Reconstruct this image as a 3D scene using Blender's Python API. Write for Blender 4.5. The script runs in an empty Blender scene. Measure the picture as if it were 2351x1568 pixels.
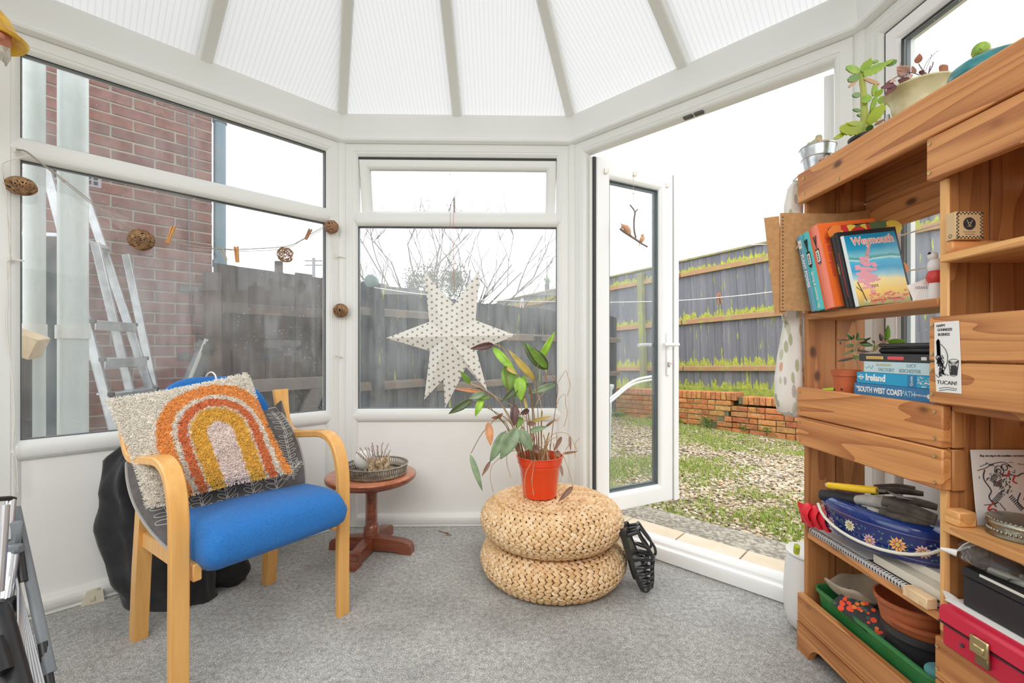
import bpy, bmesh, math, random
from mathutils import Vector, Matrix, noise
V = Vector
R = math.radians
rnd = random.Random(7)
SC = bpy.context.scene
COL = SC.collection

# ------------------------------------------------------------------ camera, sky, exposure
FPX, CX, HY, CAMZ = 1021.0, 1175.5, 803.0, 1.0
cam = bpy.data.cameras.new('camera')
cam.sensor_width = 36.0
cam.lens = 36.0 * FPX / 2351.0
cam.shift_y = (HY - 784.0) / 2351.0
cam.clip_start = 0.02
camo = bpy.data.objects.new('camera', cam)
camo.location = (0, 0, CAMZ)
camo.rotation_euler = (R(90), 0, 0)
COL.objects.link(camo)
SC.camera = camo

world = bpy.data.worlds.new('overcast_sky')
SC.world = world
world.use_nodes = True
bg = world.node_tree.nodes['Background']
bg.inputs[0].default_value = (0.97, 0.985, 1.0, 1)
bg.inputs[1].default_value = 2.35
# added fill light behind the camera, brightens the lower half of the room
la = bpy.data.lights.new('fill_light', 'AREA'); la.shape = 'RECTANGLE'; la.size = 2.6; la.size_y = .9; la.energy = 24; la.color = (1.0, .985, .965); la.spread = R(115)
lo = bpy.data.objects.new('fill_light', la); lo.location = (-.25, -.50, 1.95); lo.rotation_euler = (R(54), 0, 0)
COL.objects.link(lo)
SC.view_settings.view_transform = 'Standard'
SC.view_settings.look = 'None'
SC.view_settings.gamma = 1.0
SC.view_settings.use_curve_mapping = False
SC.view_settings.exposure = 0.0
SC.cycles.max_bounces = 16
SC.cycles.diffuse_bounces = 8
SC.cycles.glossy_bounces = 4
SC.cycles.transmission_bounces = 8
SC.cycles.transparent_max_bounces = 24
SC.cycles.use_denoising = True
SC.cycles.caustics_reflective = False
SC.cycles.caustics_refractive = False

# ------------------------------------------------------------------ pixel helpers (measuring the photograph)
def P(x, y, Y):
    return V(((x - CX) * Y / FPX, Y, CAMZ - (y - HY) * Y / FPX))

def PX(x, y, X):            # point on the plane X = const
    Y = X * FPX / (x - CX)
    return P(x, y, Y)

def G(x, y, z=0.0):         # point on the level z
    return P(x, y, (CAMZ - z) * FPX / (y - HY))

# ------------------------------------------------------------------ object helpers
WM = {}
def tag(o, label=None, cat=None, group=None, kind=None):
    if label: o['label'] = label
    if cat: o['category'] = cat
    if group: o['group'] = group
    if kind: o['kind'] = kind
    return o

def link(o, parent=None, M=None):
    if M is None: M = WM[parent].copy() if parent else Matrix()
    COL.objects.link(o)
    if parent is not None:
        o.parent = parent
        o.matrix_local = WM[parent].inverted() @ M
    else:
        o.matrix_world = M
    WM[o] = M.copy()
    return o

def thing(name, label, cat, loc=(0, 0, 0), rz=0.0, group=None, M=None, kind=None):
    o = bpy.data.objects.new(name, None)
    o.empty_display_size = 0.05
    link(o, None, M if M is not None else Matrix.Translation(V(loc)) @ Matrix.Rotation(rz, 4, 'Z'))
    return tag(o, label, cat, group, kind)

def structure(name, M=None, loc=(0, 0, 0)):
    o = bpy.data.objects.new(name, None)
    link(o, None, M if M is not None else Matrix.Translation(V(loc)))
    o['kind'] = 'structure'
    return o

class MB:
    def __init__(self, T=None):
        self.v, self.f, self.m = [], [], []
        self.T = T if T is not None else Matrix()
        self.mi = 0
    def add(self, vs, fs):
        b = len(self.v)
        self.v += [self.T @ V(p) for p in vs]
        self.f += [tuple(i + b for i in f) for f in fs]
        self.m += [self.mi] * len(fs)
        return self
    def box(self, x0, x1, y0, y1, z0, z1, b=0.0):
        if x0 > x1: x0, x1 = x1, x0
        if y0 > y1: y0, y1 = y1, y0
        if z0 > z1: z0, z1 = z1, z0
        if b <= 0:
            vs = [(x, y, z) for x in (x0, x1) for y in (y0, y1) for z in (z0, z1)]
            return self.add(vs, [(0, 1, 3, 2), (4, 6, 7, 5), (0, 4, 5, 1), (2, 3, 7, 6), (0, 2, 6, 4), (1, 5, 7, 3)])
        b = min(b, (x1 - x0) * .49, (y1 - y0) * .49, (z1 - z0) * .49)
        lo, hi = (x0, y0, z0), (x1, y1, z1)
        idx, vs = {}, []
        for s in [(a, c, d) for a in (0, 1) for c in (0, 1) for d in (0, 1)]:
            for ax in range(3):
                p = [hi[k] if s[k] else lo[k] for k in range(3)]
                for k in range(3):
                    if k != ax: p[k] += -b if s[k] else b
                idx[(s, ax)] = len(vs); vs.append(tuple(p))
        fs = []
        for ax in range(3):
            o1, o2 = [k for k in range(3) if k != ax]
            for sv in (0, 1):
                q = []
                for (a, c) in ((0, 0), (1, 0), (1, 1), (0, 1)):
                    s = [0, 0, 0]; s[ax] = sv; s[o1] = a; s[o2] = c
                    q.append(idx[(tuple(s), ax)])
                fs.append(tuple(q))
            for a in (0, 1):
                for c in (0, 1):
                    s0 = [0, 0, 0]; s0[o1] = a; s0[o2] = c; s1 = list(s0); s1[ax] = 1
                    s0, s1 = tuple(s0), tuple(s1)
                    fs.append((idx[(s0, o1)], idx[(s1, o1)], idx[(s1, o2)], idx[(s0, o2)]))
        for s in [(a, c, d) for a in (0, 1) for c in (0, 1) for d in (0, 1)]:
            fs.append((idx[(s, 0)], idx[(s, 1)], idx[(s, 2)]))
        return self.add(vs, fs)
    def loft(self, rings, closed=True, cap=True, wrap=False):
        n = len(rings[0]); vs = [p for r in rings for p in r]; fs = []
        m = len(rings)
        for i in range(m if wrap else m - 1):
            a, b = i * n, ((i + 1) % m) * n
            for j in range(n if closed else n - 1):
                k = (j + 1) % n
                fs.append((a + j, a + k, b + k, b + j))
        if cap and closed and not wrap:
            fs.append(tuple(range(n - 1, -1, -1)))
            fs.append(tuple((m - 1) * n + j for j in range(n)))
        return self.add(vs, fs)
    def tube(self, pts, r, sides=8, cap=True, closed=False, flat=1.0, up=None):
        pts = [V(p) for p in pts]; n = len(pts)
        rs = r if isinstance(r, (list, tuple)) else [r] * n
        tans = []
        for i in range(n):
            a = pts[(i - 1) % n] if (closed or i > 0) else pts[0]
            b = pts[(i + 1) % n] if (closed or i < n - 1) else pts[-1]
            t = b - a
            tans.append(t.normalized() if t.length > 1e-9 else V((0, 0, 1)))
        ref = V(up) if up else (V((0, 0, 1)) if abs(tans[0].z) < .9 else V((1, 0, 0)))
        u = (ref - tans[0] * ref.dot(tans[0])).normalized()
        rings = []
        for i in range(n):
            if up:
                u = V(up)
            u = (u - tans[i] * u.dot(tans[i]))
            u = u.normalized() if u.length > 1e-6 else tans[i].orthogonal().normalized()
            w = tans[i].cross(u)
            rings.append([pts[i] + (u * math.cos(2 * math.pi * (k + .5) / sides) * flat + w * math.sin(2 * math.pi * (k + .5) / sides)) * rs[i] for k in range(sides)])
        return self.loft(rings, cap=cap, wrap=closed)
    def lathe(self, prof, seg=32, c=(0, 0, 0), cap=False):
        rings = []
        for (r, z) in prof:
            r = max(r, 1e-5)
            rings.append([(c[0] + r * math.cos(2 * math.pi * k / seg), c[1] + r * math.sin(2 * math.pi * k / seg), c[2] + z) for k in range(seg)])
        return self.loft(rings, cap=cap)
    def prism(self, poly, y0, y1):        # poly of (x, z), extruded along y
        n = len(poly)
        vs = [(x, y0, z) for x, z in poly] + [(x, y1, z) for x, z in poly]
        fs = [tuple(range(n)), tuple(range(2 * n - 1, n - 1, -1))]
        fs += [(i, (i + 1) % n, n + (i + 1) % n, n + i) for i in range(n)]
        return self.add(vs, fs)
    def frame(self, x0, x1, z0, z1, prof):   # mitred frame: prof = list of (inset, y)
        rings = []
        for (s, y) in prof:
            rings.append([(x0 + s, y, z0 + s), (x1 - s, y, z0 + s), (x1 - s, y, z1 - s), (x0 + s, y, z1 - s)])
        return self.loft(rings, cap=False)
    def ball(self, c, r, seg=16, rg=10, sx=1, sy=1, sz=1):
        rings = []
        for i in range(rg + 1):
            t = math.pi * i / rg; s = max(math.sin(t), 1e-4)
            rings.append([(c[0] + r * sx * s * math.cos(2 * math.pi * k / seg), c[1] + r * sy * s * math.sin(2 * math.pi * k / seg), c[2] - r * sz * math.cos(t)) for k in range(seg)])
        return self.loft(rings, cap=False)
    def grid(self, fn, nu, nv):
        vs = [fn(i / nu, j / nv) for j in range(nv + 1) for i in range(nu + 1)]
        fs = [(j * (nu + 1) + i, j * (nu + 1) + i + 1, (j + 1) * (nu + 1) + i + 1, (j + 1) * (nu + 1) + i) for j in range(nv) for i in range(nu)]
        return self.add(vs, fs)
    def mesh(self, name, mats, Minv=None, smooth=40):
        me = bpy.data.meshes.new(name)
        vs = [Minv @ p for p in self.v] if Minv is not None else self.v
        me.from_pydata([tuple(p) for p in vs], [], self.f)
        for mt in (mats if isinstance(mats, (list, tuple)) else [mats]):
            me.materials.append(mt)
        if any(self.m):
            me.polygons.foreach_set('material_index', self.m)
        bm = bmesh.new(); bm.from_mesh(me)
        bmesh.ops.recalc_face_normals(bm, faces=bm.faces)
        bm.to_mesh(me); bm.free()
        if smooth:
            me.shade_smooth()
            me.set_sharp_from_angle(angle=R(smooth))
        me.update()
        return me
    def obj(self, name, mats, parent=None, M=None, local=False, smooth=40, label=None, cat=None, group=None, kind=None, solid=0.0):
        """vertices are world positions unless local=True (then M places them)"""
        if M is None:
            if parent is not None: M = WM[parent].copy()
            else:
                xs = [p.x for p in self.v]; ys = [p.y for p in self.v]; zs = [p.z for p in self.v]
                M = Matrix.Translation(((min(xs) + max(xs)) / 2, (min(ys) + max(ys)) / 2, min(zs))) if not local else Matrix()
        me = self.mesh(name, mats, None if local else M.inverted(), smooth)
        o = bpy.data.objects.new(name, me)
        link(o, parent, M)
        if solid:
            md = o.modifiers.new('solid', 'SOLIDIFY'); md.thickness = solid; md.offset = 0
        return tag(o, label, cat, group, kind)

def inst(name, me, parent, M, **k):
    o = bpy.data.objects.new(name, me)
    link(o, parent, M)
    return tag(o, **k)

def copy_tree(o, M, label=None, group=None):
    c = o.copy(); COL.objects.link(c); c.matrix_world = M; WM[c] = M.copy()
    if label: c['label'] = label
    if group: c['group'] = group
    def rec(src, dst):
        for ch in [x for x in ALLCH.get(src.name, [])]:
            d = ch.copy(); COL.objects.link(d); d.parent = dst; d.matrix_local = ch.matrix_local.copy()
            rec(ch, d)
    rec(o, c)
    return c
ALLCH = {}
def index_children():
    ALLCH.clear()
    for o in COL.objects:
        if o.parent: ALLCH.setdefault(o.parent.name, []).append(o)

def basis(o, x, y, z=None):       # matrix from origin and two axes
    x = V(x).normalized(); y = V(y); y = (y - x * x.dot(y)).normalized()
    z = x.cross(y)
    return Matrix(((x.x, y.x, z.x, o[0]), (x.y, y.y, z.y, o[1]), (x.z, y.z, z.z, o[2]), (0, 0, 0, 1)))

def cat_pts(pts, n=6, closed=False):   # Catmull-Rom
    pts = [V(p) for p in pts]; out = []; N = len(pts)
    for i in range(N if closed else N - 1):
        g = (lambda k: pts[k % N]) if closed else (lambda k: pts[max(0, min(N - 1, k))])
        p0, p1, p2, p3 = g(i - 1), g(i), g(i + 1), g(i + 2)
        for j in range(n):
            t = j / n
            out.append(.5 * ((2 * p1) + (p2 - p0) * t + (2 * p0 - 5 * p1 + 4 * p2 - p3) * t * t + (3 * p1 - p0 - 3 * p2 + p3) * t ** 3))
    if not closed: out.append(pts[-1].copy())
    return out

def text_mesh(body, size, mats, depth=0.0003, align='CENTER', shear=0.0, squeeze=1.0, bold=0.0):
    cu = bpy.data.curves.new('lettering', 'FONT')
    cu.body = body; cu.size = size; cu.extrude = depth; cu.align_x = align; cu.align_y = 'CENTER'
    cu.shear = shear; cu.resolution_u = 3; cu.offset = bold
    to = bpy.data.objects.new('lettering_tmp', cu)
    me = bpy.data.meshes.new_from_object(to)
    bpy.data.objects.remove(to)
    for v in me.vertices: v.co.x *= squeeze
    me.materials.clear(); me.materials.append(mats)
    return me

def text(body, size, mat_, parent, M, name='lettering', **k):
    return inst(name, text_mesh(body, size, mat_, **k), parent, M)

# ------------------------------------------------------------------ materials
def nt(name):
    m = bpy.data.materials.new(name); m.use_nodes = True
    t = m.node_tree; b = t.nodes['Principled BSDF']
    return m, t, b

def N(t, kind, **k):
    n = t.nodes.new(kind)
    for a, v in k.items(): setattr(n, a, v)
    return n

def ramp(t, fac, stops, interp='LINEAR'):
    r = N(t, 'ShaderNodeValToRGB'); r.color_ramp.interpolation = interp
    e = r.color_ramp.elements
    while len(e) > 1: e.remove(e[-1])
    e[0].position = stops[0][0]; e[0].color = (*stops[0][1], 1)
    for p, c in stops[1:]:
        x = e.new(p); x.color = (*c, 1)
    t.links.new(fac, r.inputs[0])
    return r.outputs[0]

def math_(t, op, a, b=None, c=None, clamp=False):
    n = N(t, 'ShaderNodeMath', operation=op, use_clamp=clamp)
    for i, v in enumerate((a, b, c)):
        if v is None: continue
        if isinstance(v, (int, float)): n.inputs[i].default_value = v
        else: t.links.new(v, n.inputs[i])
    return n.outputs[0]

def mix(t, fac, a, b, blend='MIX'):
    n = N(t, 'ShaderNodeMix', data_type='RGBA', blend_type=blend)
    for i, v in ((0, fac), (6, a), (7, b)):
        if isinstance(v, (int, float)): n.inputs[i].default_value = v
        elif isinstance(v, tuple): n.inputs[i].default_value = (*v, 1)
        else: t.links.new(v, n.inputs[i])
    return n.outputs[2]

def coords(t, scale=(1, 1, 1), kind='Object', rand=0.0):
    tc = N(t, 'ShaderNodeTexCoord'); mp = N(t, 'ShaderNodeMapping')
    mp.inputs['Scale'].default_value = scale
    t.links.new(tc.outputs[kind], mp.inputs[0])
    if rand:
        oi = N(t, 'ShaderNodeObjectInfo'); cb = N(t, 'ShaderNodeCombineXYZ')
        m1 = math_(t, 'MULTIPLY', oi.outputs['Random'], rand)
        for i in range(3): t.links.new(m1, cb.inputs[i])
        t.links.new(cb.outputs[0], mp.inputs['Location'])
    return mp.outputs[0]

def noi(t, vec, scale, detail=4, rough=.55, dist=0.0):
    n = N(t, 'ShaderNodeTexNoise'); n.inputs['Scale'].default_value = scale
    n.inputs['Detail'].default_value = detail; n.inputs['Roughness'].default_value = rough
    n.inputs['Distortion'].default_value = dist
    t.links.new(vec, n.inputs['Vector']); return n.outputs['Fac']

def bump(t, b, h, strength=.3, dist=.01):
    n = N(t, 'ShaderNodeBump'); n.inputs['Strength'].default_value = strength; n.inputs['Distance'].default_value = dist
    t.links.new(h, n.inputs['Height']); t.links.new(n.outputs[0], b.inputs['Normal'])

def mat(name, col, rough=.5, metal=0.0, var=None, bmp=None, rand=0.0, coat=0.0, sheen=0.0, spec=None, sc=(1, 1, 1), objrand=None, trans=0.0):
    m, t, b = nt(name)
    b.inputs['Base Color'].default_value = (*col, 1)
    b.inputs['Roughness'].default_value = rough; b.inputs['Metallic'].default_value = metal
    if coat: b.inputs['Coat Weight'].default_value = coat; b.inputs['Coat Roughness'].default_value = .1
    if sheen: b.inputs['Sheen Weight'].default_value = sheen
    if spec is not None: b.inputs['Specular IOR Level'].default_value = spec
    if trans: b.inputs['Transmission Weight'].default_value = trans
    out = None
    if var:        # (col2, scale, lo, hi)
        vec = coords(t, sc, 'Object', rand)
        f = noi(t, vec, var[1])
        out = ramp(t, f, [(var[2], col), (var[3], var[0])])
    if objrand:    # list of colours picked per object
        oi = N(t, 'ShaderNodeObjectInfo')
        r = ramp(t, oi.outputs['Random'], [(i / (len(objrand) - 1), c) for i, c in enumerate(objrand)])
        out = mix(t, 1.0, out, r, 'MULTIPLY') if out is not None else r
    if out is not None: t.links.new(out, b.inputs['Base Color'])
    if bmp:        # (scale, strength, dist)
        vec = coords(t, sc, 'Object', rand)
        bump(t, b, noi(t, vec, bmp[0], 5), bmp[1], bmp[2])
    return m

def wood(name, light, dark, line, ring=9.0, rough=.5, coat=0.0, knots=True, bands=2.2):
    """sawn softwood: boards are built with their length along local X"""
    m, t, b = nt(name)
    vec = coords(t, (1, 1, 1), 'Object', 37.0)
    mp = N(t, 'ShaderNodeMapping'); mp.inputs['Scale'].default_value = (.45, 5.0, 5.0); t.links.new(vec, mp.inputs[0])
    n1 = noi(t, mp.outputs[0], 1.3, 2, .5, .25)
    w = math_(t, 'FRACT', math_(t, 'MULTIPLY', n1, ring))
    w2 = math_(t, 'POWER', w, 2.2)
    mp2 = N(t, 'ShaderNodeMapping'); mp2.inputs['Scale'].default_value = (4, 160, 160); t.links.new(vec, mp2.inputs[0])
    fib = noi(t, mp2.outputs[0], 1.0, 3)
    base = mix(t, noi(t, vec, bands, 3), light, dark)
    c = mix(t, math_(t, 'MULTIPLY', w2, .88), base, line)
    c = mix(t, .22, c, ramp(t, fib, [(.3, line), (.7, light)]))
    if knots:
        vo = N(t, 'ShaderNodeTexVoronoi'); vo.inputs['Scale'].default_value = 1.0
        mp3 = N(t, 'ShaderNodeMapping'); mp3.inputs['Scale'].default_value = (5.0, 9.0, 9.0); t.links.new(vec, mp3.inputs[0])
        t.links.new(mp3.outputs[0], vo.inputs['Vector'])
        k = ramp(t, vo.outputs['Distance'], [(.0, (1, 1, 1)), (.07, (.85, .85, .85)), (.10, (.35, .35, .35)), (.14, (0, 0, 0))])
        c = mix(t, k, c, tuple(x * .28 for x in line))
    oi = N(t, 'ShaderNodeObjectInfo')
    c = mix(t, 1.0, c, ramp(t, oi.outputs['Random'], [(0, (.86, .82, .78)), (.5, (1, 1, 1)), (1, (1.0, .93, .86))]), 'MULTIPLY')
    t.links.new(c, b.inputs['Base Color'])
    b.inputs['Roughness'].default_value = rough
    if coat: b.inputs['Coat Weight'].default_value = coat
    bump(t, b, math_(t, 'ADD', math_(t, 'MULTIPLY', w2, -.5), fib), .12, .002)
    return m

M_ = {}
M_['upvc'] = mat('white_upvc', (.815, .825, .80), .38, bmp=(2.0, .02, .002))
M_['upvc2'] = mat('white_upvc_bright', (.88, .885, .875), .33)
M_['panel'] = mat('satin_panel', (.90, .90, .88), .55, var=((.87, .87, .85), 3.0, .4, .6))
M_['gasket'] = mat('rubber_gasket', (.045, .048, .05), .6)
M_['spacer'] = mat('glazing_spacer', (.16, .19, .20), .45, .2)
M_['steel'] = mat('steel', (.55, .55, .54), .3, 1.0)
M_['darksteel'] = mat('dark_metal', (.12, .12, .125), .4, .7)
M_['alu'] = mat('aluminium', (.58, .59, .60), .42, .7, var=((.46, .47, .48), 14, .45, .6))
M_['white'] = mat('white_paint', (.82, .82, .80), .5)
M_['cord'] = mat('white_cord', (.78, .75, .68), .8)
M_['black'] = mat('black_plastic', (.018, .018, .02), .35)
M_['blackrubber'] = mat('black_rubber', (.022, .023, .024), .3, coat=.4)

def glass_mat(name, tint=(1, 1, 1), dust=0.0, ior=1.45, refl=1.0):
    m = bpy.data.materials.new(name); m.use_nodes = True; t = m.node_tree
    t.nodes.clear()
    o = N(t, 'ShaderNodeOutputMaterial')
    tr = N(t, 'ShaderNodeBsdfTransparent'); tr.inputs[0].default_value = (*tint, 1)
    gl = N(t, 'ShaderNodeBsdfGlossy'); gl.inputs['Roughness'].default_value = .01
    lw_ = N(t, 'ShaderNodeLayerWeight'); lw_.inputs[0].default_value = .5
    sch = math_(t, 'ADD', .025, math_(t, 'MULTIPLY', .9, math_(t, 'POWER', lw_.outputs['Facing'], 5.0)))
    mx = N(t, 'ShaderNodeMixShader')
    t.links.new(math_(t, 'MULTIPLY', sch, refl, clamp=True), mx.inputs[0])
    t.links.new(tr.outputs[0], mx.inputs[1]); t.links.new(gl.outputs[0], mx.inputs[2])
    last = mx.outputs[0]
    if dust:
        df = N(t, 'ShaderNodeBsdfDiffuse'); df.inputs[0].default_value = (.75, .77, .78, 1)
        tl = N(t, 'ShaderNodeBsdfTranslucent'); tl.inputs[0].default_value = (.75, .77, .78, 1)
        ad = N(t, 'ShaderNodeMixShader'); ad.inputs[0].default_value = .5
        t.links.new(df.outputs[0], ad.inputs[1]); t.links.new(tl.outputs[0], ad.inputs[2])
        vec = coords(t, (1, 1, 1))
        big = noi(t, vec, 2.2, 5, .6, .4)
        vs = coords(t, (1, 1, .22))
        streak = noi(t, vs, 26, 3)
        vo = N(t, 'ShaderNodeTexVoronoi'); vo.inputs['Scale'].default_value = 42
        t.links.new(coords(t, (1, 1, 1)), vo.inputs['Vector'])
        speck = math_(t, 'LESS_THAN', vo.outputs['Distance'], .10)
        sp2 = math_(t, 'GREATER_THAN', noi(t, vec, 5.0, 2), .53)
        a = ramp(t, big, [(.38, (.5, .5, .5)), (.66, (1.4, 1.4, 1.4))])
        s2 = ramp(t, streak, [(.35, (.6, .6, .6)), (.7, (1.3, 1.3, 1.3))])
        f = math_(t, 'MULTIPLY', mix(t, 1.0, a, s2, 'MULTIPLY'), dust)
        f = math_(t, 'ADD', f, math_(t, 'MULTIPLY', math_(t, 'MULTIPLY', speck, sp2), .35), clamp=True)
        m2 = N(t, 'ShaderNodeMixShader'); t.links.new(f, m2.inputs[0])
        t.links.new(last, m2.inputs[1]); t.links.new(ad.outputs[0], m2.inputs[2]); last = m2.outputs[0]
    t.links.new(last, o.inputs[0])
    return m
M_['glass'] = glass_mat('window_glass', (.97, .98, .98), .02)
M_['glass_hazy'] = glass_mat('window_glass_hazy', (.96, .975, .98), .165)
M_['glass_dusty'] = glass_mat('window_glass_dusty', (.96, .975, .98), .06)
M_['clearplastic'] = glass_mat('clear_film', (.92, .92, .92), .16, 1.5, 2.6)

def polycarb():
    m = bpy.data.materials.new('opal_polycarbonate'); m.use_nodes = True; t = m.node_tree; t.nodes.clear()
    o = N(t, 'ShaderNodeOutputMaterial')
    tc = N(t, 'ShaderNodeTexCoord'); sx = N(t, 'ShaderNodeSeparateXYZ'); t.links.new(tc.outputs['Object'], sx.inputs[0])
    f = math_(t, 'FRACT', math_(t, 'MULTIPLY', sx.outputs[0], 1 / .021))
    e = math_(t, 'MINIMUM', f, math_(t, 'SUBTRACT', 1.0, f))
    c = ramp(t, e, [(0.0, (.44, .44, .432)), (.10, (.475, .475, .466)), (.2, (.505, .503, .495))])
    tl = N(t, 'ShaderNodeBsdfTranslucent'); df = N(t, 'ShaderNodeBsdfDiffuse')
    t.links.new(c, tl.inputs[0]); t.links.new(c, df.inputs[0])
    mx = N(t, 'ShaderNodeMixShader'); mx.inputs[0].default_value = .22
    t.links.new(tl.outputs[0], mx.inputs[1]); t.links.new(df.outputs[0], mx.inputs[2]); t.links.new(mx.outputs[0], o.inputs[0])
    return m
M_['poly'] = polycarb()

def carpet():
    m, t, b = nt('grey_carpet')
    vec = coords(t)
    fine = noi(t, vec, 260, 3, .7)
    mid = noi(t, vec, 55, 4, .7)
    pat = noi(t, vec, 2.6, 5, .6)
    c = ramp(t, fine, [(.32, (.14, .138, .130)), (.5, (.46, .46, .44)), (.66, (.86, .86, .83))])
    c2 = ramp(t, mid, [(.34, (.66, .66, .65)), (.62, (1.25, 1.25, 1.24))])
    c = mix(t, 1.0, c, c2, 'MULTIPLY')
    c = mix(t, 1.0, c, ramp(t, pat, [(.35, (.78, .77, .77)), (.62, (1.12, 1.12, 1.13))]), 'MULTIPLY')
    sp = noi(t, vec, 7, 2); st = ramp(t, sp, [(.66, (0, 0, 0)), (.74, (.35, .35, .35))])
    c = mix(t, st, c, (.26, .2, .15))
    t.links.new(c, b.inputs['Base Color']); b.inputs['Roughness'].default_value = .95
    b.inputs['Sheen Weight'].default_value = .25
    bump(t, b, math_(t, 'ADD', fine, mid), .9, .006)
    return m
M_['carpet'] = carpet()
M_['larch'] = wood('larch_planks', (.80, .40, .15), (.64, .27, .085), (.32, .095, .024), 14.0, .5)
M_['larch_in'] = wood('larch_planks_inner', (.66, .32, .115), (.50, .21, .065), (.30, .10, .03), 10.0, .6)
M_['larch_pale'] = wood('larch_edges', (.88, .52, .21), (.80, .42, .145), (.60, .26, .08), 9.0, .55, knots=False)
M_['beech'] = mat('bent_birch', (.84, .47, .145), .38, var=((.76, .39, .11), 1.0, .35, .65), sc=(60, 60, 2.5), coat=.25)
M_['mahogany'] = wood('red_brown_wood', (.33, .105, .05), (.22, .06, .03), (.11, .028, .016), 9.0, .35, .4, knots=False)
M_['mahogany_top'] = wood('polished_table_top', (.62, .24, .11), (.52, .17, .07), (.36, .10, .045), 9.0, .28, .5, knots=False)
M_['pine'] = wood('pale_pine', (.88, .70, .46), (.82, .62, .38), (.70, .48, .26), 8.0, .6, knots=False)
# ------------------------------------------------------------------ the conservatory shell
L = 1.32
A1, A2 = R(46.13), R(43.87)
C1 = V((-.967, 2.527, 0)); C2 = C1 + V((math.cos(R(1.13)), math.sin(R(1.13)), 0)) * L
C2 = V((.350, 2.553, 0))
C0 = C1 - V((math.cos(A1), math.sin(A1), 0)) * L
C3 = C2 + V((math.cos(A2), -math.sin(A2), 0)) * L
SD = V((.0197, -.9998, 0))           # side walls run towards the house
LS = 2.25
D0 = C0 + SD * LS                    # far end of the left side wall
D3 = C3 + SD * LS
HUB = V((-.28, .947, 3.20))
ZE = 2.16                            # underside of the eaves beam
ZG = 2.317                           # top of the eaves beam

def wallM(a, b):                     # local x along the wall (seen from inside, left to right), y outward, z up
    d = (b - a).normalized()
    return basis(a, d, V((-d.y, d.x, 0)))
WL, WB, WD = wallM(C0, C1), wallM(C1, C2), wallM(C2, C3)
WR = wallM(C3, D3)
WS = wallM(D0, C0)

def wpx(M, x, y, off=0.0):           # pixel -> (u, z) on a wall plane shifted outward by off
    Mi = M.inverted()
    o = Mi @ V((0, 0, CAMZ)); d = (Mi.to_3x3() @ V(((x - CX) / FPX, 1, -(y - HY) / FPX)))
    s = (off - o.y) / d.y
    p = o + d * s
    return p.x, p.z

# floor
MB().box(-2.25, 1.75, -.75, 3.05, -.30, -.002)
fl = MB()
poly = [D0, C0, C1, C2, C3, D3]
fl.add([(p.x, p.y, 0) for p in poly] + [(p.x, p.y, -.12) for p in poly], [tuple(range(6)), tuple(range(11, 5, -1))] + [(i, (i + 1) % 6, 6 + (i + 1) % 6, 6 + i) for i in range(6)])
fl.obj('floor', M_['carpet'], M=Matrix(), kind='structure')

# frame profiles (inset, y); y negative = into the room
def out_prof(w, d0=-.028, d1=.035):
    return [(0, d1), (0, d0 + .004), (.003, d0), (w - .024, d0), (w - .021, d0 + .003), (w - .017, d0 + .003), (w - .010, d0 + .007), (w - .003, d0 + .016), (w, d0 + .019), (w, d1), (0, d1)]

def pane(st, M, x0, x1, z0, z1, m='glass', name='pane'):
    b = MB(M); b.box(x0, x1, .001, .007, z0, z1)
    b.obj(name, M_[m], st)
    g = MB(M)
    g.frame(x0, x1, z0, z1, [(0, -.006), (.0035, -.006), (.0035, .002), (0, .002)])
    g.obj('gasket', M_['gasket'], st)
    s = MB(M)
    s.frame(x0, x1, z0, z1, [(.0, .009), (.005, .009), (.005, .022), (0, .022), (0, .009)])
    s.obj('spacer_bar', M_['spacer'], st)

def rail(st, M, x0, x1, z0, z1, name='transom', d0=-.028):
    h = z1 - z0
    prof = [(d0 + .019, 0), (d0 + .012, .003), (d0 + .004, .012), (d0, .018), (d0, h - .018), (d0 + .004, h - .012), (d0 + .012, h - .003), (d0 + .019, h), (.035, h), (.035, 0)]
    b = MB(M)
    e = .016
    b.loft([[(x0, y, z0 + z) for y, z in prof], [(x1, y, z0 + z) for y, z in prof]])
    # pointed ends of the bead where it meets the posts
    for xx, s in ((x0, -1), (x1, 1)):
        b.loft([[(xx, y, z0 + z) for y, z in prof], [(xx + s * h * .32, d0 + .001 + (y - d0) * .0 if y < 0 else .03, z0 + h * .5 + (z - h * .5) * .06) for y, z in prof]])
    b.obj(name, M_['upvc'], st)

def corner_post(p, zt, ang0, ang1):
    b = MB(Matrix.Translation(p))
    b.lathe([(.0, 0), (.036, 0), (.036, zt), (0, zt)], 20)
    return b

def eaves(M, ln, st):
    b = MB(M)
    prof = [(-.02, ZG), (-.055, ZG - .004), (-.058, ZG - .012), (-.044, ZE + .034), (-.046, ZE + .030), (-.056, ZE + .026), (-.060, ZE + .016), (-.057, ZE + .007), (-.046, ZE + .001), (-.03, ZE), (.09, ZE), (.11, ZG + .02)]
    def cl(y, end):   # mitre against the next wall (45 degree turn)
        return -y * math.tan(R(22.5)) * (1 if end else -1)
    b.loft([[(cl(y, 0), y, z) for y, z in prof], [(ln + cl(y, 1), y, z) for y, z in prof]])
    return b.obj('eaves_beam', M_['upvc'], st)

cs = structure('ceiling')
for M, ln in ((WL, L), (WB, (C2 - C1).length), (WD, L), (WR, LS), (WS, LS)):
    eaves(M, ln, cs)

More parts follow.
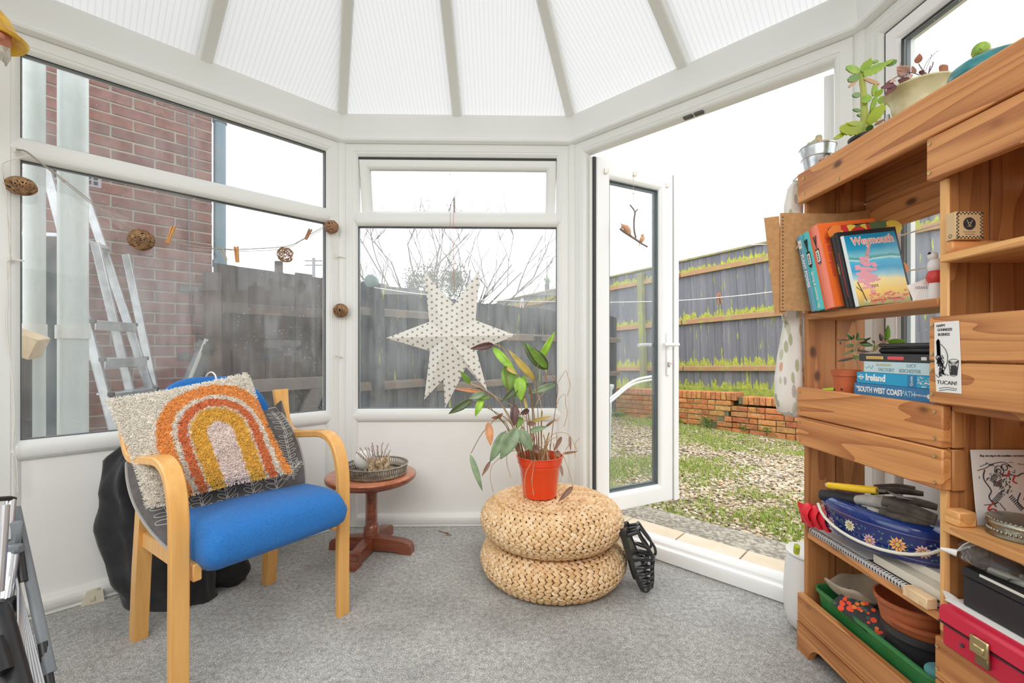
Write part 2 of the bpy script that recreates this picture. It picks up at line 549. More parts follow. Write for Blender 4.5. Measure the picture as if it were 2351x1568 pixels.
# roof: glazing bars and opal panels
RIDGE_END = V((HUB.x + .02, D0.y, HUB.z))
def bar_pts():
    out = []
    for a, b in ((C0, C1), (C1, C2), (C2, C3)):
        out += [a, (a + b) / 2]
    return out + [C3]
inn = 0.0
def roof_bar(p, q, w=.052):
    d = (q - p); ln = d.length; x = d.normalized()
    side = x.cross(V((0, 0, 1))).normalized(); up = side.cross(x)
    M = Matrix(((x.x, side.x, up.x, p.x), (x.y, side.y, up.y, p.y), (x.z, side.z, up.z, p.z), (0, 0, 0, 1)))
    b = MB(M)
    h = .05
    b.loft([[(0, -w / 2 + .006, -h), (0, w / 2 - .006, -h), (0, w / 2, -h + .006), (0, w / 2, .02), (0, -w / 2, .02), (0, -w / 2, -h + .006)],
            [(ln, -w / 2 + .006, -h), (ln, w / 2 - .006, -h), (ln, w / 2, -h + .006), (ln, w / 2, .02), (ln, -w / 2, .02), (ln, -w / 2, -h + .006)]])
    b.obj('glazing_bar', M_['upvc'], cs)
zr = ZG + .008
feet = [V((p.x, p.y, zr)) for p in bar_pts()]
for f in feet: roof_bar(f, HUB)
def side_bar(M, u):
    p = M @ V((u, 0, zr)); q = V((HUB.x, p.y, HUB.z)); roof_bar(p, q)
for u in (.75, 1.5, 2.24): side_bar(WR, u)
for u in (.01, .75, 1.5): side_bar(WS, u)
roof_bar(HUB, RIDGE_END, .09)
b = MB(Matrix.Translation(HUB)); b.lathe([(.0, -.07), (.10, -.06), (.13, -.03), (.13, .05), (0, .07)], 16); b.obj('hub_boss', M_['upvc'], cs)
def roof_panel(a, b_, c, d=None):
    """a-b along the eaves, c (and d) above"""
    x = (b_ - a).normalized(); m = (a + b_) / 2
    M = basis(a, x, (c - a))
    Mi = M.inverted(); pts = [a, b_, c] + ([d] if d is not None else [])
    lp = [Mi @ p for p in pts]; n = len(lp)
    g = MB()
    g.add([(p.x, p.y, 0) for p in lp] + [(p.x, p.y, .012) for p in lp], [tuple(range(n)), tuple(range(2 * n - 1, n - 1, -1))] + [(i, (i + 1) % n, n + (i + 1) % n, n + i) for i in range(n)])
    # the sheet is one opal skin; keep only its lower face and edges light-tight to the bars
    g2 = MB(); g2.add([(p.x, p.y, 0) for p in lp], [tuple(range(n))])
    g2.obj('roof_panel', M_['poly'], cs, M=M, local=True, smooth=0)
for i in range(len(feet) - 1): roof_panel(feet[i], feet[i + 1], HUB)
for M in (WR, WS):
    us = [0, .75, 1.5, LS]
    for i in range(3):
        a, b_ = M @ V((us[i], 0, zr)), M @ V((us[i + 1], 0, zr))
        roof_panel(a, b_, V((HUB.x, b_.y, HUB.z)), V((HUB.x, a.y, HUB.z)))

# posts at the corners
cp = structure('trim_1')
for p in (C0, C1, C2, C3):
    b = MB(Matrix.Translation(p)); b.lathe([(.0, 0), (.040, 0), (.040, ZE), (0, ZE)], 24)
    b.obj('corner_post', M_['upvc'], cp)

# ---- generic glazed facet: left wall (window_1)
ZS0, ZS1 = .592, .666        # sill bead
ZT0, ZT1 = 1.700, 1.781      # transom
def facet(M, ln, wname, pname, dusty, vent=False):
    st = structure(wname, M)
    b = MB(M)
    x0, x1 = .03, ln - .03
    b.frame(x0, x1, .0, ZE, out_prof(.064)); b.obj('window_frame', M_['upvc'], st)
    rail(st, M, .094, ln - .094, ZT0, ZT1)
    rail(st, M, .094, ln - .094, ZS0, ZS1)
    rail(st, M, .094, ln - .094, -.004, .07, 'bottom_rail')
    gm = 'glass_hazy' if dusty else 'glass'
    pane(st, M, .092, ln - .092, ZS1 - .002, ZT0 + .002, gm)
    if not vent:
        pane(st, M, .092, ln - .092, ZT1 - .002, 2.098, gm)
    pw = structure(pname, M)
    b = MB(M); b.box(.09, ln - .09, -.004, .025, .05, ZS0 + .01); b.obj('infill_panel', M_['panel'], pw)
    return st
w1 = facet(WL, L, 'window_1', 'wall_left', True)
w2 = facet(WB, (C2 - C1).length, 'window_2', 'wall_back', True, True)
# side of the room towards the house
facet(WS, LS, 'window_4', 'wall_side', False)

# top-hung vent of the back window, standing ajar
LB = (C2 - C1).length
Mv = WB @ Matrix.Translation((.096, .012, 2.085)) @ Matrix.Rotation(R(11), 4, 'X')
wv = LB - .192
vs_ = MB(Mv); vs_.frame(0, wv, -.335, 0, [(0, .03), (0, -.012), (.004, -.016), (.034, -.016), (.045, -.009), (.055, .004), (.055, .03), (0, .03)])
vs_.obj('vent_sash', M_['upvc'], w2)
g = MB(Mv); g.box(.055, wv - .055, .004, .010, -.28, -.055); g.obj('pane', M_['glass'], w2)
g = MB(Mv); g.box(wv * .5 - .035, wv * .5 + .008, -.028, -.016, -.318, -.300, .004)
g.box(wv * .5 - .0305, wv * .5 - .0185, -.038, -.026, -.316, -.205, .004)
g.obj('window_handle', mat('grey_plastic', (.36, .35, .34), .45), w2, label='grey lever handle')
g = MB(WB); g.box(.09, LB - .09, .0, .02, 2.084, 2.094); g.obj('gasket', M_['gasket'], w2)

# ---- doorway facet
dst = structure('door_1', WD)
def u_of(x): return wpx(WD, x, 800)[0]
U0, U1 = .094, 1.222
b = MB(WD)
prof = [(0, .04), (0, -.024), (.003, -.028), (.040, -.028), (.043, -.025), (.047, -.025), (.056, -.018), (.062, -.008), (.062, .04)]
# three-sided frame: jambs + head
def jamb(x, s):
    b.loft([[(x + s * q, y, 0) for q, y in prof], [(x + s * q, y, ZE - q) for q, y in prof]])
jamb(.032, 1); jamb(L - .032, -1)
b.loft([[(.032 + q, y, ZE - q) for q, y in prof], [(L - .032 - q, y, ZE - q) for q, y in prof]])
b.obj('door_frame', M_['upvc'], dst)
b = MB(WD)
tp = [(-.075, 0), (-.085, .006), (-.085, .05), (-.078, .060), (-.060, .064), (-.052, .058), (-.048, .074), (-.03, .086), (.0, .088), (.004, .07), (.045, .066), (.045, -.05), (-.02, -.05)]
b.loft([[(.02, y, z) for y, z in tp], [(L - .02, y, z) for y, z in tp]])
b.obj('threshold', M_['upvc2'], dst)
b = MB(WD); b.box(.055, .062, -.005, .05, .09, 2.09); b.box(.1, .104, .03, .045, .09, 2.09)
b.obj('gasket', M_['gasket'], dst)
b = MB(WD)
for z in (.32, 1.02, 1.82):
    b.tube([(.098, .045, z - .055), (.098, .045, z + .055)], .009, 10)
    b.box(.078, .098, .036, .042, z - .05, z + .05)
b.obj('hinge', M_['steel'], dst)

# the leaf, swung outward
hp = WD @ V((.105, .045, 0)); hp.z = .075
far = V(P(1547, 408, 2.80)); far.z = .075
lw = (far - hp).length
MLf = basis(hp, far - hp, V((0, 0, 1)).cross(far - hp))
LH = 2.005
leaf = structure('door_2', MLf)
b = MB(MLf)
# the visible (room side) face is local -y ... build a symmetrical slab
sw = .105
b.frame(0, lw - .045, 0, LH, [(0, .035), (0, -.033), (.004, -.037), (sw - .026, -.037), (sw - .018, -.033), (sw - .006, -.022), (sw, -.014), (sw, .014), (sw - .006, .022), (sw - .018, .033), (sw - .026, .037), (.004, .037), (0, .033)])
b.obj('leaf_frame', M_['upvc2'], leaf)
b = MB(MLf)
b.loft([[(lw - .043, -.045, z), (lw - .043, .03, z), (lw + .004, .03, z), (lw + .010, .0, z), (lw + .010, -.018, z), (lw - .002, -.020, z), (lw - .006, -.045, z), (lw - .018, -.05, z)] for z in (0.0, LH)])
b.obj('astragal', M_['upvc2'], leaf)
b = MB(MLf); b.box(lw - .047, lw - .042, -.035, .03, 0.0, LH); b.box(-.016, 0, -.028, .03, .0, LH); b.obj('gasket', M_['gasket'], leaf)
b = MB(MLf)
for i in range(4):
    b.box(-.034 + i * .0, -.018, -.02 + i * .014, -.012 + i * .014, .0, LH)
b.obj('edge_seal', M_['upvc'], leaf)
g = MB(MLf); g.box(sw - .002, lw - .045 - sw + .002, -.004, .004, sw - .002, LH - sw + .002); g.obj('pane', M_['glass_dusty'], leaf)
g = MB(MLf); g.frame(sw - .001, lw - .044 - sw, sw - .001, LH - sw + .001, [(0, -.015), (.005, -.015), (.005, -.003), (0, -.003)])
g.frame(sw - .001, lw - .044 - sw, sw - .001, LH - sw + .001, [(0, .004), (.016, .004), (.016, .02), (0, .02)])
g.obj('spacer_bar', M_['spacer'], leaf)
zh = .955
for s, nm in ((-1, 1), (1, 1)):
    b = MB(MLf)
    xh = lw - .045 - .05
    y0 = s * .037
    b.box(xh - .014, xh + .014, y0, y0 + s * .009, zh - .19, zh + .075, .005)
    b.tube([(xh, y0 + s * .005, zh), (xh, y0 + s * .045, zh)], .011, 12)
    b.tube(cat_pts([(xh + .002, y0 + s * .045, zh), (xh - .05, y0 + s * .048, zh + .001), (xh - .12, y0 + s * .047, zh - .002)]) if s > 0 else cat_pts([(xh + .045, y0 + s * .046, zh + .002), (xh, y0 + s * .048, zh + .001), (xh - .075, y0 + s * .047, zh)]), .0105, 12)
    b.obj('door_handle', M_['upvc2'], leaf)
b = MB(MLf); b.box(xh - .006, xh + .006, -.060, -.046, zh - .135, zh - .105, .003); b.obj('lock_cylinder', M_['steel'], leaf)
b = MB(MLf)
b.box(xh - .002, xh + .028, -.064, -.060, zh - .117, zh - .112)
b.obj('key', mat('pink_key', (.80, .30, .33), .4), leaf, label='small pink key in the lock')
# hooks stuck to the leaf
M_['hook'] = mat('brass_hook', (.66, .55, .42), .3, .9)
for hx, hz in ((.058, LH - .075), (lw * .43, LH - .050), (lw - .10, LH - .075)):
    b = MB(MLf)
    b.box(hx - .007, hx + .007, -.040, -.037, hz - .016, hz + .016, .001)
    b.tube([(hx - .006, -.040, hz - .012), (hx - .006, -.056, hz - .014), (hx - .006, -.058, hz + .008)], .0018, 6)
    b.tube([(hx + .006, -.040, hz - .012), (hx + .006, -.056, hz - .014), (hx + .006, -.058, hz + .008)], .0018, 6)
    b.obj('hook', M_['hook'], leaf)

# second leaf, standing fully open, seen on edge
hp2 = WD @ V((1.224, .045, 0)); hp2.z = .075
d2 = V((.600, .800, 0)).normalized()
ML2 = basis(hp2, d2, V((0, 0, 1)).cross(d2))
leaf2 = structure('door_3', ML2)
lw2 = .56
b = MB(ML2)
b.frame(0, lw2, 0, LH, [(0, .035), (0, -.033), (.004, -.037), (sw - .026, -.037), (sw - .006, -.022), (sw, -.014), (sw, .014), (sw - .006, .022), (sw - .026, .037), (.004, .037), (0, .033)])
b.obj('leaf_frame', M_['upvc2'], leaf2)
g = MB(ML2); g.box(sw - .002, lw2 - sw + .002, -.004, .004, sw - .002, LH - sw + .002); g.obj('pane', M_['glass'], leaf2)
b = MB(ML2); b.box(-.01, .012, -.05, -.038, 1.78, 1.90); b.tube([(.0, -.05, 1.80), (.0, -.075, 1.80), (.0, -.078, 1.83)], .004, 6); b.obj('hinge', M_['steel'], leaf2)

# head of the doorway: catch plates
b = MB(WD)
for x in (1580, 1605):
    u, z = wpx(WD, x, 275)
    b.box(u - .02, u + .02, -.012, .012, ZE - .07, ZE - .062)
b.obj('strike_plate', M_['darksteel'], dst)

# ---- right side: window_3 with an opening casement, panels
w3 = structure('window_3', WR)
b = MB(WR)
UA = .03
b.frame(UA, 1.12, 0.0, ZE, [(0, .04), (0, -.024), (.003, -.028), (.034, -.028), (.037, -.025), (.043, -.024), (.056, -.010), (.060, .0), (.060, .04), (0, .04)])
b.frame(1.12, LS, 0.0, ZE, [(0, .04), (0, -.024), (.003, -.028), (.034, -.028), (.037, -.025), (.043, -.024), (.056, -.010), (.060, .0), (.060, .04), (0, .04)])
b.obj('window_frame', M_['upvc'], w3)
b = MB(WR)
b.frame(.094, 1.056, .70, 2.096, [(0, .04), (0, -.006), (.003, -.009), (.040, -.009), (.046, -.004), (.056, .006), (.062, .012), (.062, .04), (0, .04)])
b.obj('casement_sash', M_['upvc2'], w3)
b = MB(WR); b.frame(.0905, 1.0595, .6965, 2.0995, [(0, -.007), (.004, -.007), (.004, .03), (0, .03)]); b.obj('gasket', M_['gasket'], w3)
rail(w3, WR, .092, 1.058, .62, .70)
pane(w3, WR, .154, .996, .76, 2.036)
pane(w3, WR, 1.18, LS - .09, .70, 2.098)
rail(w3, WR, 1.18, LS - .09, .62, .70)
rail(w3, WR, .092, LS - .09, -.004, .07, 'bottom_rail')
pw = structure('wall_right', WR)
b = MB(WR); b.box(.088, 1.06, -.004, .025, .05, .63); b.box(1.18, LS - .09, -.004, .025, .05, .63); b.obj('infill_panel', M_['panel'], pw)

# the house wall that closes the room behind the camera
b = MB(); b.box(D0.x - .3, D3.x + .3, D0.y - .12, D0.y, -.3, 3.6)
b.obj('wall_rear', mat('cream_house_wall', (.74, .72, .67), .8, bmp=(30, .2, .004)), M=Matrix(), kind='structure')
# ================================================================== outdoors
def stone_mat(name, cols, rough=.85):
    m, t, b = nt(name)
    g = N(t, 'ShaderNodeNewGeometry')
    c = ramp(t, g.outputs['Random Per Island'], [(i / (len(cols) - 1), x) for i, x in enumerate(cols)])
    t.links.new(c, b.inputs['Base Color']); b.inputs['Roughness'].default_value = rough
    return m
GZ = -.10
M_['earth'] = mat('damp_earth', (.22, .17, .11), .95, var=((.34, .32, .13), 3.5, .42, .6), bmp=(40, .6, .02))
M_['gravel'] = stone_mat('mixed_gravel', [(.54, .43, .29), (.72, .61, .46), (.36, .28, .19), (.76, .70, .60), (.55, .38, .20), (.58, .50, .38), (.26, .22, .18), (.68, .53, .33)])
M_['grassm'] = stone_mat('grass_blades', [(.20, .32, .05), (.38, .48, .08), (.28, .42, .07), (.50, .56, .16), (.46, .44, .14)], .7)
M_['concrete'] = mat('weathered_concrete', (.24, .215, .17), .9, var=((.50, .46, .38), 45, .42, .62), bmp=(60, .5, .01))

MB().box(0, 1, 0, 1, 0, 1)
b = MB(); b.box(-7, 9, -3.0, 16, GZ - .3, GZ); b.obj('ground', M_['earth'], M=Matrix(), kind='structure')

# fence lines --------------------------------------------------
RF0 = V((2.47, 6.73, GZ)); RFD = V((.73, -1.0, .046)); RFD_h = V((.73, -1, 0)).normalized()
def rf(s): return RF0 + RFD * s
BFC = V((1.795, 7.655, GZ)); BFD = V((.905, 1.0, 0)).normalized()
def bf(u): return BFC + BFD * u          # negative u: towards the left

# concrete strip, tiles
st = thing('concrete_path', 'weathered concrete strip along the doorway, beyond the tiled step', 'path', M=WD @ Matrix.Translation((0, 0, GZ)))
b = MB(WD); b.box(-.5, 1.9, .24, .74, GZ - .02, GZ + .035, .008); b.obj('slab', M_['concrete'], st)
sp = thing('tiled_step', 'cream tiled step just outside the open doorway', 'step', M=WD @ Matrix.Translation((0, 0, GZ)))
b = MB(WD); b.box(-.05, 1.55, .045, .235, GZ - .02, .032); b.obj('step_bed', mat('grout', (.42, .38, .32), .9), sp)
M_['tile'] = mat('cream_tile', (.80, .70, .56), .55, var=((.72, .60, .44), 6, .4, .7), rand=9.0, objrand=[(.95, .93, .9), (1, 1, 1), (1, .96, .9)])
tb = MB(); tb.box(-.148, .148, -.092, .092, -.004, .004, .003); tme = tb.mesh('tile', M_['tile'])
for i in range(5):
    inst('tile', tme, sp, WD @ Matrix.Translation((.10 + i * .302, .139, .037)))

# gravel and grass
gm_ = MB()
ICO = None
def ico():
    bm = bmesh.new(); bmesh.ops.create_icosphere(bm, subdivisions=1, radius=1)
    vs = [v.co.copy() for v in bm.verts]; fs = [tuple(v.index for v in f.verts) for f in bm.faces]; bm.free(); return vs, fs
IV, IF = ico()
r2 = random.Random(3)
WDi = WD.inverted()
def in_garden(p):
    q = WDi @ p
    if q.y < .72: return False
    if (p - RF0).cross(RFD_h).z > -.12 : return False
    return True
def side_of(p):   # > 0 on the house side of the right fence
    d = p - RF0; return d.x * RFD_h.y - d.y * RFD_h.x
inside_sign = 1 if side_of(V((0, 0, 0))) > 0 else -1
n = 0
vs_all, fs_all = [], []
while n < 16000:
    Y = 1.9 + r2.random() ** 1.25 * 7.2
    xr = r2.uniform(.10, .80) if r2.random() < .85 else r2.uniform(-.3, .1)
    p = V((xr * Y, Y, GZ))
    q = WDi @ p
    if q.y < .76 or side_of(p) * inside_sign < .16 or (p - BFC).dot(V((BFD.y, -BFD.x, 0))) < .10: continue
    g = noise.noise(V((p.x * .9, p.y * .9, 3.0)))
    near_edge = 1.0 if (side_of(p) * inside_sign < .9 or q.y < 1.15) else 0.0
    if g + near_edge * .35 > .30 and r2.random() < .55: continue
    s = r2.uniform(.009, .018); a = r2.uniform(0, 6.28)
    ca, sa = math.cos(a), math.sin(a); sx, sy, sz = s * r2.uniform(.9, 1.5), s * r2.uniform(.7, 1.1), s * r2.uniform(.35, .65)
    bx = len(vs_all)
    zz = GZ + r2.uniform(-.002, .014); tl = r2.uniform(-.35, .35)
    for v in IV:
        x, y = v.x * sx, v.y * sy
        vs_all.append((p.x + x * ca - y * sa, p.y + x * sa + y * ca, zz + v.z * sz + x * tl))
    fs_all += [tuple(i + bx for i in f) for f in IF]
    n += 1
gm_.v = [V(v) for v in vs_all]; gm_.f = fs_all; gm_.m = [0] * len(fs_all)
gm_.obj('gravel', M_['gravel'], M=Matrix(), kind='stuff', smooth=0, label='pale mixed gravel covering the garden ground', cat='gravel')

gb = MB(); vs_all, fs_all = [], []
n = 0
while n < 17000:
    Y = 1.9 + r2.random() ** 1.2 * 7.6
    xr = r2.uniform(.10, .80)
    p = V((xr * Y, Y, GZ)); q = WDi @ p
    if q.y < .75 or side_of(p) * inside_sign < .12 or (p - BFC).dot(V((BFD.y, -BFD.x, 0))) < .10: continue
    g = noise.noise(V((p.x * 1.1, p.y * 1.1, 9.0))) + .5 * noise.noise(V((p.x * 4, p.y * 4, 1.0)))
    e = side_of(p) * inside_sign
    if e < 1.3: g += .38 * (1.3 - e)
    if q.y < 1.35: g += .45 * (1.35 - q.y) / .6
    g += r2.uniform(-.42, .30)
    if g < .22: continue
    h = r2.uniform(.018, .05) * (1.0 if g < .5 else 1.25); a = r2.uniform(0, 6.28); w = r2.uniform(.002, .005)
    dx, dy = math.cos(a) * w, math.sin(a) * w; lx, ly = r2.uniform(-.02, .02), r2.uniform(-.02, .02)
    bx = len(vs_all)
    vs_all += [(p.x - dx, p.y - dy, GZ - .002), (p.x + dx, p.y + dy, GZ - .002), (p.x + lx * .5 + dx * .8, p.y + ly * .5 + dy * .8, GZ + h * .6), (p.x + lx * .5 - dx * .8, p.y + ly * .5 - dy * .8, GZ + h * .6), (p.x + lx * 1.3, p.y + ly * 1.3, GZ + h)]
    fs_all += [(bx, bx + 1, bx + 2, bx + 3), (bx + 3, bx + 2, bx + 4)]
    n += 1
gb.v = [V(v) for v in vs_all]; gb.f = fs_all; gb.m = [0] * len(fs_all)
gb.obj('grass', M_['grassm'], M=Matrix(), kind='stuff', smooth=0, label='short grass and weeds growing through the gravel', cat='grass')

# ---- brick retaining wall --------------------------------------
def brick_mat(name, cols, v=.25, moss=None):
    m, t, b = nt(name)
    oi = N(t, 'ShaderNodeObjectInfo')
    c = ramp(t, oi.outputs['Random'], [(i / (len(cols) - 1), x) for i, x in enumerate(cols)])
    vec = coords(t, (1, 1, 1), 'Object', 23.0)
    c = mix(t, 1.0, c, ramp(t, noi(t, vec, 22, 5, .65), [(.3, (.62, .6, .6)), (.6, (1.12, 1.1, 1.08))]), 'MULTIPLY')
    if moss:
        k = ramp(t, noi(t, vec, 9, 4), [(.58, (0, 0, 0)), (.68, (.7, .7, .7))])
        c = mix(t, k, c, moss)
    t.links.new(c, b.inputs['Base Color']); b.inputs['Roughness'].default_value = .9
    bump(t, b, noi(t, vec, 90, 4), .4, .004)
    return m
M_['gbrick'] = brick_mat('orange_brick', [(.60, .20, .075), (.72, .30, .11), (.62, .35, .13), (.50, .16, .08), (.76, .36, .13), (.66, .25, .10)], moss=(.40, .36, .10))
M_['mortar'] = mat('mossy_mortar', (.20, .18, .12), .95, var=((.30, .30, .12), 8, .4, .6), bmp=(50, .5, .01))
bw = thing('garden_wall', 'low orange brick retaining wall with a stepped crack', 'wall', loc=rf(0))
# local axis: x along RFD
xw = RFD.normalized(); nrm = V((-RFD_h.y, RFD_h.x, 0))
if (V((0, 0, 0)) - RF0).dot(nrm) < 0: nrm = -nrm          # towards the house
MW = basis(RF0, xw, -nrm)          # y away from the house
def brick_mesh(l, h, w, seed, m, b_=.006):
    bb = MB(); bb.box(-l / 2, l / 2, 0, w, -h / 2, h / 2, b_); rr = random.Random(seed)
    for i, p in enumerate(bb.v): bb.v[i] = p + V((rr.uniform(-.002, .002), rr.uniform(-.003, .003), rr.uniform(-.002, .002)))
    return bb.mesh('brick', m, smooth=30)
bms = [brick_mesh(.213, .063, .1, i, M_['gbrick']) for i in range(3)]
hms = [brick_mesh(.100, .063, .1, i + 5, M_['gbrick']) for i in range(2)]
rms = [brick_mesh(.064, .105, .22, i + 9, M_['gbrick']) for i in range(3)]
rb = random.Random(5)
s0, s1 = -4.6, 2.6
nb = 0
SCR = .92       # s of the crack at the top
for row in range(5):
    z = .0375 + row * .075
    x = s0 + (row % 2) * .11
    while x < s1:
        hd = rb.random() < .28
        l = .110 if hd else .224
        xc = x + l / 2
        crack = SCR - (4 - row) * .10
        sink = -.066 if xc > crack else 0.0
        if abs(xc - crack) < .035: x += l; continue
        zz = z + (sink if row >= 0 else 0)
        push = rb.uniform(-.004, .004) - (.012 if xc > crack else 0)
        me = rb.choice(hms if hd else bms)
        if nb < 285 and xc > -2.9:
            inst('brick', me, bw, MW @ Matrix.Translation((xc, push, zz)) @ Matrix.Rotation(R(rb.uniform(-.6, .6) + (1.2 if xc > crack else 0)), 4, 'Y')); nb += 1
        x += l
x = s0
while x < s1:
    sink = -.046 if x > SCR + .02 else 0
    if not (SCR - .02 < x < SCR + .045) and x > -2.9 and nb < 298:
        inst('brick', rb.choice(rms), bw, MW @ Matrix.Translation((x + .032, rb.uniform(-.004, .004), .432 + sink)) @ Matrix.Rotation(R(rb.uniform(-1, 1)), 4, 'Y')); nb += 1
    x += .074
b = MB(MW)
b.box(s0, SCR - .10, .012, .20, -.10, .375); b.box(SCR + .02, s1, .012, .20, -.14, .300); b.box(s0, -2.9, .0, .21, -.1, .48)
b.obj('mortar_bed', M_['mortar'], bw)
b = MB(MW); b.box(s0, SCR - .01, .03, .19, .38, .478); b.box(SCR + .04, s1, .03, .19, .335, .430); b.obj('coping_bed', M_['mortar'], bw)
b = MB(MW); b.tube([(SCR - .30, .06, .10), (SCR - .20, .055, .16), (SCR - .12, .05, .19)], [.016, .02, .015], 8); b.obj('pipe_end', mat('pale_pipe', (.52, .55, .46), .6), bw)
# earth bank behind the wall, grass slope
b = MB(MW); b.box(s0, s1, .20, .75, -.1, .40); b.obj('earth_bank', mat('mossy_bank', (.36, .40, .07), .95, var=((.24, .25, .06), 5, .4, .65), bmp=(30, .6, .02)), bw)

# ---- painted board fences -------------------------------------
def fence_mat(name, base, base2, moss=True, zones=(), amount=1.0):
    """boards with their length along local Z; zones = heights of ledges where moss grows up"""
    m, t, b = nt(name)
    vec = coords(t, (1, 1, 1), 'Object', 19.0)
    mp = N(t, 'ShaderNodeMapping'); mp.inputs['Scale'].default_value = (40, 40, 1.6); t.links.new(vec, mp.inputs[0])
    g = noi(t, mp.outputs[0], 1.0, 4, .6)
    c = ramp(t, g, [(.3, base2), (.62, base)])
    oi = N(t, 'ShaderNodeObjectInfo')
    c = mix(t, 1.0, c, ramp(t, oi.outputs['Random'], [(0, (.82, .82, .84)), (.5, (1, 1, 1)), (1, (1.12, 1.08, 1.10))]), 'MULTIPLY')
    if moss:
        tc = N(t, 'ShaderNodeTexCoord'); sx = N(t, 'ShaderNodeSeparateXYZ'); t.links.new(tc.outputs['Object'], sx.inputs[0])
        z = sx.outputs[2]
        f = None
        for zr_, h in zones:
            d = math_(t, 'SUBTRACT', z, zr_)
            pos = math_(t, 'GREATER_THAN', d, -.01)
            k = math_(t, 'MULTIPLY', pos, math_(t, 'SUBTRACT', 1.0, math_(t, 'DIVIDE', d, h), clamp=True))
            f = k if f is None else math_(t, 'MAXIMUM', f, k)
        mp2 = N(t, 'ShaderNodeMapping'); mp2.inputs['Scale'].default_value = (26, 26, 3.2); t.links.new(vec, mp2.inputs[0])
        nn = noi(t, mp2.outputs[0], 1.0, 3, .5)
        tot = math_(t, 'ADD', nn, math_(t, 'MULTIPLY', f, .42 * amount)) if f is not None else nn
        k = ramp(t, tot, [(.645, (0, 0, 0)), (.70, (.85, .85, .85))])
        c = mix(t, k, c, ramp(t, noi(t, vec, 30, 3), [(.35, (.30, .35, .04)), (.65, (.60, .62, .07))]))
    t.links.new(c, b.inputs['Base Color']); b.inputs['Roughness'].default_value = .85
    bump(t, b, g, .3, .003)
    return m
M_['fboard'] = fence_mat('blue_grey_fence_paint', (.235, .24, .265), (.165, .17, .195), True, ((.31, .20), (1.07, .16), (1.85, .13), (-.05, .20)))
M_['fboard2'] = fence_mat('grey_fence_paint', (.085, .093, .102), (.05, .056, .063), True, ((-.05, .22),), .8)
M_['frail'] = mat('mossy_rail', (.46, .27, .15), .9, var=((.40, .38, .12), 9, .52, .66), rand=7.0, bmp=(30, .5, .01))
M_['frail2'] = mat('weathered_rail', (.19, .165, .145), .9, var=((.26, .17, .11), 9, .45, .62), rand=7.0, bmp=(30, .5, .01))
M_['cap'] = mat('capping_rail', (.30, .27, .16), .9, var=((.38, .38, .14), 9, .42, .60), rand=7.0)

# right-hand garden fence, standing behind the brick wall
ff = thing('garden_fence', 'blue-grey board fence streaked with lime-green moss behind the brick wall', 'fence', loc=rf(0))
MF = MW @ Matrix.Translation((0, .62, .50))      # z=0 at fence foot
fb = MB(); fb.add([(-.066, 0, 0), (.066, .012, 0), (.066, .024, 0), (-.066, .024, 0), (-.066, 0, 2.06), (.066, .012, 2.06), (.066, .024, 2.06), (-.066, .024, 2.06)],
                  [(0, 1, 2, 3), (7, 6, 5, 4), (0, 4, 5, 1), (1, 5, 6, 2), (2, 6, 7, 3), (3, 7, 4, 0)])
fbm = fb.mesh('board', M_['fboard'], smooth=0)
x = -5.6
while x < 5.0:
    inst('board', fbm, ff, MF @ Matrix.Translation((x, rb.uniform(-.002, .002), rb.uniform(-.006, .006))) @ Matrix.Rotation(R(rb.uniform(-.25, .25)), 4, 'Y'))
    x += .125
FR = [(.265, .345, 'frail'), (1.02, 1.105, 'frail'), (1.80, 1.885, 'frail')]
for (z0, z1, mm) in FR:
    for sx in (-5.6, -2.9, -.2, 2.5):
        b = MB(); b.add([(0, -.048, 0), (2.68, -.048, 0), (2.68, 0, -.0), (0, 0, 0), (0, -.048, z1 - z0 - .02), (2.68, -.048, z1 - z0 - .02), (2.68, 0, z1 - z0), (0, 0, z1 - z0)], [(0, 3, 2, 1), (0, 1, 5, 4), (1, 2, 6, 5), (2, 3, 7, 6), (3, 0, 4, 7), (4, 5, 6, 7)])
        b.obj('rail', M_[mm], ff, M=MF @ Matrix.Translation((sx, 0, z0)), local=True)
for sx in (-5.6, -2.9, -.2, 2.5):
    b = MB(); b.box(0, 2.68, -.03, .035, 0, .028); b.obj('capping', M_['cap'], ff, M=MF @ Matrix.Translation((sx, 0, 2.055)), local=True)
    b = MB(); b.box(0, 2.68, -.015, .03, 0, .17); b.obj('gravel_board', mat('mossy_gravel_board', (.42, .47, .08), .95, var=((.25, .27, .08), 10, .4, .65)), ff, M=MF @ Matrix.Translation((sx, 0, -.17)), local=True)
for sx in (-3.0, -.98 - .0, 4.6):
    b = MB(); b.box(-.05, .05, -.11, -.012, -.15, 2.0, .006); b.obj('post', mat('mossy_post', (.26, .27, .14), .9, var=((.36, .38, .08), 5, .45, .65)), ff, M=MF @ Matrix.Translation((sx, 0, 0)), local=True)

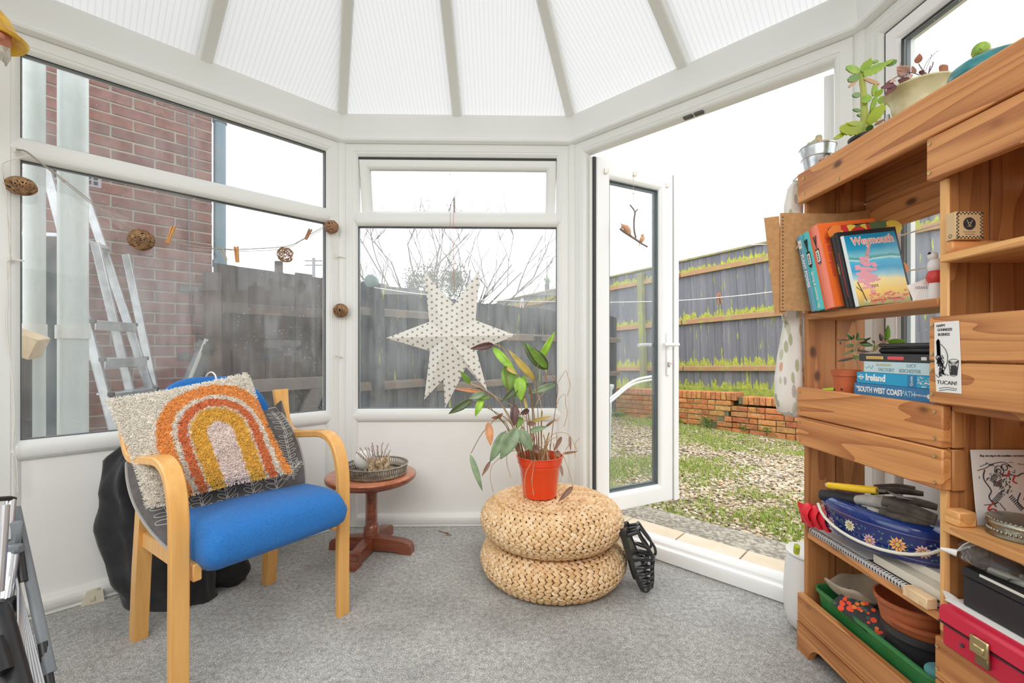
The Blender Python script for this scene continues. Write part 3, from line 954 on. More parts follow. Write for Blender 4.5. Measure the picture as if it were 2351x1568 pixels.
# back fence (centre window) and side gate, one line
def flat_fence(u0, u1, zt, name, label, m, step=.125, rails=(), posts=(), z0=GZ, off=0.0):
    MBk = basis(BFC, BFD, V((-BFD.y, BFD.x, 0)))
    t_ = thing(name, label, 'fence', loc=bf((u0 + u1) / 2))
    bb = MB(); h = zt - z0
    bb.add([(-.07, 0, 0), (.07, .010, 0), (.07, .022, 0), (-.07, .022, 0), (-.07, 0, h), (.07, .010, h), (.07, .022, h), (-.07, .022, h)], [(0, 1, 2, 3), (7, 6, 5, 4), (0, 4, 5, 1), (1, 5, 6, 2), (2, 6, 7, 3), (3, 7, 4, 0)])
    me = bb.mesh('board', m, smooth=0)
    x = u0 + .06
    while x < u1:
        inst('board', me, t_, MBk @ Matrix.Translation((x, off + rb.uniform(-.002, .002), rb.uniform(-.012, .012)))); x += step
    for (za, zb) in rails:
        b = MB(MBk); b.add([(u0, off - .045, za), (u1, off - .045, za), (u1, off, za), (u0, off, za), (u0, off - .045, zb - .02), (u1, off - .045, zb - .02), (u1, off, zb), (u0, off, zb)], [(0, 3, 2, 1), (0, 1, 5, 4), (1, 2, 6, 5), (2, 3, 7, 6), (3, 0, 4, 7), (4, 5, 6, 7)])
        b.obj('rail', M_['frail2'], t_)
    for (u, zz) in posts:
        b = MB(MBk); b.box(u - .05, u + .05, off - .11, off - .0, GZ, zz, .005); b.obj('post', M_['fboard2'], t_)
    return t_, MBk
def u_bf(x):     # pixel column -> u on the back fence line
    k = (x - CX) / FPX
    return (k * BFC.y - BFC.x) / (BFD.x - k * BFD.y)
M_['gatewood'] = fence_mat('dark_stained_gate', (.075, .058, .052), (.04, .032, .03), False)
flat_fence(u_bf(806), u_bf(980), 1.63, 'board_fence', 'taller grey board fence with a round line reel on its post', M_['fboard2'], rails=((.72, .80), (1.42, 1.50)), posts=((u_bf(858), 1.70), (u_bf(980), 1.0)))
flat_fence(u_bf(986), u_bf(1420), 1.56, 'board_fence', 'grey board fence behind the paper star, below the mossy neighbouring fence', M_['fboard2'], rails=((.66, .74), (1.22, 1.31)), posts=((u_bf(1225), 1.28),))
# gate
gt, MBk = flat_fence(u_bf(497), u_bf(806), 1.63, 'side_gate', 'dark stained plank side gate with a diagonal brace beside the brick house wall', M_['gatewood'], step=.115)
gt['category'] = 'gate'
ua, ub = u_bf(505), u_bf(752)
gm2 = mat('gate_timber', (.13, .09, .07), .85, var=((.09, .07, .06), 6, .4, .6), rand=5.0)
b = MB(MBk); b.box(ua, ub + .3, -.05, -.001, 1.37, 1.45, .004); b.obj('rail', gm2, gt)
b = MB(MBk); b.box(ua + .03, ub, -.05, -.001, .77, .87, .004); b.obj('rail', mat('gate_timber_pale', (.20, .17, .15), .85), gt)
b = MB(MBk); b.box(ub - .045, ub + .045, -.052, -.001, GZ, 1.40, .004); b.obj('stile', gm2, gt)
b = MB(MBk); b.loft([[(ub - .02, -.047, .80), (ub - .02, -.004, .80), (ub - .12, -.004, .86), (ub - .12, -.047, .86)], [(ua + .45, -.047, GZ + .15), (ua + .45, -.004, GZ + .15), (ua + .35, -.004, GZ + .21), (ua + .35, -.047, GZ + .21)]])
b.obj('brace', mat('gate_timber_grey', (.17, .155, .145), .85), gt)
# dark post between house and gate
b = MB(MBk); b.box(ua - .10, ua - .005, -.06, .04, GZ, 1.66, .004); b.obj('post', gm2, gt)
# neighbour's shed roof edge behind the gate top is open sky in the photo; a slim telegraph pole and chimney pot stand beyond
pb = P(720, 640, 18.0); b = MB(); b.tube([(pb.x, pb.y, GZ), (pb.x, pb.y, P(0, 592, 18).z)], .06, 8)
for dz in (.12, .3): b.tube([(pb.x - .35, pb.y, P(0, 592, 18).z - dz), (pb.x + .35, pb.y, P(0, 592, 18).z - dz)], .03, 6)
b.obj('utility_pole', mat('pole_wood', (.24, .24, .25), .8), label='thin utility pole far beyond the side gate', cat='pole')
pc = P(640, 615, 9.0); b = MB(); b.box(pc.x - .06, pc.x + .06, pc.y - .06, pc.y + .06, GZ, P(0, 600, 9).z, .01); b.obj('fence_post', M_['gatewood'], label='short dark post top showing over the side gate', cat='post')

# washing line reel and lines
rl = P(853, 646, 4.02)
t_ = thing('clothesline_reel', 'round grey-green clothesline reel on the fence post', 'reel', loc=rl)
b = MB(basis(rl, (1, 0, 0), (0, 0, 1))); b.lathe([(0, -.035), (.05, -.035), (.058, -.03), (.058, .03), (.05, .035), (0, .035)], 20); b.obj('case', mat('reel_plastic', (.22, .30, .30), .5), t_)
M_['line'] = mat('line_plastic', (.86, .87, .85), .4)
b = MB()
b.tube(cat_pts([P(858, 660, 4.0), P(975, 676, 4.3), P(1110, 688, 4.7), P(1290, 693, 5.0), P(1400, 694, 5.0), P(1550, 690, 4.7), P(1650, 683, 4.4), P(1772, 670, 4.0), P(1960, 640, 3.6)], 6), .0045, 5)
b.obj('washing_line', M_['line'], label='long white washing line sagging across the garden', cat='washing line')
b = MB(); b.tube(cat_pts([P(1540, 590, 5.4), P(1660, 566, 5.2), P(1800, 560, 5.0)], 6), .004, 5)
b.obj('washing_line', M_['line'], label='upper white washing line near the top of the mossy fence', cat='washing line')
def peg(p, q, w, m, lab, g=None):
    """clothes peg from p to q"""
    d = V(q) - V(p); M = basis(p, d, V((0, 1, .001)))
    t = thing('clothes_peg', lab, 'peg', M=M, group=g); l = d.length
    for s in (-1, 1):
        b = MB(M); b.loft([[(0, -w * .45, s * .0006), (0, w * .45, s * .0006), (0, w * .45, s * w * .5), (0, -w * .45, s * w * .5)],
                           [(l * .6, -w * .45, s * w * .12), (l * .6, w * .45, s * w * .12), (l * .6, w * .45, s * w * .62), (l * .6, -w * .45, s * w * .62)],
                           [(l, -w * .45, s * w * .35), (l, w * .45, s * w * .35), (l, w * .45, s * w * .7), (l, -w * .45, s * w * .7)]])
        b.obj('peg_arm', m, t)
    b = MB(M); b.tube([(l * .5, -w * .5, -w * .5), (l * .5, w * .0, -w * .62), (l * .5, w * .5, -w * .5), (l * .5, w * .5, w * .5), (l * .5, 0, w * .62), (l * .5, -w * .5, w * .5)], w * .09, 5, closed=True); b.obj('spring', M_['steel'], t)
    return t
pw_ = mat('weathered_peg', (.38, .20, .13), .8)
peg(P(1649, 672, 4.42), P(1652, 697, 4.42), .03, pw_, 'dark weathered wooden peg on the garden washing line')
peg(P(1199, 685, 4.9), P(1198, 707, 4.9), .03, mat('pink_peg', (.85, .70, .72), .5), 'pale pink plastic peg on the washing line behind the plant')

# white bent handrail outside the door
b = MB(); b.tube(cat_pts([P(1389, 927, 3.6), P(1410, 908, 3.7), P(1452, 876, 4.0), P(1485, 866, 4.1), P(1520, 862, 4.15)], 5), .011, 8)
hr = thing('garden_chair_rail', 'white bent tubular rail seen through the door glass', 'rail', loc=(P(1389, 927, 3.6).x, 3.6, GZ))
b.obj('tube', M_['white'], hr)
b = MB(); b.tube(cat_pts([P(1389, 935, 3.66), P(1412, 914, 3.78), P(1456, 881, 4.05), P(1520, 868, 4.2)], 5), .010, 8); b.tube([P(1389, 935, 3.66), V((P(1389, 935, 3.66).x, 3.66, GZ))], .010, 8); b.tube([P(1520, 868, 4.2), V((P(1520, 868, 4.2).x, 4.2, GZ))], .010, 8); b.obj('tube', M_['white'], hr)
b = MB(); q = P(1386, 883, 4.4); b.lathe([(.0, 0), (.07, 0), (.085, .42), (.10, .44), (.10, .47), (.08, .47), (.07, .05)], 24, (q.x, q.y, q.z - .47)); b.lathe([(.0, 0), (.07, 0), (.07, q.z - .47 - GZ), (0, q.z - .47 - GZ)], 16, (q.x, q.y, GZ))
b.obj('planter', mat('pale_planter', (.68, .72, .72), .6), label='pale grey round planter at the edge of the door glass', cat='planter')

# bare tree beyond the back fence
r3 = random.Random(11)
tb_ = MB()
def branch(p, d, l, r, dep):
    pts = [p]; q = p.copy(); dd = d.copy()
    for i in range(4):
        dd = (dd + V((r3.uniform(-.16, .16), r3.uniform(-.16, .16), r3.uniform(-.02, .12)))).normalized(); q = q + dd * l / 4; pts.append(q.copy())
    tb_.tube(pts, [r, r * .88, r * .78, r * .68, r * .55], 4 if dep > 1 else 6, cap=False)
    if dep < 5:
        for k in range(3 if dep < 3 else 2):
            i = r3.choice((1, 2, 3, 4)); ax = V((r3.uniform(-1, 1), r3.uniform(-1, 1), r3.uniform(-.1, .5))).normalized()
            branch(pts[i].copy(), (dd * .9 + ax * .85).normalized(), l * r3.uniform(.45, .7), r * .58, dep + 1)
base = P(1010, 700, 9.6); base.z = GZ
tb_.tube([base, base + V((.05, 0, 1.0)), base + V((0, 0, 1.6))], [.11, .09, .07], 8)
top = base + V((0, 0, 1.6))
for k in range(15):
    a = -1.25 + 2.5 * k / 14
    branch(top + V((a * .55, r3.uniform(-.2, .2), r3.uniform(-.45, .0))), V((math.sin(a) * .9, r3.uniform(-.35, .35), math.cos(a) * 1.0)).normalized(), r3.uniform(1.5, 2.1), .024, 1)
tr = thing('bare_tree', 'leafless shrub-like tree behind the back fence', 'tree', loc=base)
tb_.obj('branches', mat('dark_bark', (.13, .105, .09), .9), tr, kind='stuff')
lv = MB(); vs_all, fs_all = [], []
for i in range(2600):
    cx_, cz_, rr_ = r3.choice(((1040, 655, 40), (990, 640, 45), (950, 650, 35), (1045, 640, 25)))
    c = P(cx_ + r3.gauss(0, rr_ * .35), cz_ + r3.gauss(0, rr_ * .45), 9.6 + r3.uniform(-.4, .4))
    a = V((r3.uniform(-1, 1), r3.uniform(-1, 1), r3.uniform(-1, 1))).normalized() * .035; e = V((r3.uniform(-1, 1), r3.uniform(-1, 1), r3.uniform(-1, 1))).normalized() * .018
    bx = len(vs_all); vs_all += [c - a, c + e, c + a, c - e]; fs_all.append((bx, bx + 1, bx + 2, bx + 3))
lv.v, lv.f, lv.m = vs_all, fs_all, [0] * len(fs_all)
lv.obj('foliage', stone_mat('olive_leaves', [(.07, .09, .05), (.13, .15, .08), (.10, .12, .05)]), tr, smooth=0, kind='stuff')
# spiky palm top
pp = P(1256, 652, 13.0)
t_ = thing('cabbage_palm', 'spiky green palm crown showing above the mossy fence', 'palm', loc=(pp.x, pp.y, GZ))
b = MB(); b.tube([(pp.x, pp.y, GZ), pp], .07, 8); b.obj('trunk', M_['gatewood'], t_)
b = MB()
for k in range(46):
    a = r3.uniform(0, 6.28); e = r3.uniform(.1, 1.45)
    d = V((math.cos(a) * math.cos(e), math.sin(a) * math.cos(e), math.sin(e))); l = r3.uniform(.28, .42)
    w = d.cross(V((0, 0, 1))).normalized() * .012
    b.add([pp - w, pp + w, pp + d * l * .6 + w * .8, pp + d * l * .6 - w * .8, pp + d * l + V((0, 0, -.04))], [(0, 1, 2, 3), (3, 2, 4)])
b.obj('fronds', mat('palm_green', (.20, .34, .18), .6), t_, smooth=0, kind='stuff')

# weeds at the foot of the walls
def weed(c, r, n, m, lab, hh=.5):
    b = MB(); r4 = random.Random(int(c.x * 977) + n)
    for i in range(n):
        a = r4.uniform(0, 6.28); q = c + V((math.cos(a), math.sin(a), 0)) * r * r4.uniform(0, .9) + V((0, 0, r4.uniform(.1, 1) * r * hh))
        d = V((math.cos(a + r4.uniform(-1, 1)), math.sin(a), r4.uniform(-.2, .7))).normalized() * r * .30; w = d.cross(V((0, 0, 1))).normalized() * r * .14
        b.add([q - d, q + w, q + d, q - w, ], [(0, 1, 2, 3)])
    for i in range(max(3, n // 12)):
        a = r4.uniform(0, 6.28); b.tube([c, c + V((math.cos(a) * r * .5, math.sin(a) * r * .5, r * hh * .8))], r * .02, 4)
    return b.obj('weed', m, label=lab, cat='weed', smooth=0)
M_['weedm'] = stone_mat('weed_leaves', [(.14, .28, .07), (.28, .42, .12), (.36, .48, .16)], .6)
weed(bf(u_bf(1232)) + V((.0, -.45, .0)), .26, 120, M_['weedm'], 'leafy green weed below the back fence, behind the potted plant', .9)
weed(G(1415, 957, GZ), .16, 60, M_['weedm'], 'small weed at the brick wall foot seen through the door glass')
weed(MW @ V((SCR - .34, -.13, 0)), .12, 70, M_['weedm'], 'weed sprouting from the crack in the brick wall', 1.2)
for i, s in enumerate((-.95, -.45, .12, 1.05, 1.35)):
    weed(MW @ V((s, -.06, 0)), .08, 36, M_['weedm'], ['weed tuft against the brick wall nearest the open door', 'second weed tuft along the brick wall from the door', 'weed tuft just before the wall crack', 'weed tuft beyond the wall crack', 'weed tuft at the brick wall behind the hanging fabric bag'][i], 1.0)

# ---- neighbouring house wall with downpipe, outside the left window -----------
hd = V((math.cos(A1), math.sin(A1), 0))
kk = (487 - CX) / FPX
HC = V((kk * 3.28, 3.28, 0))
MH = basis(HC, -hd, V((0, 0, 1)).cross(-hd))   # x runs from the corner back towards the left
# y axis direction: make +y point away from us
if (MH.to_3x3() @ V((0, 1, 0))).dot(HC) < 0:
    MH = basis(HC, hd, V((0, 0, 1)).cross(hd)); SX = -1
else: SX = 1
hw = thing('house_wall', 'red brick house wall beyond the passage outside the dusty window', 'wall', M=MH)
M_['hbrick'] = brick_mat('red_brick', [(.25, .092, .066), (.20, .075, .06), (.29, .115, .08), (.19, .085, .07), (.26, .10, .085)])
M_['hmortar'] = mat('pale_mortar', (.40, .35, .28), .95, bmp=(60, .4, .004))
b = MB(MH); b.box(SX * .0, SX * 1.40, .006, .25, GZ, 4.4); b.obj('mortar_bed', M_['hmortar'], hw)
hb = [brick_mesh(.214, .064, .02, i + 20, M_['hbrick'], .003) for i in range(3)]; hh_ = [brick_mesh(.102, .064, .02, 30, M_['hbrick'], .003)]
for row in range(44):
    z = GZ + .04 + row * .075
    x = 0.0
    if row % 2: 
        inst('brick', hh_[0], hw, MH @ Matrix.Translation((SX * .053, 0, z))); x = .112
    while x < 1.36:
        inst('brick', rb.choice(hb), hw, MH @ Matrix.Translation((SX * (x + .107), rb.uniform(-.001, .002), z))); x += .225
b = MB(MH)
u_ab = .80
b.box(SX * .60, SX * .84, -.004, .012, 2.03, 2.12, .003); b.obj('air_brick', mat('air_brick_grey', (.40, .36, .40), .8), hw)
ab = MB(MH)
for i in range(7):
    for j in range(2): ab.box(SX * (.618 + i * .031), SX * (.638 + i * .031), -.006, .0, 2.045 + j * .033, 2.068 + j * .033)
ab.obj('air_brick_hole', M_['black'], hw)
b = MB(MH); b.tube([(SX * -.055, .03, GZ), (SX * -.055, .03, 4.2)], .040, 16)
for z in (.6, 1.62, 2.7): b.lathe([(.040, 0), (.048, 0), (.048, .05), (.04, .05)], 16, (SX * -.055, .03, z))
b.obj('downpipe', mat('blue_grey_downpipe', (.17, .25, .30), .45), label='blue-grey downpipe at the corner of the brick house wall', cat='pipe')
# gate hinges on the wall
for z in (1.43, .95):
    b = MB(MH); b.box(SX * .0, SX * .20, -.014, -.006, z - .022, z + .022, .002)
    b.obj('hinge_plate', M_['darksteel'], hw)
# cable on the wall
b = MB(MH); b.tube(cat_pts([(SX * .14, -.012, 4.2), (SX * .145, -.012, 2.2), (SX * .12, -.012, 1.2), (SX * .03, -.013, 1.0), (SX * .02, -.013, .4)], 5), .004, 5); b.obj('cable', mat('grey_cable', (.16, .16, .17), .6), label='thin grey cable running down the red brick house wall', cat='cable')

# white downpipes just outside the window
def pipe(x, w, Yp, lab, zt=2.9, group=None):
    k = (x - CX) / FPX; c = V((k * Yp, Yp, 0)); r = w * .5 * Yp / FPX * .93
    t = thing('white_pipe', lab, 'pipe', loc=(c.x, c.y, GZ))
    b = MB(); b.tube([(c.x, c.y, GZ), (c.x, c.y, zt)], r, 24); b.obj('tube', mat('white_pipe_plastic', (.76, .80, .79), .35, var=((.68, .74, .72), 4, .4, .6)), t)
    b = MB(); b.lathe([(r, 0), (r * 1.13, 0), (r * 1.13, .06), (r, .06)], 24, (c.x, c.y, 1.05)); b.obj('collar', M_['white'], t)
    return t
pipe(79, 40, 1.90, 'narrower white plastic pipe outside, at the edge of the dusty window')
pipe(168, 57, 2.02, 'thick white plastic pipe outside, in front of the ladder')
# upright dark panel covering the wall behind the pipes
b = MB(MH); b.box(SX * .74, SX * 1.10, -.10, -.06, GZ, 1.66, .01); b.obj('dark_panel', mat('dark_panel', (.035, .055, .065), .5, var=((.06, .08, .09), 8, .4, .6)), label='flat dark panel before the brick wall, behind the white pipes', cat='board')
b = MB(); q = P(58, 790, 1.80); b.T = Matrix.Translation(q) @ Matrix.Rotation(R(25), 4, 'Y') @ Matrix.Rotation(R(20), 4, 'Z'); b.box(-.05, .05, -.04, .04, -.045, .045, .004)
q2 = MB(); q2.tube([V((q.x, q.y, GZ)), q + V((0, 0, -.04))], .02, 6)
tt = thing('timber_block', 'small pale timber block on a stake outside, beside the narrow white pipe', 'block', loc=(q.x, q.y, GZ)); b.obj('block', M_['pine'], tt); q2.obj('stake', M_['gatewood'], tt)

# aluminium step ladder
ld = thing('step_ladder', 'aluminium step ladder standing open before the red brick wall', 'ladder', loc=G(330, 1252, GZ))
def pl(x, y, Y): return P(x, y, Y)
YA, YB = 2.40, 2.72
la0, la1 = P(93, 340, YA), P(334, 1262, YA)
lb0, lb1 = P(185, 418, YB), P(451, 1211, YB)
la1.z = GZ; lb1.z = GZ
w_ax = (lb0 - la0).normalized()
def stile(p, q, nm='stile', m='alu'):
    b = MB(); b.T = basis(p, q - p, w_ax); l = (q - p).length
    b.box(0, l, -.005, .005, -.021, .021, .002); b.box(0, l, -.006, .016, .015, .021, .002); b.box(0, l, -.006, .016, -.021, -.015, .002)
    b.obj(nm, M_[m], ld)
stile(la0, la1); stile(lb0, lb1)
def at(p, q, t): return p + (q - p) * t
fwd = V((.75, -.66, 0)).normalized()
for (ya, yb) in ((737, 655), (825, 740), (905, 820), (1000, 900), (1105, 985)):
    ta = (ya - 340) / (1262 - 340); 
    ca = at(la0, la1, (P(0, ya, YA).z - la0.z) / (la1.z - la0.z)); z = ca.z
    cb = at(lb0, lb1, (z - lb0.z) / (lb1.z - lb0.z))
    b = MB(); b.T = basis(ca, cb - ca, V((0, 0, 1)).cross(cb - ca)); l = (cb - ca).length
    b.box(.004, l - .004, -.045, .045, -.006, .006, .002); b.box(.004, l - .004, -.049, -.041, -.048, .006, .002)
    b.obj('tread', M_['alu'], ld)
    for s in (0.0, l):
        b = MB(); b.T = basis(ca, cb - ca, V((0, 0, 1)).cross(cb - ca)); b.box(s - .008, s + .008, -.052, -.02, -.012, .010, .003); b.obj('end_cap', M_['black'], ld)
tz = P(0, 560, 2.6).z
c0 = at(la0, la1, (tz - la0.z) / (la1.z - la0.z)); c1 = at(lb0, lb1, (tz - lb0.z) / (lb1.z - lb0.z))
b = MB(); b.T = basis(c0, c1 - c0, V((0, 0, 1)).cross(c1 - c0)); b.box(0, (c1 - c0).length, -.04, .22, -.012, .012, .004); b.obj('platform', M_['alu'], ld)
bk = V((-.70, .45, 0))
ra0 = c0 + V((.02, .16, 0)); rb0 = c1 + V((.0, .16, 0))
ra1 = V((ra0.x + .30, ra0.y + .12, GZ)); rb1 = V((rb0.x + .28, rb0.y + .10, GZ))
stile(ra0, ra1, 'rear_stile'); stile(rb0, rb1, 'rear_stile')
b = MB(); b.tube([at(ra0, ra1, .5), at(rb0, rb1, .5)], .010, 8); b.obj('rear_brace', M_['alu'], ld)

# grey waste pipe leaning in the passage
wp0, wp1 = P(474, 792, 2.75), P(395, 985, 2.65); wp1b = wp1 + (wp1 - wp0) * 1.4
t_ = thing('waste_pipe', 'grey ribbed waste pipe with a modelled white highlight, leaning in the passage', 'pipe', loc=(wp1b.x, wp1b.y, GZ))
b = MB(); b.tube([wp0, wp1b], .044, 18); b.obj('tube', mat('grey_pipe_plastic', (.16, .18, .19), .35), t_)
b = MB(); dr = (wp1 - wp0).normalized(); b.tube([wp0 + dr * .0, wp0 + dr * .025], .058, 20); b.tube([wp0 + dr * .035, wp0 + dr * .05], .055, 20); b.tube([wp0 - dr * .02, wp0], .05, 20); b.obj('collar', mat('grey_collar', (.10, .11, .12), .4), t_)
b = MB(); off = V((.018, -.042, .008)); b.tube([wp0 + off - dr * .03, wp1b + off], .017, 10, flat=.35); b.obj('highlight_strip', M_['white'], t_, label='white strip standing in for the highlight on the pipe')  # pipe's highlight built as a thin white sliver along the tube
# ================================================================== furniture
# ---- armchair ----------------------------------------------------
CHC = V((-.985, 1.60, 0)); CR = math.atan2(.825, .565)
MC = Matrix.Translation(CHC) @ Matrix.Rotation(CR, 4, 'Z')
ch = thing('armchair', 'armchair with bent light wood frame and bright blue upholstery', 'chair', M=MC)
def band(path, w, th, x, name):
    """bent-wood strip: path in (y, z), width along x"""
    pts = cat_pts([(0, y, z) for y, z in path], 7)
    rings = []
    x_, w_ = x, w
    for i, p in enumerate(pts):
        x = x_ * (1 - max(0, p.y + .235) * .02); w = w_ + .012 * max(0, (p.z - .70) / .12) * (1 if p.y > .1 else 0)
        a = pts[max(0, i - 1)]; c = pts[min(len(pts) - 1, i + 1)]; t_ = (c - a).normalized()
        nr = V((0, -t_.z, t_.y)) * th / 2
        e = .0035
        rings.append([(x - w / 2 + e, *(p + nr)[1:]), (x + w / 2 - e, *(p + nr)[1:]), (x + w / 2, *(p + nr * .7)[1:]), (x + w / 2, *(p - nr * .7)[1:]), (x + w / 2 - e, *(p - nr)[1:]), (x - w / 2 + e, *(p - nr)[1:]), (x - w / 2, *(p - nr * .7)[1:]), (x - w / 2, *(p + nr * .7)[1:])])
    b = MB(MC); b.loft(rings)
    # rounded back support top
    return b.obj(name, M_['beech'], ch)
AX = .262
for s in (-1, 1):
    x = s * AX
    band([(-.237, 0.0), (-.237, .20), (-.240, .42), (-.234, .55), (-.200, .635), (-.135, .670), (-.04, .664), (.06, .652), (.125, .655), (.170, .695), (.190, .76), (.202, .828)], .048, .025, x, 'arm_leg')
    # rear leg
    b = MB(MC)
    xa = x; x = s * .222
    b.loft([[(x - .021, .205, 0), (x + .021, .205, 0), (x + .021, .248, 0), (x - .021, .248, 0)], [(x - .021, .175, .25), (x + .021, .175, .25), (x + .021, .22, .25), (x - .021, .22, .25)], [(x - .021, .110, .652), (x + .021, .110, .652), (x + .021, .150, .658), (x - .021, .150, .658)]])
    b.obj('leg', M_['beech'], ch); x = s * .240
    b = MB(MC); b.box(x - s * .020 - .012, x - s * .020 + .012, -.25, .20, .335, .385, .003); b.obj('side_rail', M_['beech'], ch)
b = MB(MC)
b.box(-AX + .02, AX - .02, .17, .195, .33, .385, .003); b.obj('cross_rail', M_['beech'], ch)
b = MB(MC); b.box(-AX + .03, AX - .03, -.19, -.165, .335, .385, .003); b.obj('cross_rail', M_['beech'], ch)
M_['blue'] = mat('blue_wool_fabric', (.012, .135, .44), .9, var=((.022, .185, .54), 180, .3, .7), bmp=(420, .5, .002), sheen=.08)
# upholstered seat: waterfall front
prof = cat_pts([(0, .20, .375), (0, -.16, .365), (0, -.27, .362), (0, -.325, .385), (0, -.338, .425), (0, -.315, .472), (0, -.24, .492), (0, -.05, .482), (0, .12, .462), (0, .20, .455)], 5)
rings = []
for k in range(25):
    u = -1 + 2 * k / 24
    x = u * .226
    e = 1 - max(0, (abs(u) - .86) / .14) ** 2.2 * .55
    cz, cy = .425, -.03
    dome = .012 * (1 - u * u)
    rings.append([(x, cy + (p.y - cy) * (1 - (1 - e) * .12), cz + (p.z - cz) * e + (dome if p.z > cz else -dome * .2)) for p in prof])
b = MB(MC); b.loft(rings); b.obj('seat', M_['blue'], ch, smooth=60)
# backrest: curved pad with an arched top
rings = []
for k in range(29):
    u = -1 + 2 * k / 28
    x = u * .205
    cy = .165 + .045 * (1 - u * u)
    zt = .60 + .295 * math.sqrt(max(0.0, 1 - abs(u) ** 3.2 * .72)); zb = .575 - .02 * (1 - u * u)
    th = .026 * (1 - max(0, (abs(u) - .9) / .1) ** 2 * .7)
    rg_ = []
    for q in range(20):
        a = 2 * math.pi * q / 20
        sx_, sz_ = math.cos(a), math.sin(a)
        pz = (zt + zb) / 2 + (zt - zb) / 2 * (abs(sz_) ** .35) * (1 if sz_ > 0 else -1)
        lean = (pz - .6) * .16
        rg_.append((x, cy + lean + th * (abs(sx_) ** .7) * (1 if sx_ > 0 else -1), pz))
    rings.append(rg_)
b = MB(MC); b.loft(rings); b.obj('backrest', M_['blue'], ch, smooth=70)
b = MB(MC)
lp = [(.0 + .012, .155, .80), (.012, .168, .885), (.012, .225, .905), (.012, .255, .89), (.012, .262, .80)]
b.tube(cat_pts([(-.0, .180, .80), (.0, .170, .86), (.002, .19, .902), (.003, .235, .912), (.002, .275, .885), (0, .285, .80)], 5), .003, 6); b.obj('cord_loop', M_['cord'], ch, label='thin white cord looped over the blue backrest')

# ---- pillows -----------------------------------------------------
def pillow_fn(c00, c10, c11, c01, thick, puff=.5, seed=0, fold=0.0, nrm_=None, pk=.055):
    c00, c10, c11, c01 = map(V, (c00, c10, c11, c01))
    n_ = ((c10 - c00).cross(c01 - c00)).normalized()
    if nrm_ is not None and n_.dot(nrm_) < 0: n_ = -n_
    def f(s, t, side, extra=0.0):
        # edges pull in between the corners
        base_ = (c00 * (1 - s) + c10 * s) * (1 - t) + (c01 * (1 - s) + c11 * s) * t
        cen = (c00 + c10 + c11 + c01) / 4
        pin = pk * (math.sin(math.pi * s) * (1 - math.sin(math.pi * t)) + math.sin(math.pi * t) * (1 - math.sin(math.pi * s)))
        p = base_ + (cen - base_) * pin
        h = (math.sin(math.pi * min(1, max(0, s))) * math.sin(math.pi * min(1, max(0, t)))) ** puff
        wr = fold * noise.noise(V((s * 5 + seed, t * 4, seed))) * h
        return p + n_ * (side * (thick / 2 * h + extra) + wr)
    return f, n_
tocam = V((.3, -1, .2))
# grey cushion with stitched leaf sprays
g00, g10, g11, g01 = P(303, 1235, 1.235), P(705, 1128, 1.66), P(628, 945, 1.86), P(286, 1045, 1.50)
g00 = P(400, 1272, 1.345); g01 = P(290, 1062, 1.52); g10 = P(702, 1112, 1.70); g11 = P(634, 935, 1.88)
gf, gn = pillow_fn(g00, g10, g11, g01, .09, .42, 3, .02, tocam, -.13)
b = MB(); NU = 36
def pill(b, f, nu, nv):
    b.grid(lambda s, t: f(s, t, 1), nu, nv); b.grid(lambda s, t: f(s, t, -1), nu, nv)
pill(b, gf, NU, NU)
M_['greycloth'] = mat('charcoal_cotton', (.095, .085, .085), .9, var=((.12, .11, .11), 30, .4, .6), bmp=(14, .35, .01), sheen=.2)
gc = thing('cushion', 'large charcoal cushion stitched with white leaf sprays, behind the rainbow one', 'cushion', loc=(g00 + g10) / 2)
b.obj('cover', M_['greycloth'], gc, smooth=80)
b = MB()
edge = [gf(i / 40, 0, 1, -.0) for i in range(41)] + [gf(1, i / 40, 1) for i in range(1, 41)] + [gf(1 - i / 40, 1, 1) for i in range(1, 41)] + [gf(0, 1 - i / 40, 1) for i in range(1, 40)]
b.tube(edge, .004, 5, closed=True); b.obj('piping', mat('grey_piping', (.40, .38, .36), .8), gc)
b = MB()
ear = g11 + V((0, 0, .0)); b.loft([[ear + V((-.05, .0, -.05)), ear + V((.03, -.015, -.05)), ear + V((.03, .03, -.05))], [ear + V((-.012, .0, .0)), ear + V((.028, -.01, -.005)), ear + V((.02, .02, -.0))], [ear + V((.018, 0, .028)), ear + V((.024, -.004, .026)), ear + V((.022, .004, .026))]]); b.obj('corner', M_['greycloth'], gc)
M_['thread'] = mat('white_thread', (.62, .60, .56), .8)
def sprig(s0, t0, s1, t1, n, lw_, seed):
    b = MB(); rr = random.Random(seed)
    S = lambda s, t: gf(min(.99, max(.01, s)), min(.99, max(.01, t)), 1, .0015)
    ds, dt = s1 - s0, t1 - t0; ln = math.hypot(ds, dt)
    px_, py_ = -dt / ln, ds / ln
    for o in (-.006, .006):
        b.tube([S(s0 + ds * i / 14 + px_ * o, t0 + dt * i / 14 + py_ * o) for i in range(15)], .0011, 4)
    for i in range(n):
        k = .22 + .78 * i / n
        for sg in (-1, 1):
            bs, bt = s0 + ds * k, t0 + dt * k
            ux, uy = (ds / ln * .6 + sg * px_ * .8), (dt / ln * .6 + sg * py_ * .8)
            l = lw_ * (1.1 - .35 * k) * rr.uniform(.85, 1.1)
            loop = []
            for q in range(12):
                a = 2 * math.pi * q / 12
                al, ac = l * (.5 - .5 * math.cos(a)), l * .2 * math.sin(a)
                loop.append(S(bs + ux * al - uy * ac, bt + uy * al + ux * ac))
            b.tube(loop, .0011, 4, closed=True)
    b.obj('stitched_leaf_spray', M_['thread'], gc)
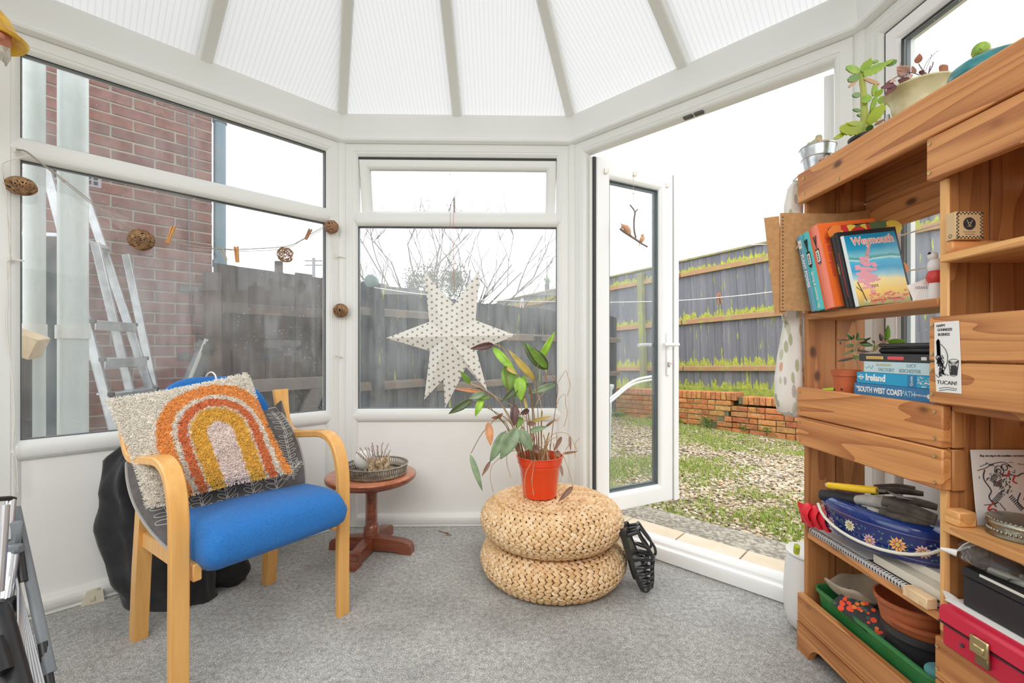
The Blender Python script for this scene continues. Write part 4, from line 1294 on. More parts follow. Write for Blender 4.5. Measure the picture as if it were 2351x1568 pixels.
sprig(.10, .14, .10, .66, 6, .085, 1); sprig(.24, .06, .27, .34, 4, .085, 2); sprig(.40, .03, .42, .32, 4, .09, 3); sprig(.56, .03, .60, .32, 4, .09, 4); sprig(.72, .03, .78, .34, 5, .085, 5)
sprig(.88, .10, .93, .60, 7, .07, 6); sprig(.94, .56, .93, .92, 4, .08, 7); sprig(.20, .30, .16, .60, 4, .07, 8); sprig(.82, .12, .98, .26, 4, .06, 9)

# rainbow cushion
TLc, TRc, BRc, BLc = P(250, 922, 1.46), P(566, 862, 1.68), P(664, 1083, 1.52), P(345, 1162, 1.35)
rf_, rn = pillow_fn(BLc, BRc, TRc, TLc, .12, .38, 8, .012, tocam)
wv_ = (BRc - BLc).length; hv_ = (TLc - BLc).length
MRc = basis(BLc, BRc - BLc, TLc - BLc)
def shag():
    m, t, b = nt('tufted_rainbow_wool')
    at_ = N(t, 'ShaderNodeAttribute'); at_.attribute_name = 'cushion_uv'
    sx = N(t, 'ShaderNodeSeparateXYZ'); t.links.new(at_.outputs['Vector'], sx.inputs[0])
    tc = N(t, 'ShaderNodeTexCoord')
    wob = noi(t, tc.outputs['Object'], 70, 2)
    w2 = math_(t, 'MULTIPLY', math_(t, 'SUBTRACT', wob, .5), .05)
    x = math_(t, 'SUBTRACT', sx.outputs[0], .645); y = math_(t, 'MULTIPLY', math_(t, 'SUBTRACT', sx.outputs[1], .42), .86)
    # arches lean slightly, so shear x with height
    x = math_(t, 'ADD', x, math_(t, 'MULTIPLY', y, -.06))
    yp = math_(t, 'MAXIMUM', y, 0.0)
    r = math_(t, 'SQRT', math_(t, 'ADD', math_(t, 'MULTIPLY', x, x), math_(t, 'MULTIPLY', yp, yp)))
    r = math_(t, 'ADD', r, w2)
    cream, org, rust, must, pink = (.90, .85, .76), (.96, .42, .09), (.82, .23, .06), (.90, .54, .06), (.93, .80, .75)
    c = ramp(t, r, [(0, pink), (.090, must), (.205, cream), (.222, rust), (.290, cream), (.330, org), (.440, cream)], 'CONSTANT')
    lum = ramp(t, noi(t, tc.outputs['Object'], 330, 2, .6), [(.3, (.62, .60, .58)), (.55, (1, 1, 1))])
    c = mix(t, 1.0, c, lum, 'MULTIPLY')
    t.links.new(c, b.inputs['Base Color']); b.inputs['Roughness'].default_value = .95; b.inputs['Sheen Weight'].default_value = .3
    bump(t, b, noi(t, tc.outputs['Object'], 300, 3, .6), .7, .004)
    return m
b = MB(); NS = 190
uvs = []
for side in (1, -1):
    nn = NS if side == 1 else 40
    def fn(s, t, side=side):
        h = min(1.0, 8 * min(s, 1 - s, t, 1 - t) + .25)
        base_ = rf_(s, t, side)
        v = noise.noise(base_ * 150) * .5 + noise.noise(base_ * 75 + V((5, 5, 5))) * .5
        fold_d = -.035 * math.exp(-((s - .13 - (t) * .10) / .045) ** 2) * max(0, 1 - t * 2.2) if side == 1 else 0
        j = V((noise.noise(base_ * 120 + V((9, 0, 0))), noise.noise(base_ * 120 + V((0, 9, 0))), noise.noise(base_ * 120 + V((0, 0, 9))))) * .006
        uvs.append((s, t, 0))
        return base_ + rn * (side * (.004 + .007 * v) + fold_d) + j
    b.grid(fn, nn, nn)
rc = thing('cushion', 'tufted cream cushion with an orange, rust and mustard rainbow', 'cushion', loc=(BLc + BRc) / 2)
ro = b.obj('cover', shag(), rc, smooth=0)
ro.data.shade_smooth()
a_ = ro.data.attributes.new('cushion_uv', 'FLOAT_VECTOR', 'POINT')
a_.data.foreach_set('vector', [c for p in uvs for c in p])
# tufts: short loops standing proud of the front
tb_ = MB(); r5 = random.Random(4); vs_all, fs_all, tuv = [], [], []
for i in range(22000):
    s, t = r5.random(), r5.random()
    if i < 1500: 
        k = r5.random(); s, t = r5.choice(((k, 0), (k, 1), (0, k), (1, k)))
    p = rf_(s, t, 1) + rn * .005
    fold_d = -.035 * math.exp(-((s - .13 - t * .10) / .045) ** 2) * max(0, 1 - t * 2.2); p = p + rn * fold_d
    d = (rn + V((r5.uniform(-.9, .9), r5.uniform(-.9, .9), r5.uniform(-1.1, .4)))).normalized() * r5.uniform(.005, .009)
    if i < 1500: d = ((p - (BLc + TRc) / 2).normalized() * .7 + V((r5.uniform(-.7, .7), r5.uniform(-.7, .7), r5.uniform(-.7, .7)))).normalized() * .013
    w = d.cross(V((r5.uniform(-1, 1), r5.uniform(-1, 1), r5.uniform(-1, 1)))).normalized() * .0016; w2_ = d.cross(w).normalized() * .0016
    bx = len(vs_all); vs_all += [p + w, p - w * .5 + w2_, p - w * .5 - w2_, p + d + w * .6, p + d - w * .3 + w2_ * .6, p + d - w * .3 - w2_ * .6]
    fs_all += [(bx, bx + 1, bx + 4, bx + 3), (bx + 1, bx + 2, bx + 5, bx + 4), (bx + 2, bx, bx + 3, bx + 5), (bx + 3, bx + 4, bx + 5)]
    tuv += [s, t, 0] * 6
tb_.v, tb_.f, tb_.m = vs_all, fs_all, [0] * len(fs_all)
to_ = tb_.obj('tufts', ro.data.materials[0], rc, smooth=0, kind='stuff')
a_ = to_.data.attributes.new('cushion_uv', 'FLOAT_VECTOR', 'POINT'); a_.data.foreach_set('vector', tuv)

# ---- black coat/bag hanging behind the chair ------------------------
def cloth_blob(name, secs, m, label, cat, seed=0, folds=7, amp=.018, n=48, solidtop=True):
    """secs: (centre, rx, ry, angle) from bottom to top, lofted with vertical folds"""
    rings = []
    sc = []
    for i in range(len(secs) - 1):
        for k in range(6):
            t = k / 6; a, c = secs[i], secs[i + 1]; t2 = t * t * (3 - 2 * t)
            sc.append((a[0].lerp(c[0], t), a[1] + (c[1] - a[1]) * t2, a[2] + (c[2] - a[2]) * t2))
    sc.append(secs[-1][:3])
    for i, (c, rx, ry) in enumerate(sc):
        rg_ = []
        for k in range(n):
            a = 2 * math.pi * k / n
            f = 1 + 0
            w = amp * (math.sin(a * folds + seed + i * .12) * .22 + noise.noise(V((math.cos(a) * 2.2, math.sin(a) * 2.2, i * .18 + seed))) * 1.6)
            d = V((math.cos(a), math.sin(a), 0)); 
            rg_.append(c + V((d.x * (rx + w), d.y * (ry + w), noise.noise(V((a, i * .3, seed))) * .008)))
        rings.append(rg_)
    b = MB(); b.loft(rings)
    return b.obj(name, m, label=label, cat=cat, smooth=70)
M_['blackcloth'] = mat('black_brushed_cloth', (.012, .012, .014), .9, var=((.030, .030, .033), 9, .45, .7), bmp=(18, .4, .01), sheen=.15)
def bc(x, y, Y): return P(x, y, Y)
cloth_blob('coat', [(bc(400, 1395, 1.80) * 1.0, .13, .05), (bc(392, 1370, 1.79), .17, .10), (bc(372, 1300, 1.79), .19, .115), (bc(328, 1200, 1.77), .145, .10), (bc(308, 1120, 1.75), .118, .09), (bc(318, 1050, 1.74), .095, .08), (bc(350, 985, 1.74), .04, .04)],
           M_['blackcloth'], 'black coat bundled on the floor and hanging behind the blue armchair', 'coat', 2.0)
bb_ = cloth_blob('bag', [(G(515, 1352, 0) + V((-.05, .06, .004)), .10, .06), (G(505, 1352, 0) + V((-.05, .06, .05)), .125, .085), (G(505, 1352, 0) + V((-.05, .06, .10)), .11, .07), (G(505, 1352, 0) + V((-.06, .06, .135)), .05, .03)],
           M_['blackcloth'], 'slumped black cloth bag on the carpet under the blue seat', 'bag', 5.0, 5, .010)

# ---- white plastic wedge on the carpet ------------------------------
c = G(214, 1380)
MWg = Matrix.Translation(c) @ Matrix.Rotation(R(40), 4, 'Z')
t_ = thing('door_wedge', 'cream plastic block lying on the carpet by the skirting', 'wedge', M=MWg)
b = MB(MWg); b.prism([(-.035, 0), (.035, 0), (.030, .042), (-.018, .05)], -.026, .026); b.obj('body', mat('cream_plastic', (.72, .66, .53), .5), t_)
b = MB(MWg); b.box(-.008, .008, -.03, -.0255, .012, .03, .002); b.box(-.012, .02, -.012, .012, .045, .052, .002); b.obj('rib', mat('cream_plastic_2', (.66, .60, .48), .5), t_)

# ---- round side table ----------------------------------------------
TC = V((-.700, 2.215, 0)); MT = Matrix.Translation(TC) @ Matrix.Rotation(R(-8), 4, 'Z')
tt = thing('side_table', 'low round red-brown wooden side table on a cross foot', 'table', M=MT)
b = MB(MT); zt = .388
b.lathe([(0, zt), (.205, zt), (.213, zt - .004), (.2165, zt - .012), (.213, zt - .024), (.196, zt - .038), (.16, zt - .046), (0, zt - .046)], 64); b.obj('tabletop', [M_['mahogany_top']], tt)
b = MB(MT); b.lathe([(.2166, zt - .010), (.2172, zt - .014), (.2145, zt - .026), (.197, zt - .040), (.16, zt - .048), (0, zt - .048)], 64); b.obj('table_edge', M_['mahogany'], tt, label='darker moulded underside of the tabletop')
b = MB(MT)
def oct_(s, z): 
    c_ = s * .72
    return [(s, -c_ * .5, z), (s, c_ * .5, z), (c_ * .5, s, z), (-c_ * .5, s, z), (-s, c_ * .5, z), (-s, -c_ * .5, z), (-c_ * .5, -s, z), (c_ * .5, -s, z)]
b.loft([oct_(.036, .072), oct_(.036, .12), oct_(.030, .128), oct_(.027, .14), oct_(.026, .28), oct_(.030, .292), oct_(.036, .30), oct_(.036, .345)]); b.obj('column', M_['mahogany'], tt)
for k in range(4):
    Mk = MT @ Matrix.Rotation(R(90 * k), 4, 'Z')
    b = MB(Mk)
    pf = [(.0, .012), (.0, .074), (.06, .074), (.17, .062), (.200, .052), (.212, .035), (.214, .0), (.150, .0), (.148, .010), (.03, .012)]
    b.prism(pf, -.024, .024)
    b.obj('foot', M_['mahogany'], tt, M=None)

# tray with ball, dried lavender, dish
TRY = V((-.672, 2.195, zt)); 
ty = thing('tray', 'round pierced metal tray standing on the side table', 'tray', loc=TRY)
M_['pewter'] = mat('aged_pewter', (.42, .38, .31), .38, .85, var=((.26, .23, .19), 40, .4, .6), bmp=(60, .3, .003))
b = MB(Matrix.Translation(TRY)); b.lathe([(0, .0), (.140, .0), (.142, .004), (.140, .006), (0, .006)], 56); b.lathe([(.139, .0), (.150, .004), (.151, .010), (.146, .012)], 56); b.lathe([(.150, .046), (.156, .048), (.157, .052), (.152, .054), (.148, .050)], 56); b.obj('base', M_['pewter'], ty)
b = MB(Matrix.Translation(TRY))
for k in range(84):
    a0 = 2 * math.pi * k / 84; a1 = a0 + .05; a2 = a0 - .05
    for a1_ in (a0 + .055, a0 - .055):
        b.tube([(.1465 * math.cos(a0), .1465 * math.sin(a0), .009), (.1495 * math.cos((a0 + a1_) / 2), .1495 * math.sin((a0 + a1_) / 2), .028), (.1515 * math.cos(a1_), .1515 * math.sin(a1_), .050)], .0021, 4)
b.obj('pierced_rim', M_['pewter'], ty)
MS = V((-.742, 2.235, zt + .007))
b = MB(Matrix.Translation(MS)); b.ball((0, 0, .050), .050, 32, 20, 1, 1, 1.0); b.obj('ball', mat('plaster_white', (.82, .80, .76), .75, bmp=(30, .15, .004)), label='white ball ornament in the pierced tray', cat='ornament')
t_ = thing('dried_lavender', 'bunch of dried lavender and husks lying in the pierced tray', 'dried flowers', loc=TRY + V((-.02, -.02, .008)))
r6 = random.Random(21); b1, b2, b3 = MB(), MB(), MB()
bs = TRY + V((.020, -.045, .010))
for i in range(15):
    a = -.75 + 1.35 * i / 14 + r6.uniform(-.1, .1); l = r6.uniform(.10, .175)
    tip = bs + V((math.sin(a) * l * .85 - .01, r6.uniform(-.02, .03), math.cos(a) * l * .9 + .01))
    mid = bs.lerp(tip, .5) + V((r6.uniform(-.008, .008), 0, .008))
    b1.tube([bs + V((r6.uniform(-.02, .02), 0, 0)), mid, tip], .0011, 4)
    for q in range(9):
        k = .45 + .55 * q / 8; p = mid.lerp(tip, (k - .45) / .55)
        b2.ball(p + V((r6.uniform(-.002, .002), r6.uniform(-.002, .002), 0)), .0030, 5, 4, 1, 1, 1.3)
for i in range(110):
    p = bs + V((r6.uniform(-.045, .06), r6.uniform(-.025, .03), r6.uniform(0, .065))); d = V((r6.uniform(-.6, .6), r6.uniform(-.4, .4), r6.uniform(.2, 1))).normalized() * r6.uniform(.018, .035); w = d.cross(V((0, 1, .2))).normalized() * .006
    b3.add([p, p + d * .5 + w, p + d, p + d * .5 - w], [(0, 1, 2, 3)])
b1.obj('stems', mat('dry_stem', (.42, .30, .17), .9), t_); b2.obj('flower_spikes', mat('dried_lavender', (.40, .30, .27), .9), t_, kind='stuff'); b3.obj('husks', mat('pale_husk', (.62, .47, .30), .9), t_, smooth=0, kind='stuff')
b = MB(Matrix.Translation(TRY + V((-.085, -.055, .008)))); b.lathe([(.0, 0), (.035, 0), (.046, .010), (.044, .018), (.040, .018), (.030, .006), (0, .006)], 28)
b.obj('dish', mat('dark_pewter', (.16, .15, .14), .3, .8), label='small dark metal dish in the tray, in front of the white ball', cat='dish')

# ---- two woven poufs --------------------------------------------------
M_['rush'] = stone_mat('banana_fibre', [(.74, .48, .24), (.84, .60, .35), (.62, .37, .16), (.80, .55, .30), (.88, .68, .44), (.70, .44, .20)], .65)
M_['rushcore'] = mat('banana_fibre_core', (.30, .17, .08), .9)
def pouf(c, label, rad, seed):
    t = thing('woven_pouf', label, 'pouf', loc=c, group='stacked woven poufs'); rr = random.Random(seed)
    H = .165; n_rows = []
    # meridian profile: bottom edge -> side -> top -> centre
    prof = cat_pts([(rad - .085, .0, .006), (rad - .045, 0, .014), (rad - .012, 0, .045), (rad, 0, .082), (rad - .012, 0, .120), (rad - .048, 0, .148), (rad - .10, 0, .160), (rad - .17, 0, .165), (rad - .24, 0, .166), (.02, 0, .166)], 12)
    # walk the profile in equal steps
    step = .0225; acc = 0; out = [(prof[0], prof[1] - prof[0])]
    for i in range(1, len(prof)):
        acc += (prof[i] - prof[i - 1]).length
        if acc >= step: out.append((prof[i], prof[i] - prof[i - 1])); acc = 0
    core = MB(Matrix.Translation(c)); core.lathe([(0, .004)] + [(p.x - .006, p.z - (.006 if p.z > .1 else -.002)) for p in prof[::4]] + [(0, .158)], 48); core.obj('core', M_['rushcore'], t)
    for p, tn in out:
        r_ = p.x
        if r_ < .022: continue
        tn = tn.normalized(); nrm3 = V((-tn.z, 0, tn.x)); nrm3 = nrm3 if nrm3.dot(V((r_ - rad * .3, 0, p.z - .08))) > 0 else -nrm3
        m = max(6, int(2 * math.pi * r_ / .027)); vs, fs = [], []
        for k in range(m):
            for sg in (-1, 1):
                a0 = 2 * math.pi * (k + (.5 if sg > 0 else 0.0) * .3 + rr.uniform(-.05, .05)) / m
                # leaf-shaped plait strand
                L2 = .019 * rr.uniform(.92, 1.08); W2 = .0085 * rr.uniform(.9, 1.1)
                ca, sa = math.cos(a0), math.sin(a0)
                tang = V((-sa, ca, 0)); rad_ = V((ca, sa, 0))
                T3 = rad_ * tn.x + V((0, 0, tn.z)); N3 = rad_ * nrm3.x + V((0, 0, nrm3.z))
                ctr = rad_ * r_ + V((0, 0, p.z)) + T3 * sg * .0050
                d1 = (tang * 1.0 + T3 * sg * .52).normalized(); d2 = N3.cross(d1)
                ctr = ctr + N3 * rr.uniform(-.001, .0015)
                bx = len(vs)
                A = ctr - d1 * L2 * .95 - N3 * .003; B = ctr + d1 * L2 * .95 - N3 * .003
                vs += [A, ctr - d1 * L2 * .4 + d2 * W2 * .8, ctr - d1 * L2 * .4 - d2 * W2 * .8, ctr - d1 * L2 * .35 + N3 * .006,
                       ctr + d1 * L2 * .4 + d2 * W2, ctr + d1 * L2 * .4 - d2 * W2, ctr + d1 * L2 * .4 + N3 * .0068, B,
                       ctr - d1 * L2 * .4 + d2 * W2 * .45 + N3 * .0046, ctr - d1 * L2 * .4 - d2 * W2 * .45 + N3 * .0046, ctr + d1 * L2 * .4 + d2 * W2 * .5 + N3 * .0052, ctr + d1 * L2 * .4 - d2 * W2 * .5 + N3 * .0052]
                fs += [tuple(i + bx for i in f) for f in ((0, 1, 8), (0, 8, 3), (0, 3, 9), (0, 9, 2), (1, 4, 10, 8), (8, 10, 6, 3), (3, 6, 11, 9), (9, 11, 5, 2), (4, 7, 10), (10, 7, 6), (6, 7, 11), (11, 7, 5))]
        b = MB(Matrix.Translation(c)); b.add(vs, fs)
        b.obj('braid_row', M_['rush'], t, smooth=60)
    return t
PC = V((.183, 2.0, 0))
pouf(PC, 'lower of two stacked round woven fibre poufs, on the carpet', .318, 1)
pouf(PC + V((-.006, .004, .168)), 'upper of two stacked round woven fibre poufs, carrying the red pot', .312, 2)

# ---- red plant pot and plant -----------------------------------------
PP = V((.125, 2.005, .336 + .008))
pot = thing('plant_pot', 'glossy red-orange plastic flowerpot standing on the woven poufs', 'plant pot', loc=PP)
M_['redpot'] = mat('red_orange_plastic', (.80, .065, .012), .22, coat=.3)
b = MB(Matrix.Translation(PP)); b.lathe([(0, .0), (.070, 0), (.074, .003), (.090, .128), (.093, .132), (.0945, .146), (.100, .150), (.103, .176), (.107, .178), (.107, .182), (.101, .182), (.094, .150), (.088, .13), (.072, .01), (0, .01)], 64); b.obj('pot', M_['redpot'], pot)
b = MB(Matrix.Translation(PP)); b.lathe([(0, .152), (.05, .150), (.091, .146)], 24); b.obj('soil', mat('potting_soil', (.09, .055, .035), .95, bmp=(60, .8, .01)), pot)

pl_ = thing('potted_plant', 'straggly broad-leaved plant with many dried stems in the red pot', 'plant', loc=PP + V((0, 0, .15)))
def K(x, y, Y): return P(1020 + x / 3.824, 750 + y / 3.824, Y)
LC = {'g': (.13, .24, .03), 'b': (.24, .44, .03), 'd': (.065, .10, .03), 'y': (.18, .25, .14), 'p': (.085, .035, .03), 'o': (.50, .22, .09), 'w': (.20, .10, .06), 'm': (.36, .27, .06)}
for k_, c_ in LC.items():
    M_['leaf' + k_] = mat('leaf_' + {'g': 'green', 'b': 'bright_green', 'd': 'dark_green', 'y': 'grey_green', 'p': 'purple_brown', 'o': 'dry_orange', 'w': 'withered_brown', 'm': 'mottled'}[k_], c_, .42, var=(tuple(min(1, x * 1.6) for x in c_), 14, .4, .65))
def leaf(p, q, w, m, bend=0.0, fold=.35, parent=pl_, name='leaf', face=None, nm=10):
    p, q = V(p), V(q); d = q - p; l = d.length; d.normalize()
    view = V(face) if face else (p + q) / 2 - V((0, 0, 1)); view = -view if not face else view
    view.normalize(); side = d.cross(view).normalized(); up = side.cross(d).normalized()
    rows = []
    for i in range(nm + 1):
        t = i / nm
        ww = w * .5 * (math.sin(math.pi * min(1, t ** .75)) ** .85) + .0004
        c = p + d * (l * t) + up * (bend * l * math.sin(math.pi * t)) 
        rows.append([c - side * ww + up * ww * fold, c - side * ww * .5 + up * ww * fold * .35, c, c + side * ww * .5 + up * ww * fold * .35, c + side * ww + up * ww * fold])
    b = MB(); vs = [x for r in rows for x in r]
    b.add(vs, [(i * 5 + j, i * 5 + j + 1, i * 5 + 5 + j + 1, i * 5 + 5 + j) for i in range(nm) for j in range(4)])
    o = b.obj(name, m, parent, smooth=80, solid=.0007)
    return o
def px2m(w, Y): return 1.15 * w / 3.824 * Y / FPX
SB = MB()
def stemline(pts, r=.0022, m=None):
    global SB
    b = MB(); b.tube(cat_pts(pts, 5), r, 6); b.obj('stem', M_[m or 'stalk'], pl_)
M_['stalk'] = mat('olive_stalk', (.23, .21, .08), .6, var=((.30, .15, .07), 20, .4, .6))
M_['drystalk'] = mat('dry_stalk', (.42, .27, .14), .8, var=((.55, .40, .24), 20, .4, .6))
S0 = lambda x, dy=0: V((PP.x + (x - 840) / 3.824 * 2.0 / FPX, PP.y + dy, PP.z + .152))
leaves = [
 ((435, 155), (225, 195), 52, 'p', 1.95, (600, 400), .05), ((425, 180), (640, 420), 62, 'b', 1.98, None, .05), ((540, 335), (625, 620), 125, 'g', 1.99, None, .04),
 ((660, 440), (675, 650), 92, 'b', 1.93, None, .05), ((800, 475), (560, 200), 52, 'm', 1.99, (790, 700), .05), ((910, 375), (680, 135), 105, 'd', 2.02, (850, 600), .06), ((905, 370), (720, 150), 60, 'g', 2.01, None, .03),
 ((828, 315), (972, 40), 52, 'b', 2.05, (800, 640), .03), ((978, 505), (735, 590), 52, 'y', 2.02, (990, 650), .06), ((228, 500), (138, 388), 42, 'g', 1.90, (430, 600), .05),
 ((345, 572), (90, 545), 30, 'o', 1.92, None, .03), ((355, 582), (210, 635), 52, 'y', 1.88, (450, 620), .05), ((240, 640), (38, 765), 62, 'd', 1.86, (430, 740), .06), ((335, 618), (272, 790), 52, 'b', 1.90, None, .06), ((400, 618), (270, 630), 26, 'g', 1.89, None, .02),
 ((650, 525), (508, 655), 55, 'd', 1.92, None, .06), ((765, 500), (600, 560), 34, 'd', 1.96, None, .04), ((620, 690), (612, 875), 66, 'p', 1.93, None, .04), ((745, 730), (665, 770), 42, 'p', 1.92, None, .05), ((660, 790), (650, 890), 66, 'g', 1.94, None, .04),
 ((648, 885), (492, 1165), 112, 'y', 1.86, None, .08), ((540, 915), (400, 1190), 84, 'y', 1.88, None, .08), ((405, 1180), (330, 1312), 26, 'w', 1.87, None, .02), ((665, 905), (772, 1092), 92, 'y', 1.88, None, .08),
 ((228, 1120), (335, 1442), 46, 'y', 1.84, None, .03), ((385, 838), (408, 1045), 60, 'o', 1.87, None, .08), ((470, 800), (515, 760), 30, 'w', 1.88, None, .06), ((470, 800), (412, 800), 26, 'w', 1.88, None, .06),
 ((765, 830), (945, 785), 26, 'm', 1.93, None, .05), ((750, 915), (910, 875), 40, 'y', 1.92, None, .06), ((730, 850), (810, 850), 36, 'w', 1.92, None, .1), ((890, 880), (980, 810), 18, 'w', 1.93, None, .1),
 ((1030, 965), (965, 1090), 30, 'w', 1.94, None, .1), ((1040, 1115), (1165, 1095), 18, 'w', 1.94, None, .1), ((1100, 960), (1110, 1090), 18, 'w', 1.96, None, .05), ((1130, 1402), (1003, 1535), 38, 'w', 1.84, None, .08), ((1020, 1210), (1040, 1315), 22, 'w', 1.88, None, .05),
 ((770, 930), (760, 1060), 30, 'w', 1.93, None, .05), ((980, 1090), (1020, 1150), 40, 'w', 1.95, None, .1), ((780, 1050), (840, 1110), 60, 'w', 1.93, None, .1), ((640, 1000), (660, 1100), 26, 'w', 1.92, None, .05),
 ((880, 390), (900, 500), 16, 'w', 2.0, None, .0), ((700, 620), (735, 760), 22, 'm', 1.96, None, .02), ((545, 350), (640, 420), 34, 'm', 1.95, None, .03), ((690, 430), (725, 500), 34, 'g', 1.97, None, .03)]
for (a, c_, w, m, Y, via, bend) in leaves:
    leaf(K(*a, Y), K(*c_, Y - .02), px2m(w, Y), M_['leaf' + m], bend)
st_ = [[(700, 1160), (600, 870), (440, 610), (228, 498)], [(710, 1160), (620, 880), (470, 640), (350, 578)], [(690, 1160), (590, 860), (430, 740), (240, 655)], [(720, 1160), (640, 900), (560, 620), (545, 340)],
       [(735, 1160), (690, 800), (620, 400), (520, 195), (435, 155)], [(750, 1160), (720, 760), (690, 620), (675, 640)], [(830, 1160), (790, 800), (760, 560), (735, 590)], [(840, 1160), (820, 700), (808, 420), (830, 310)],
       [(855, 1165), (850, 700), (800, 560), (800, 470)], [(860, 1160), (850, 900), (860, 740)], [(700, 1150), (540, 870), (430, 740), (385, 700), (250, 660)], [(915, 1165), (950, 900), (985, 650), (990, 500), (905, 385)],
       [(690, 1150), (600, 1000), (650, 890)], [(715, 1150), (560, 900), (470, 800), (430, 830), (330, 940), (235, 1110)], [(760, 1150), (700, 900), (665, 905)], [(780, 1150), (740, 780), (700, 600)], [(700, 1150), (640, 940), (540, 915)],
       [(730, 1150), (660, 760), (600, 640), (640, 530)], [(800, 1150), (770, 700), (745, 520)], [(680, 1160), (560, 880), (500, 820), (470, 800)]]
for i, s in enumerate(st_):
    Yt = 1.98 - .09 * (abs(s[-1][0] - 750) / 500)
    pts = [S0(s[0][0], rnd.uniform(-.03, .03))] + [K(x, y, 2.0 + (Yt - 2.0) * (k + 1) / (len(s) - 1)) for k, (x, y) in enumerate(s[1:])]
    stemline(pts, .0018 if i % 3 else .0026, 'stalk' if i % 4 else 'drystalk')
dry = [[(1000, 490), (1040, 420), (1070, 388), (1085, 440), (1105, 510), (1080, 610)], [(985, 700), (1010, 630), (1060, 595), (1065, 680), (1080, 760), (1050, 880)], [(890, 1030), (960, 940), (1080, 940), (1150, 1050), (1158, 1100), (1045, 1115)],
       [(1040, 1120), (1100, 1280), (1130, 1400)], [(780, 1170), (715, 1290), (710, 1460), (760, 1545), (840, 1560)], [(795, 1170), (770, 1340), (785, 1480)], [(640, 1085), (560, 1110), (550, 1200), (585, 1330)], [(490, 1150), (415, 1230), (405, 1340), (430, 1450)],
       [(1000, 965), (940, 990), (870, 1050)], [(1190, 975), (1150, 1030), (1150, 1150)], [(1095, 970), (1100, 1020), (1060, 1090)], [(740, 830), (660, 740), (540, 660), (430, 600)], [(885, 570), (840, 620), (800, 700)]]
for i, s in enumerate(dry):
    Y = 1.86 if i in (4, 5) else 1.93
    pts = [K(x, y, Y) for x, y in s]
    if i in (4, 5): pts[0] = K(*s[0], 1.90)
    stemline(pts, .0014, 'drystalk')
r7 = random.Random(9)
for i in range(34):
    a = r7.uniform(0, 6.28); rr_ = r7.uniform(.01, .075)
    p = PP + V((math.cos(a) * rr_, math.sin(a) * rr_, .150)); q = p + V((r7.uniform(-.03, .03), r7.uniform(-.02, .02), r7.uniform(.05, .13)))
    stemline([p, p.lerp(q, .5) + V((r7.uniform(-.008, .008), 0, 0)), q], r7.uniform(.0016, .0032), 'drystalk')

# twig on the carpet
c = G(1025, 1225)
b = MB(); b.tube([c + V((-.05, .03, .003)), c + V((-.01, .0, .006)), c + V((.03, -.03, .004))], .0022, 5); b.tube([c + V((-.01, 0, .006)), c + V((.01, -.02, .012)), c + V((.015, -.045, .006))], [.001, .005, .001], 5)
b.obj('dried_leaf', M_['leafw'], label='dried leaf and twig lying on the carpet between table and poufs', cat='leaf')

# ---- black jelly sandals ---------------------------------------------
def sandal(toe, heel, side, L_, label):
    """sole from toe to heel; side = direction from sole to foot side"""
    M = basis(toe, heel - toe, side)       # x toe->heel, y = upper side, z = across
    t = thing('sandal', label, 'sandal', M=M, group='black jelly sandals leaning on the poufs')
    l = (heel - toe).length
    def wd(u): return (.030 + .016 * math.sin(math.pi * min(1, u * 1.25)) - .006 * math.exp(-((u - .6) / .15) ** 2)) * (1 - .85 * max(0, (u - .93) / .07) ** 2) * (1 - .7 * max(0, (.07 - u) / .07) ** 2)
    b = MB(M); rings = []
    for i in range(25):
        u = i / 24; w = wd(u); lift = .010 * (1 - u) ** 2; th = .016 + (.008 if u > .55 else 0)
        rings.append([(u * l, lift, -w), (u * l, lift + .004, -w - .002), (u * l, lift - .004 + .0, -w - .001), (u * l, lift - th, -w * .94), (u * l, lift - th, w * .94), (u * l, lift - .004, w + .001), (u * l, lift + .004, w + .002), (u * l, lift, w)])
    b.loft(rings); b.obj('sole', M_['blackrubber'], t, smooth=50)
    for (u0, u1, h, wv2) in ((.07, .07, .030, .010), (.15, .14, .040, .008), (.24, .22, .048, .008), (.33, .30, .054, .008), (.43, .38, .060, .009), (.56, .47, .070, .010)):
        b = MB(M); w0 = wd(u0)
        pts = [(u0 * l, .002, -w0), (u0 * l - .004, h * .62, -w0 * .92), (u1 * l, h, -w0 * .25), (u1 * l, h, w0 * .25), (u0 * l - .004, h * .62, w0 * .92), (u0 * l, .002, w0)]
        b.tube(cat_pts(pts, 4), wv2 * .62, 6, flat=.45); b.obj('strap', M_['blackrubber'], t)
    b = MB(M)
    b.tube(cat_pts([(.05 * l, .028, 0), (.2 * l, .045, .0), (.36 * l, .058, 0), (.46 * l, .070, 0)], 5), .008, 6, flat=.5)
    b.tube(cat_pts([(.56 * l, .010, -.036), (.50 * l, .072, -.024), (.62 * l, .082, -.030), (.80 * l, .062, -.031), (.95 * l, .050, -.018), (.975 * l, .050, 0), (.95 * l, .050, .018), (.80 * l, .062, .031), (.62 * l, .082, .030), (.50 * l, .072, .024), (.56 * l, .010, .036)], 4), .0055, 6)
    b.obj('strap', M_['blackrubber'], t)
    b = MB(M)
    for z in (-.024, .024): b.tube([(.90 * l, 0, z), (.93 * l, .05, z * .8)], .007, 6)
    b.obj('heel_cup', M_['blackrubber'], t)
    b = MB(M); b.box(.47 * l, .55 * l, .074, .080, -.012, .012, .003); b.obj('buckle', M_['black'], t)
toe1 = P(1482, 1352, 1.80); toe1.z = .022; heel1 = P(1437, 1212, 1.84)
sandal(toe1, heel1, V((.80, -.45, .3)), .25, 'front black jelly sandal leaning toe-down against the poufs')
toe2 = P(1462, 1330, 1.90); toe2.z = .022; heel2 = P(1437, 1198, 1.92)
sandal(toe2, heel2, V((.80, -.40, .3)), .25, 'second black jelly sandal tucked behind the front one')

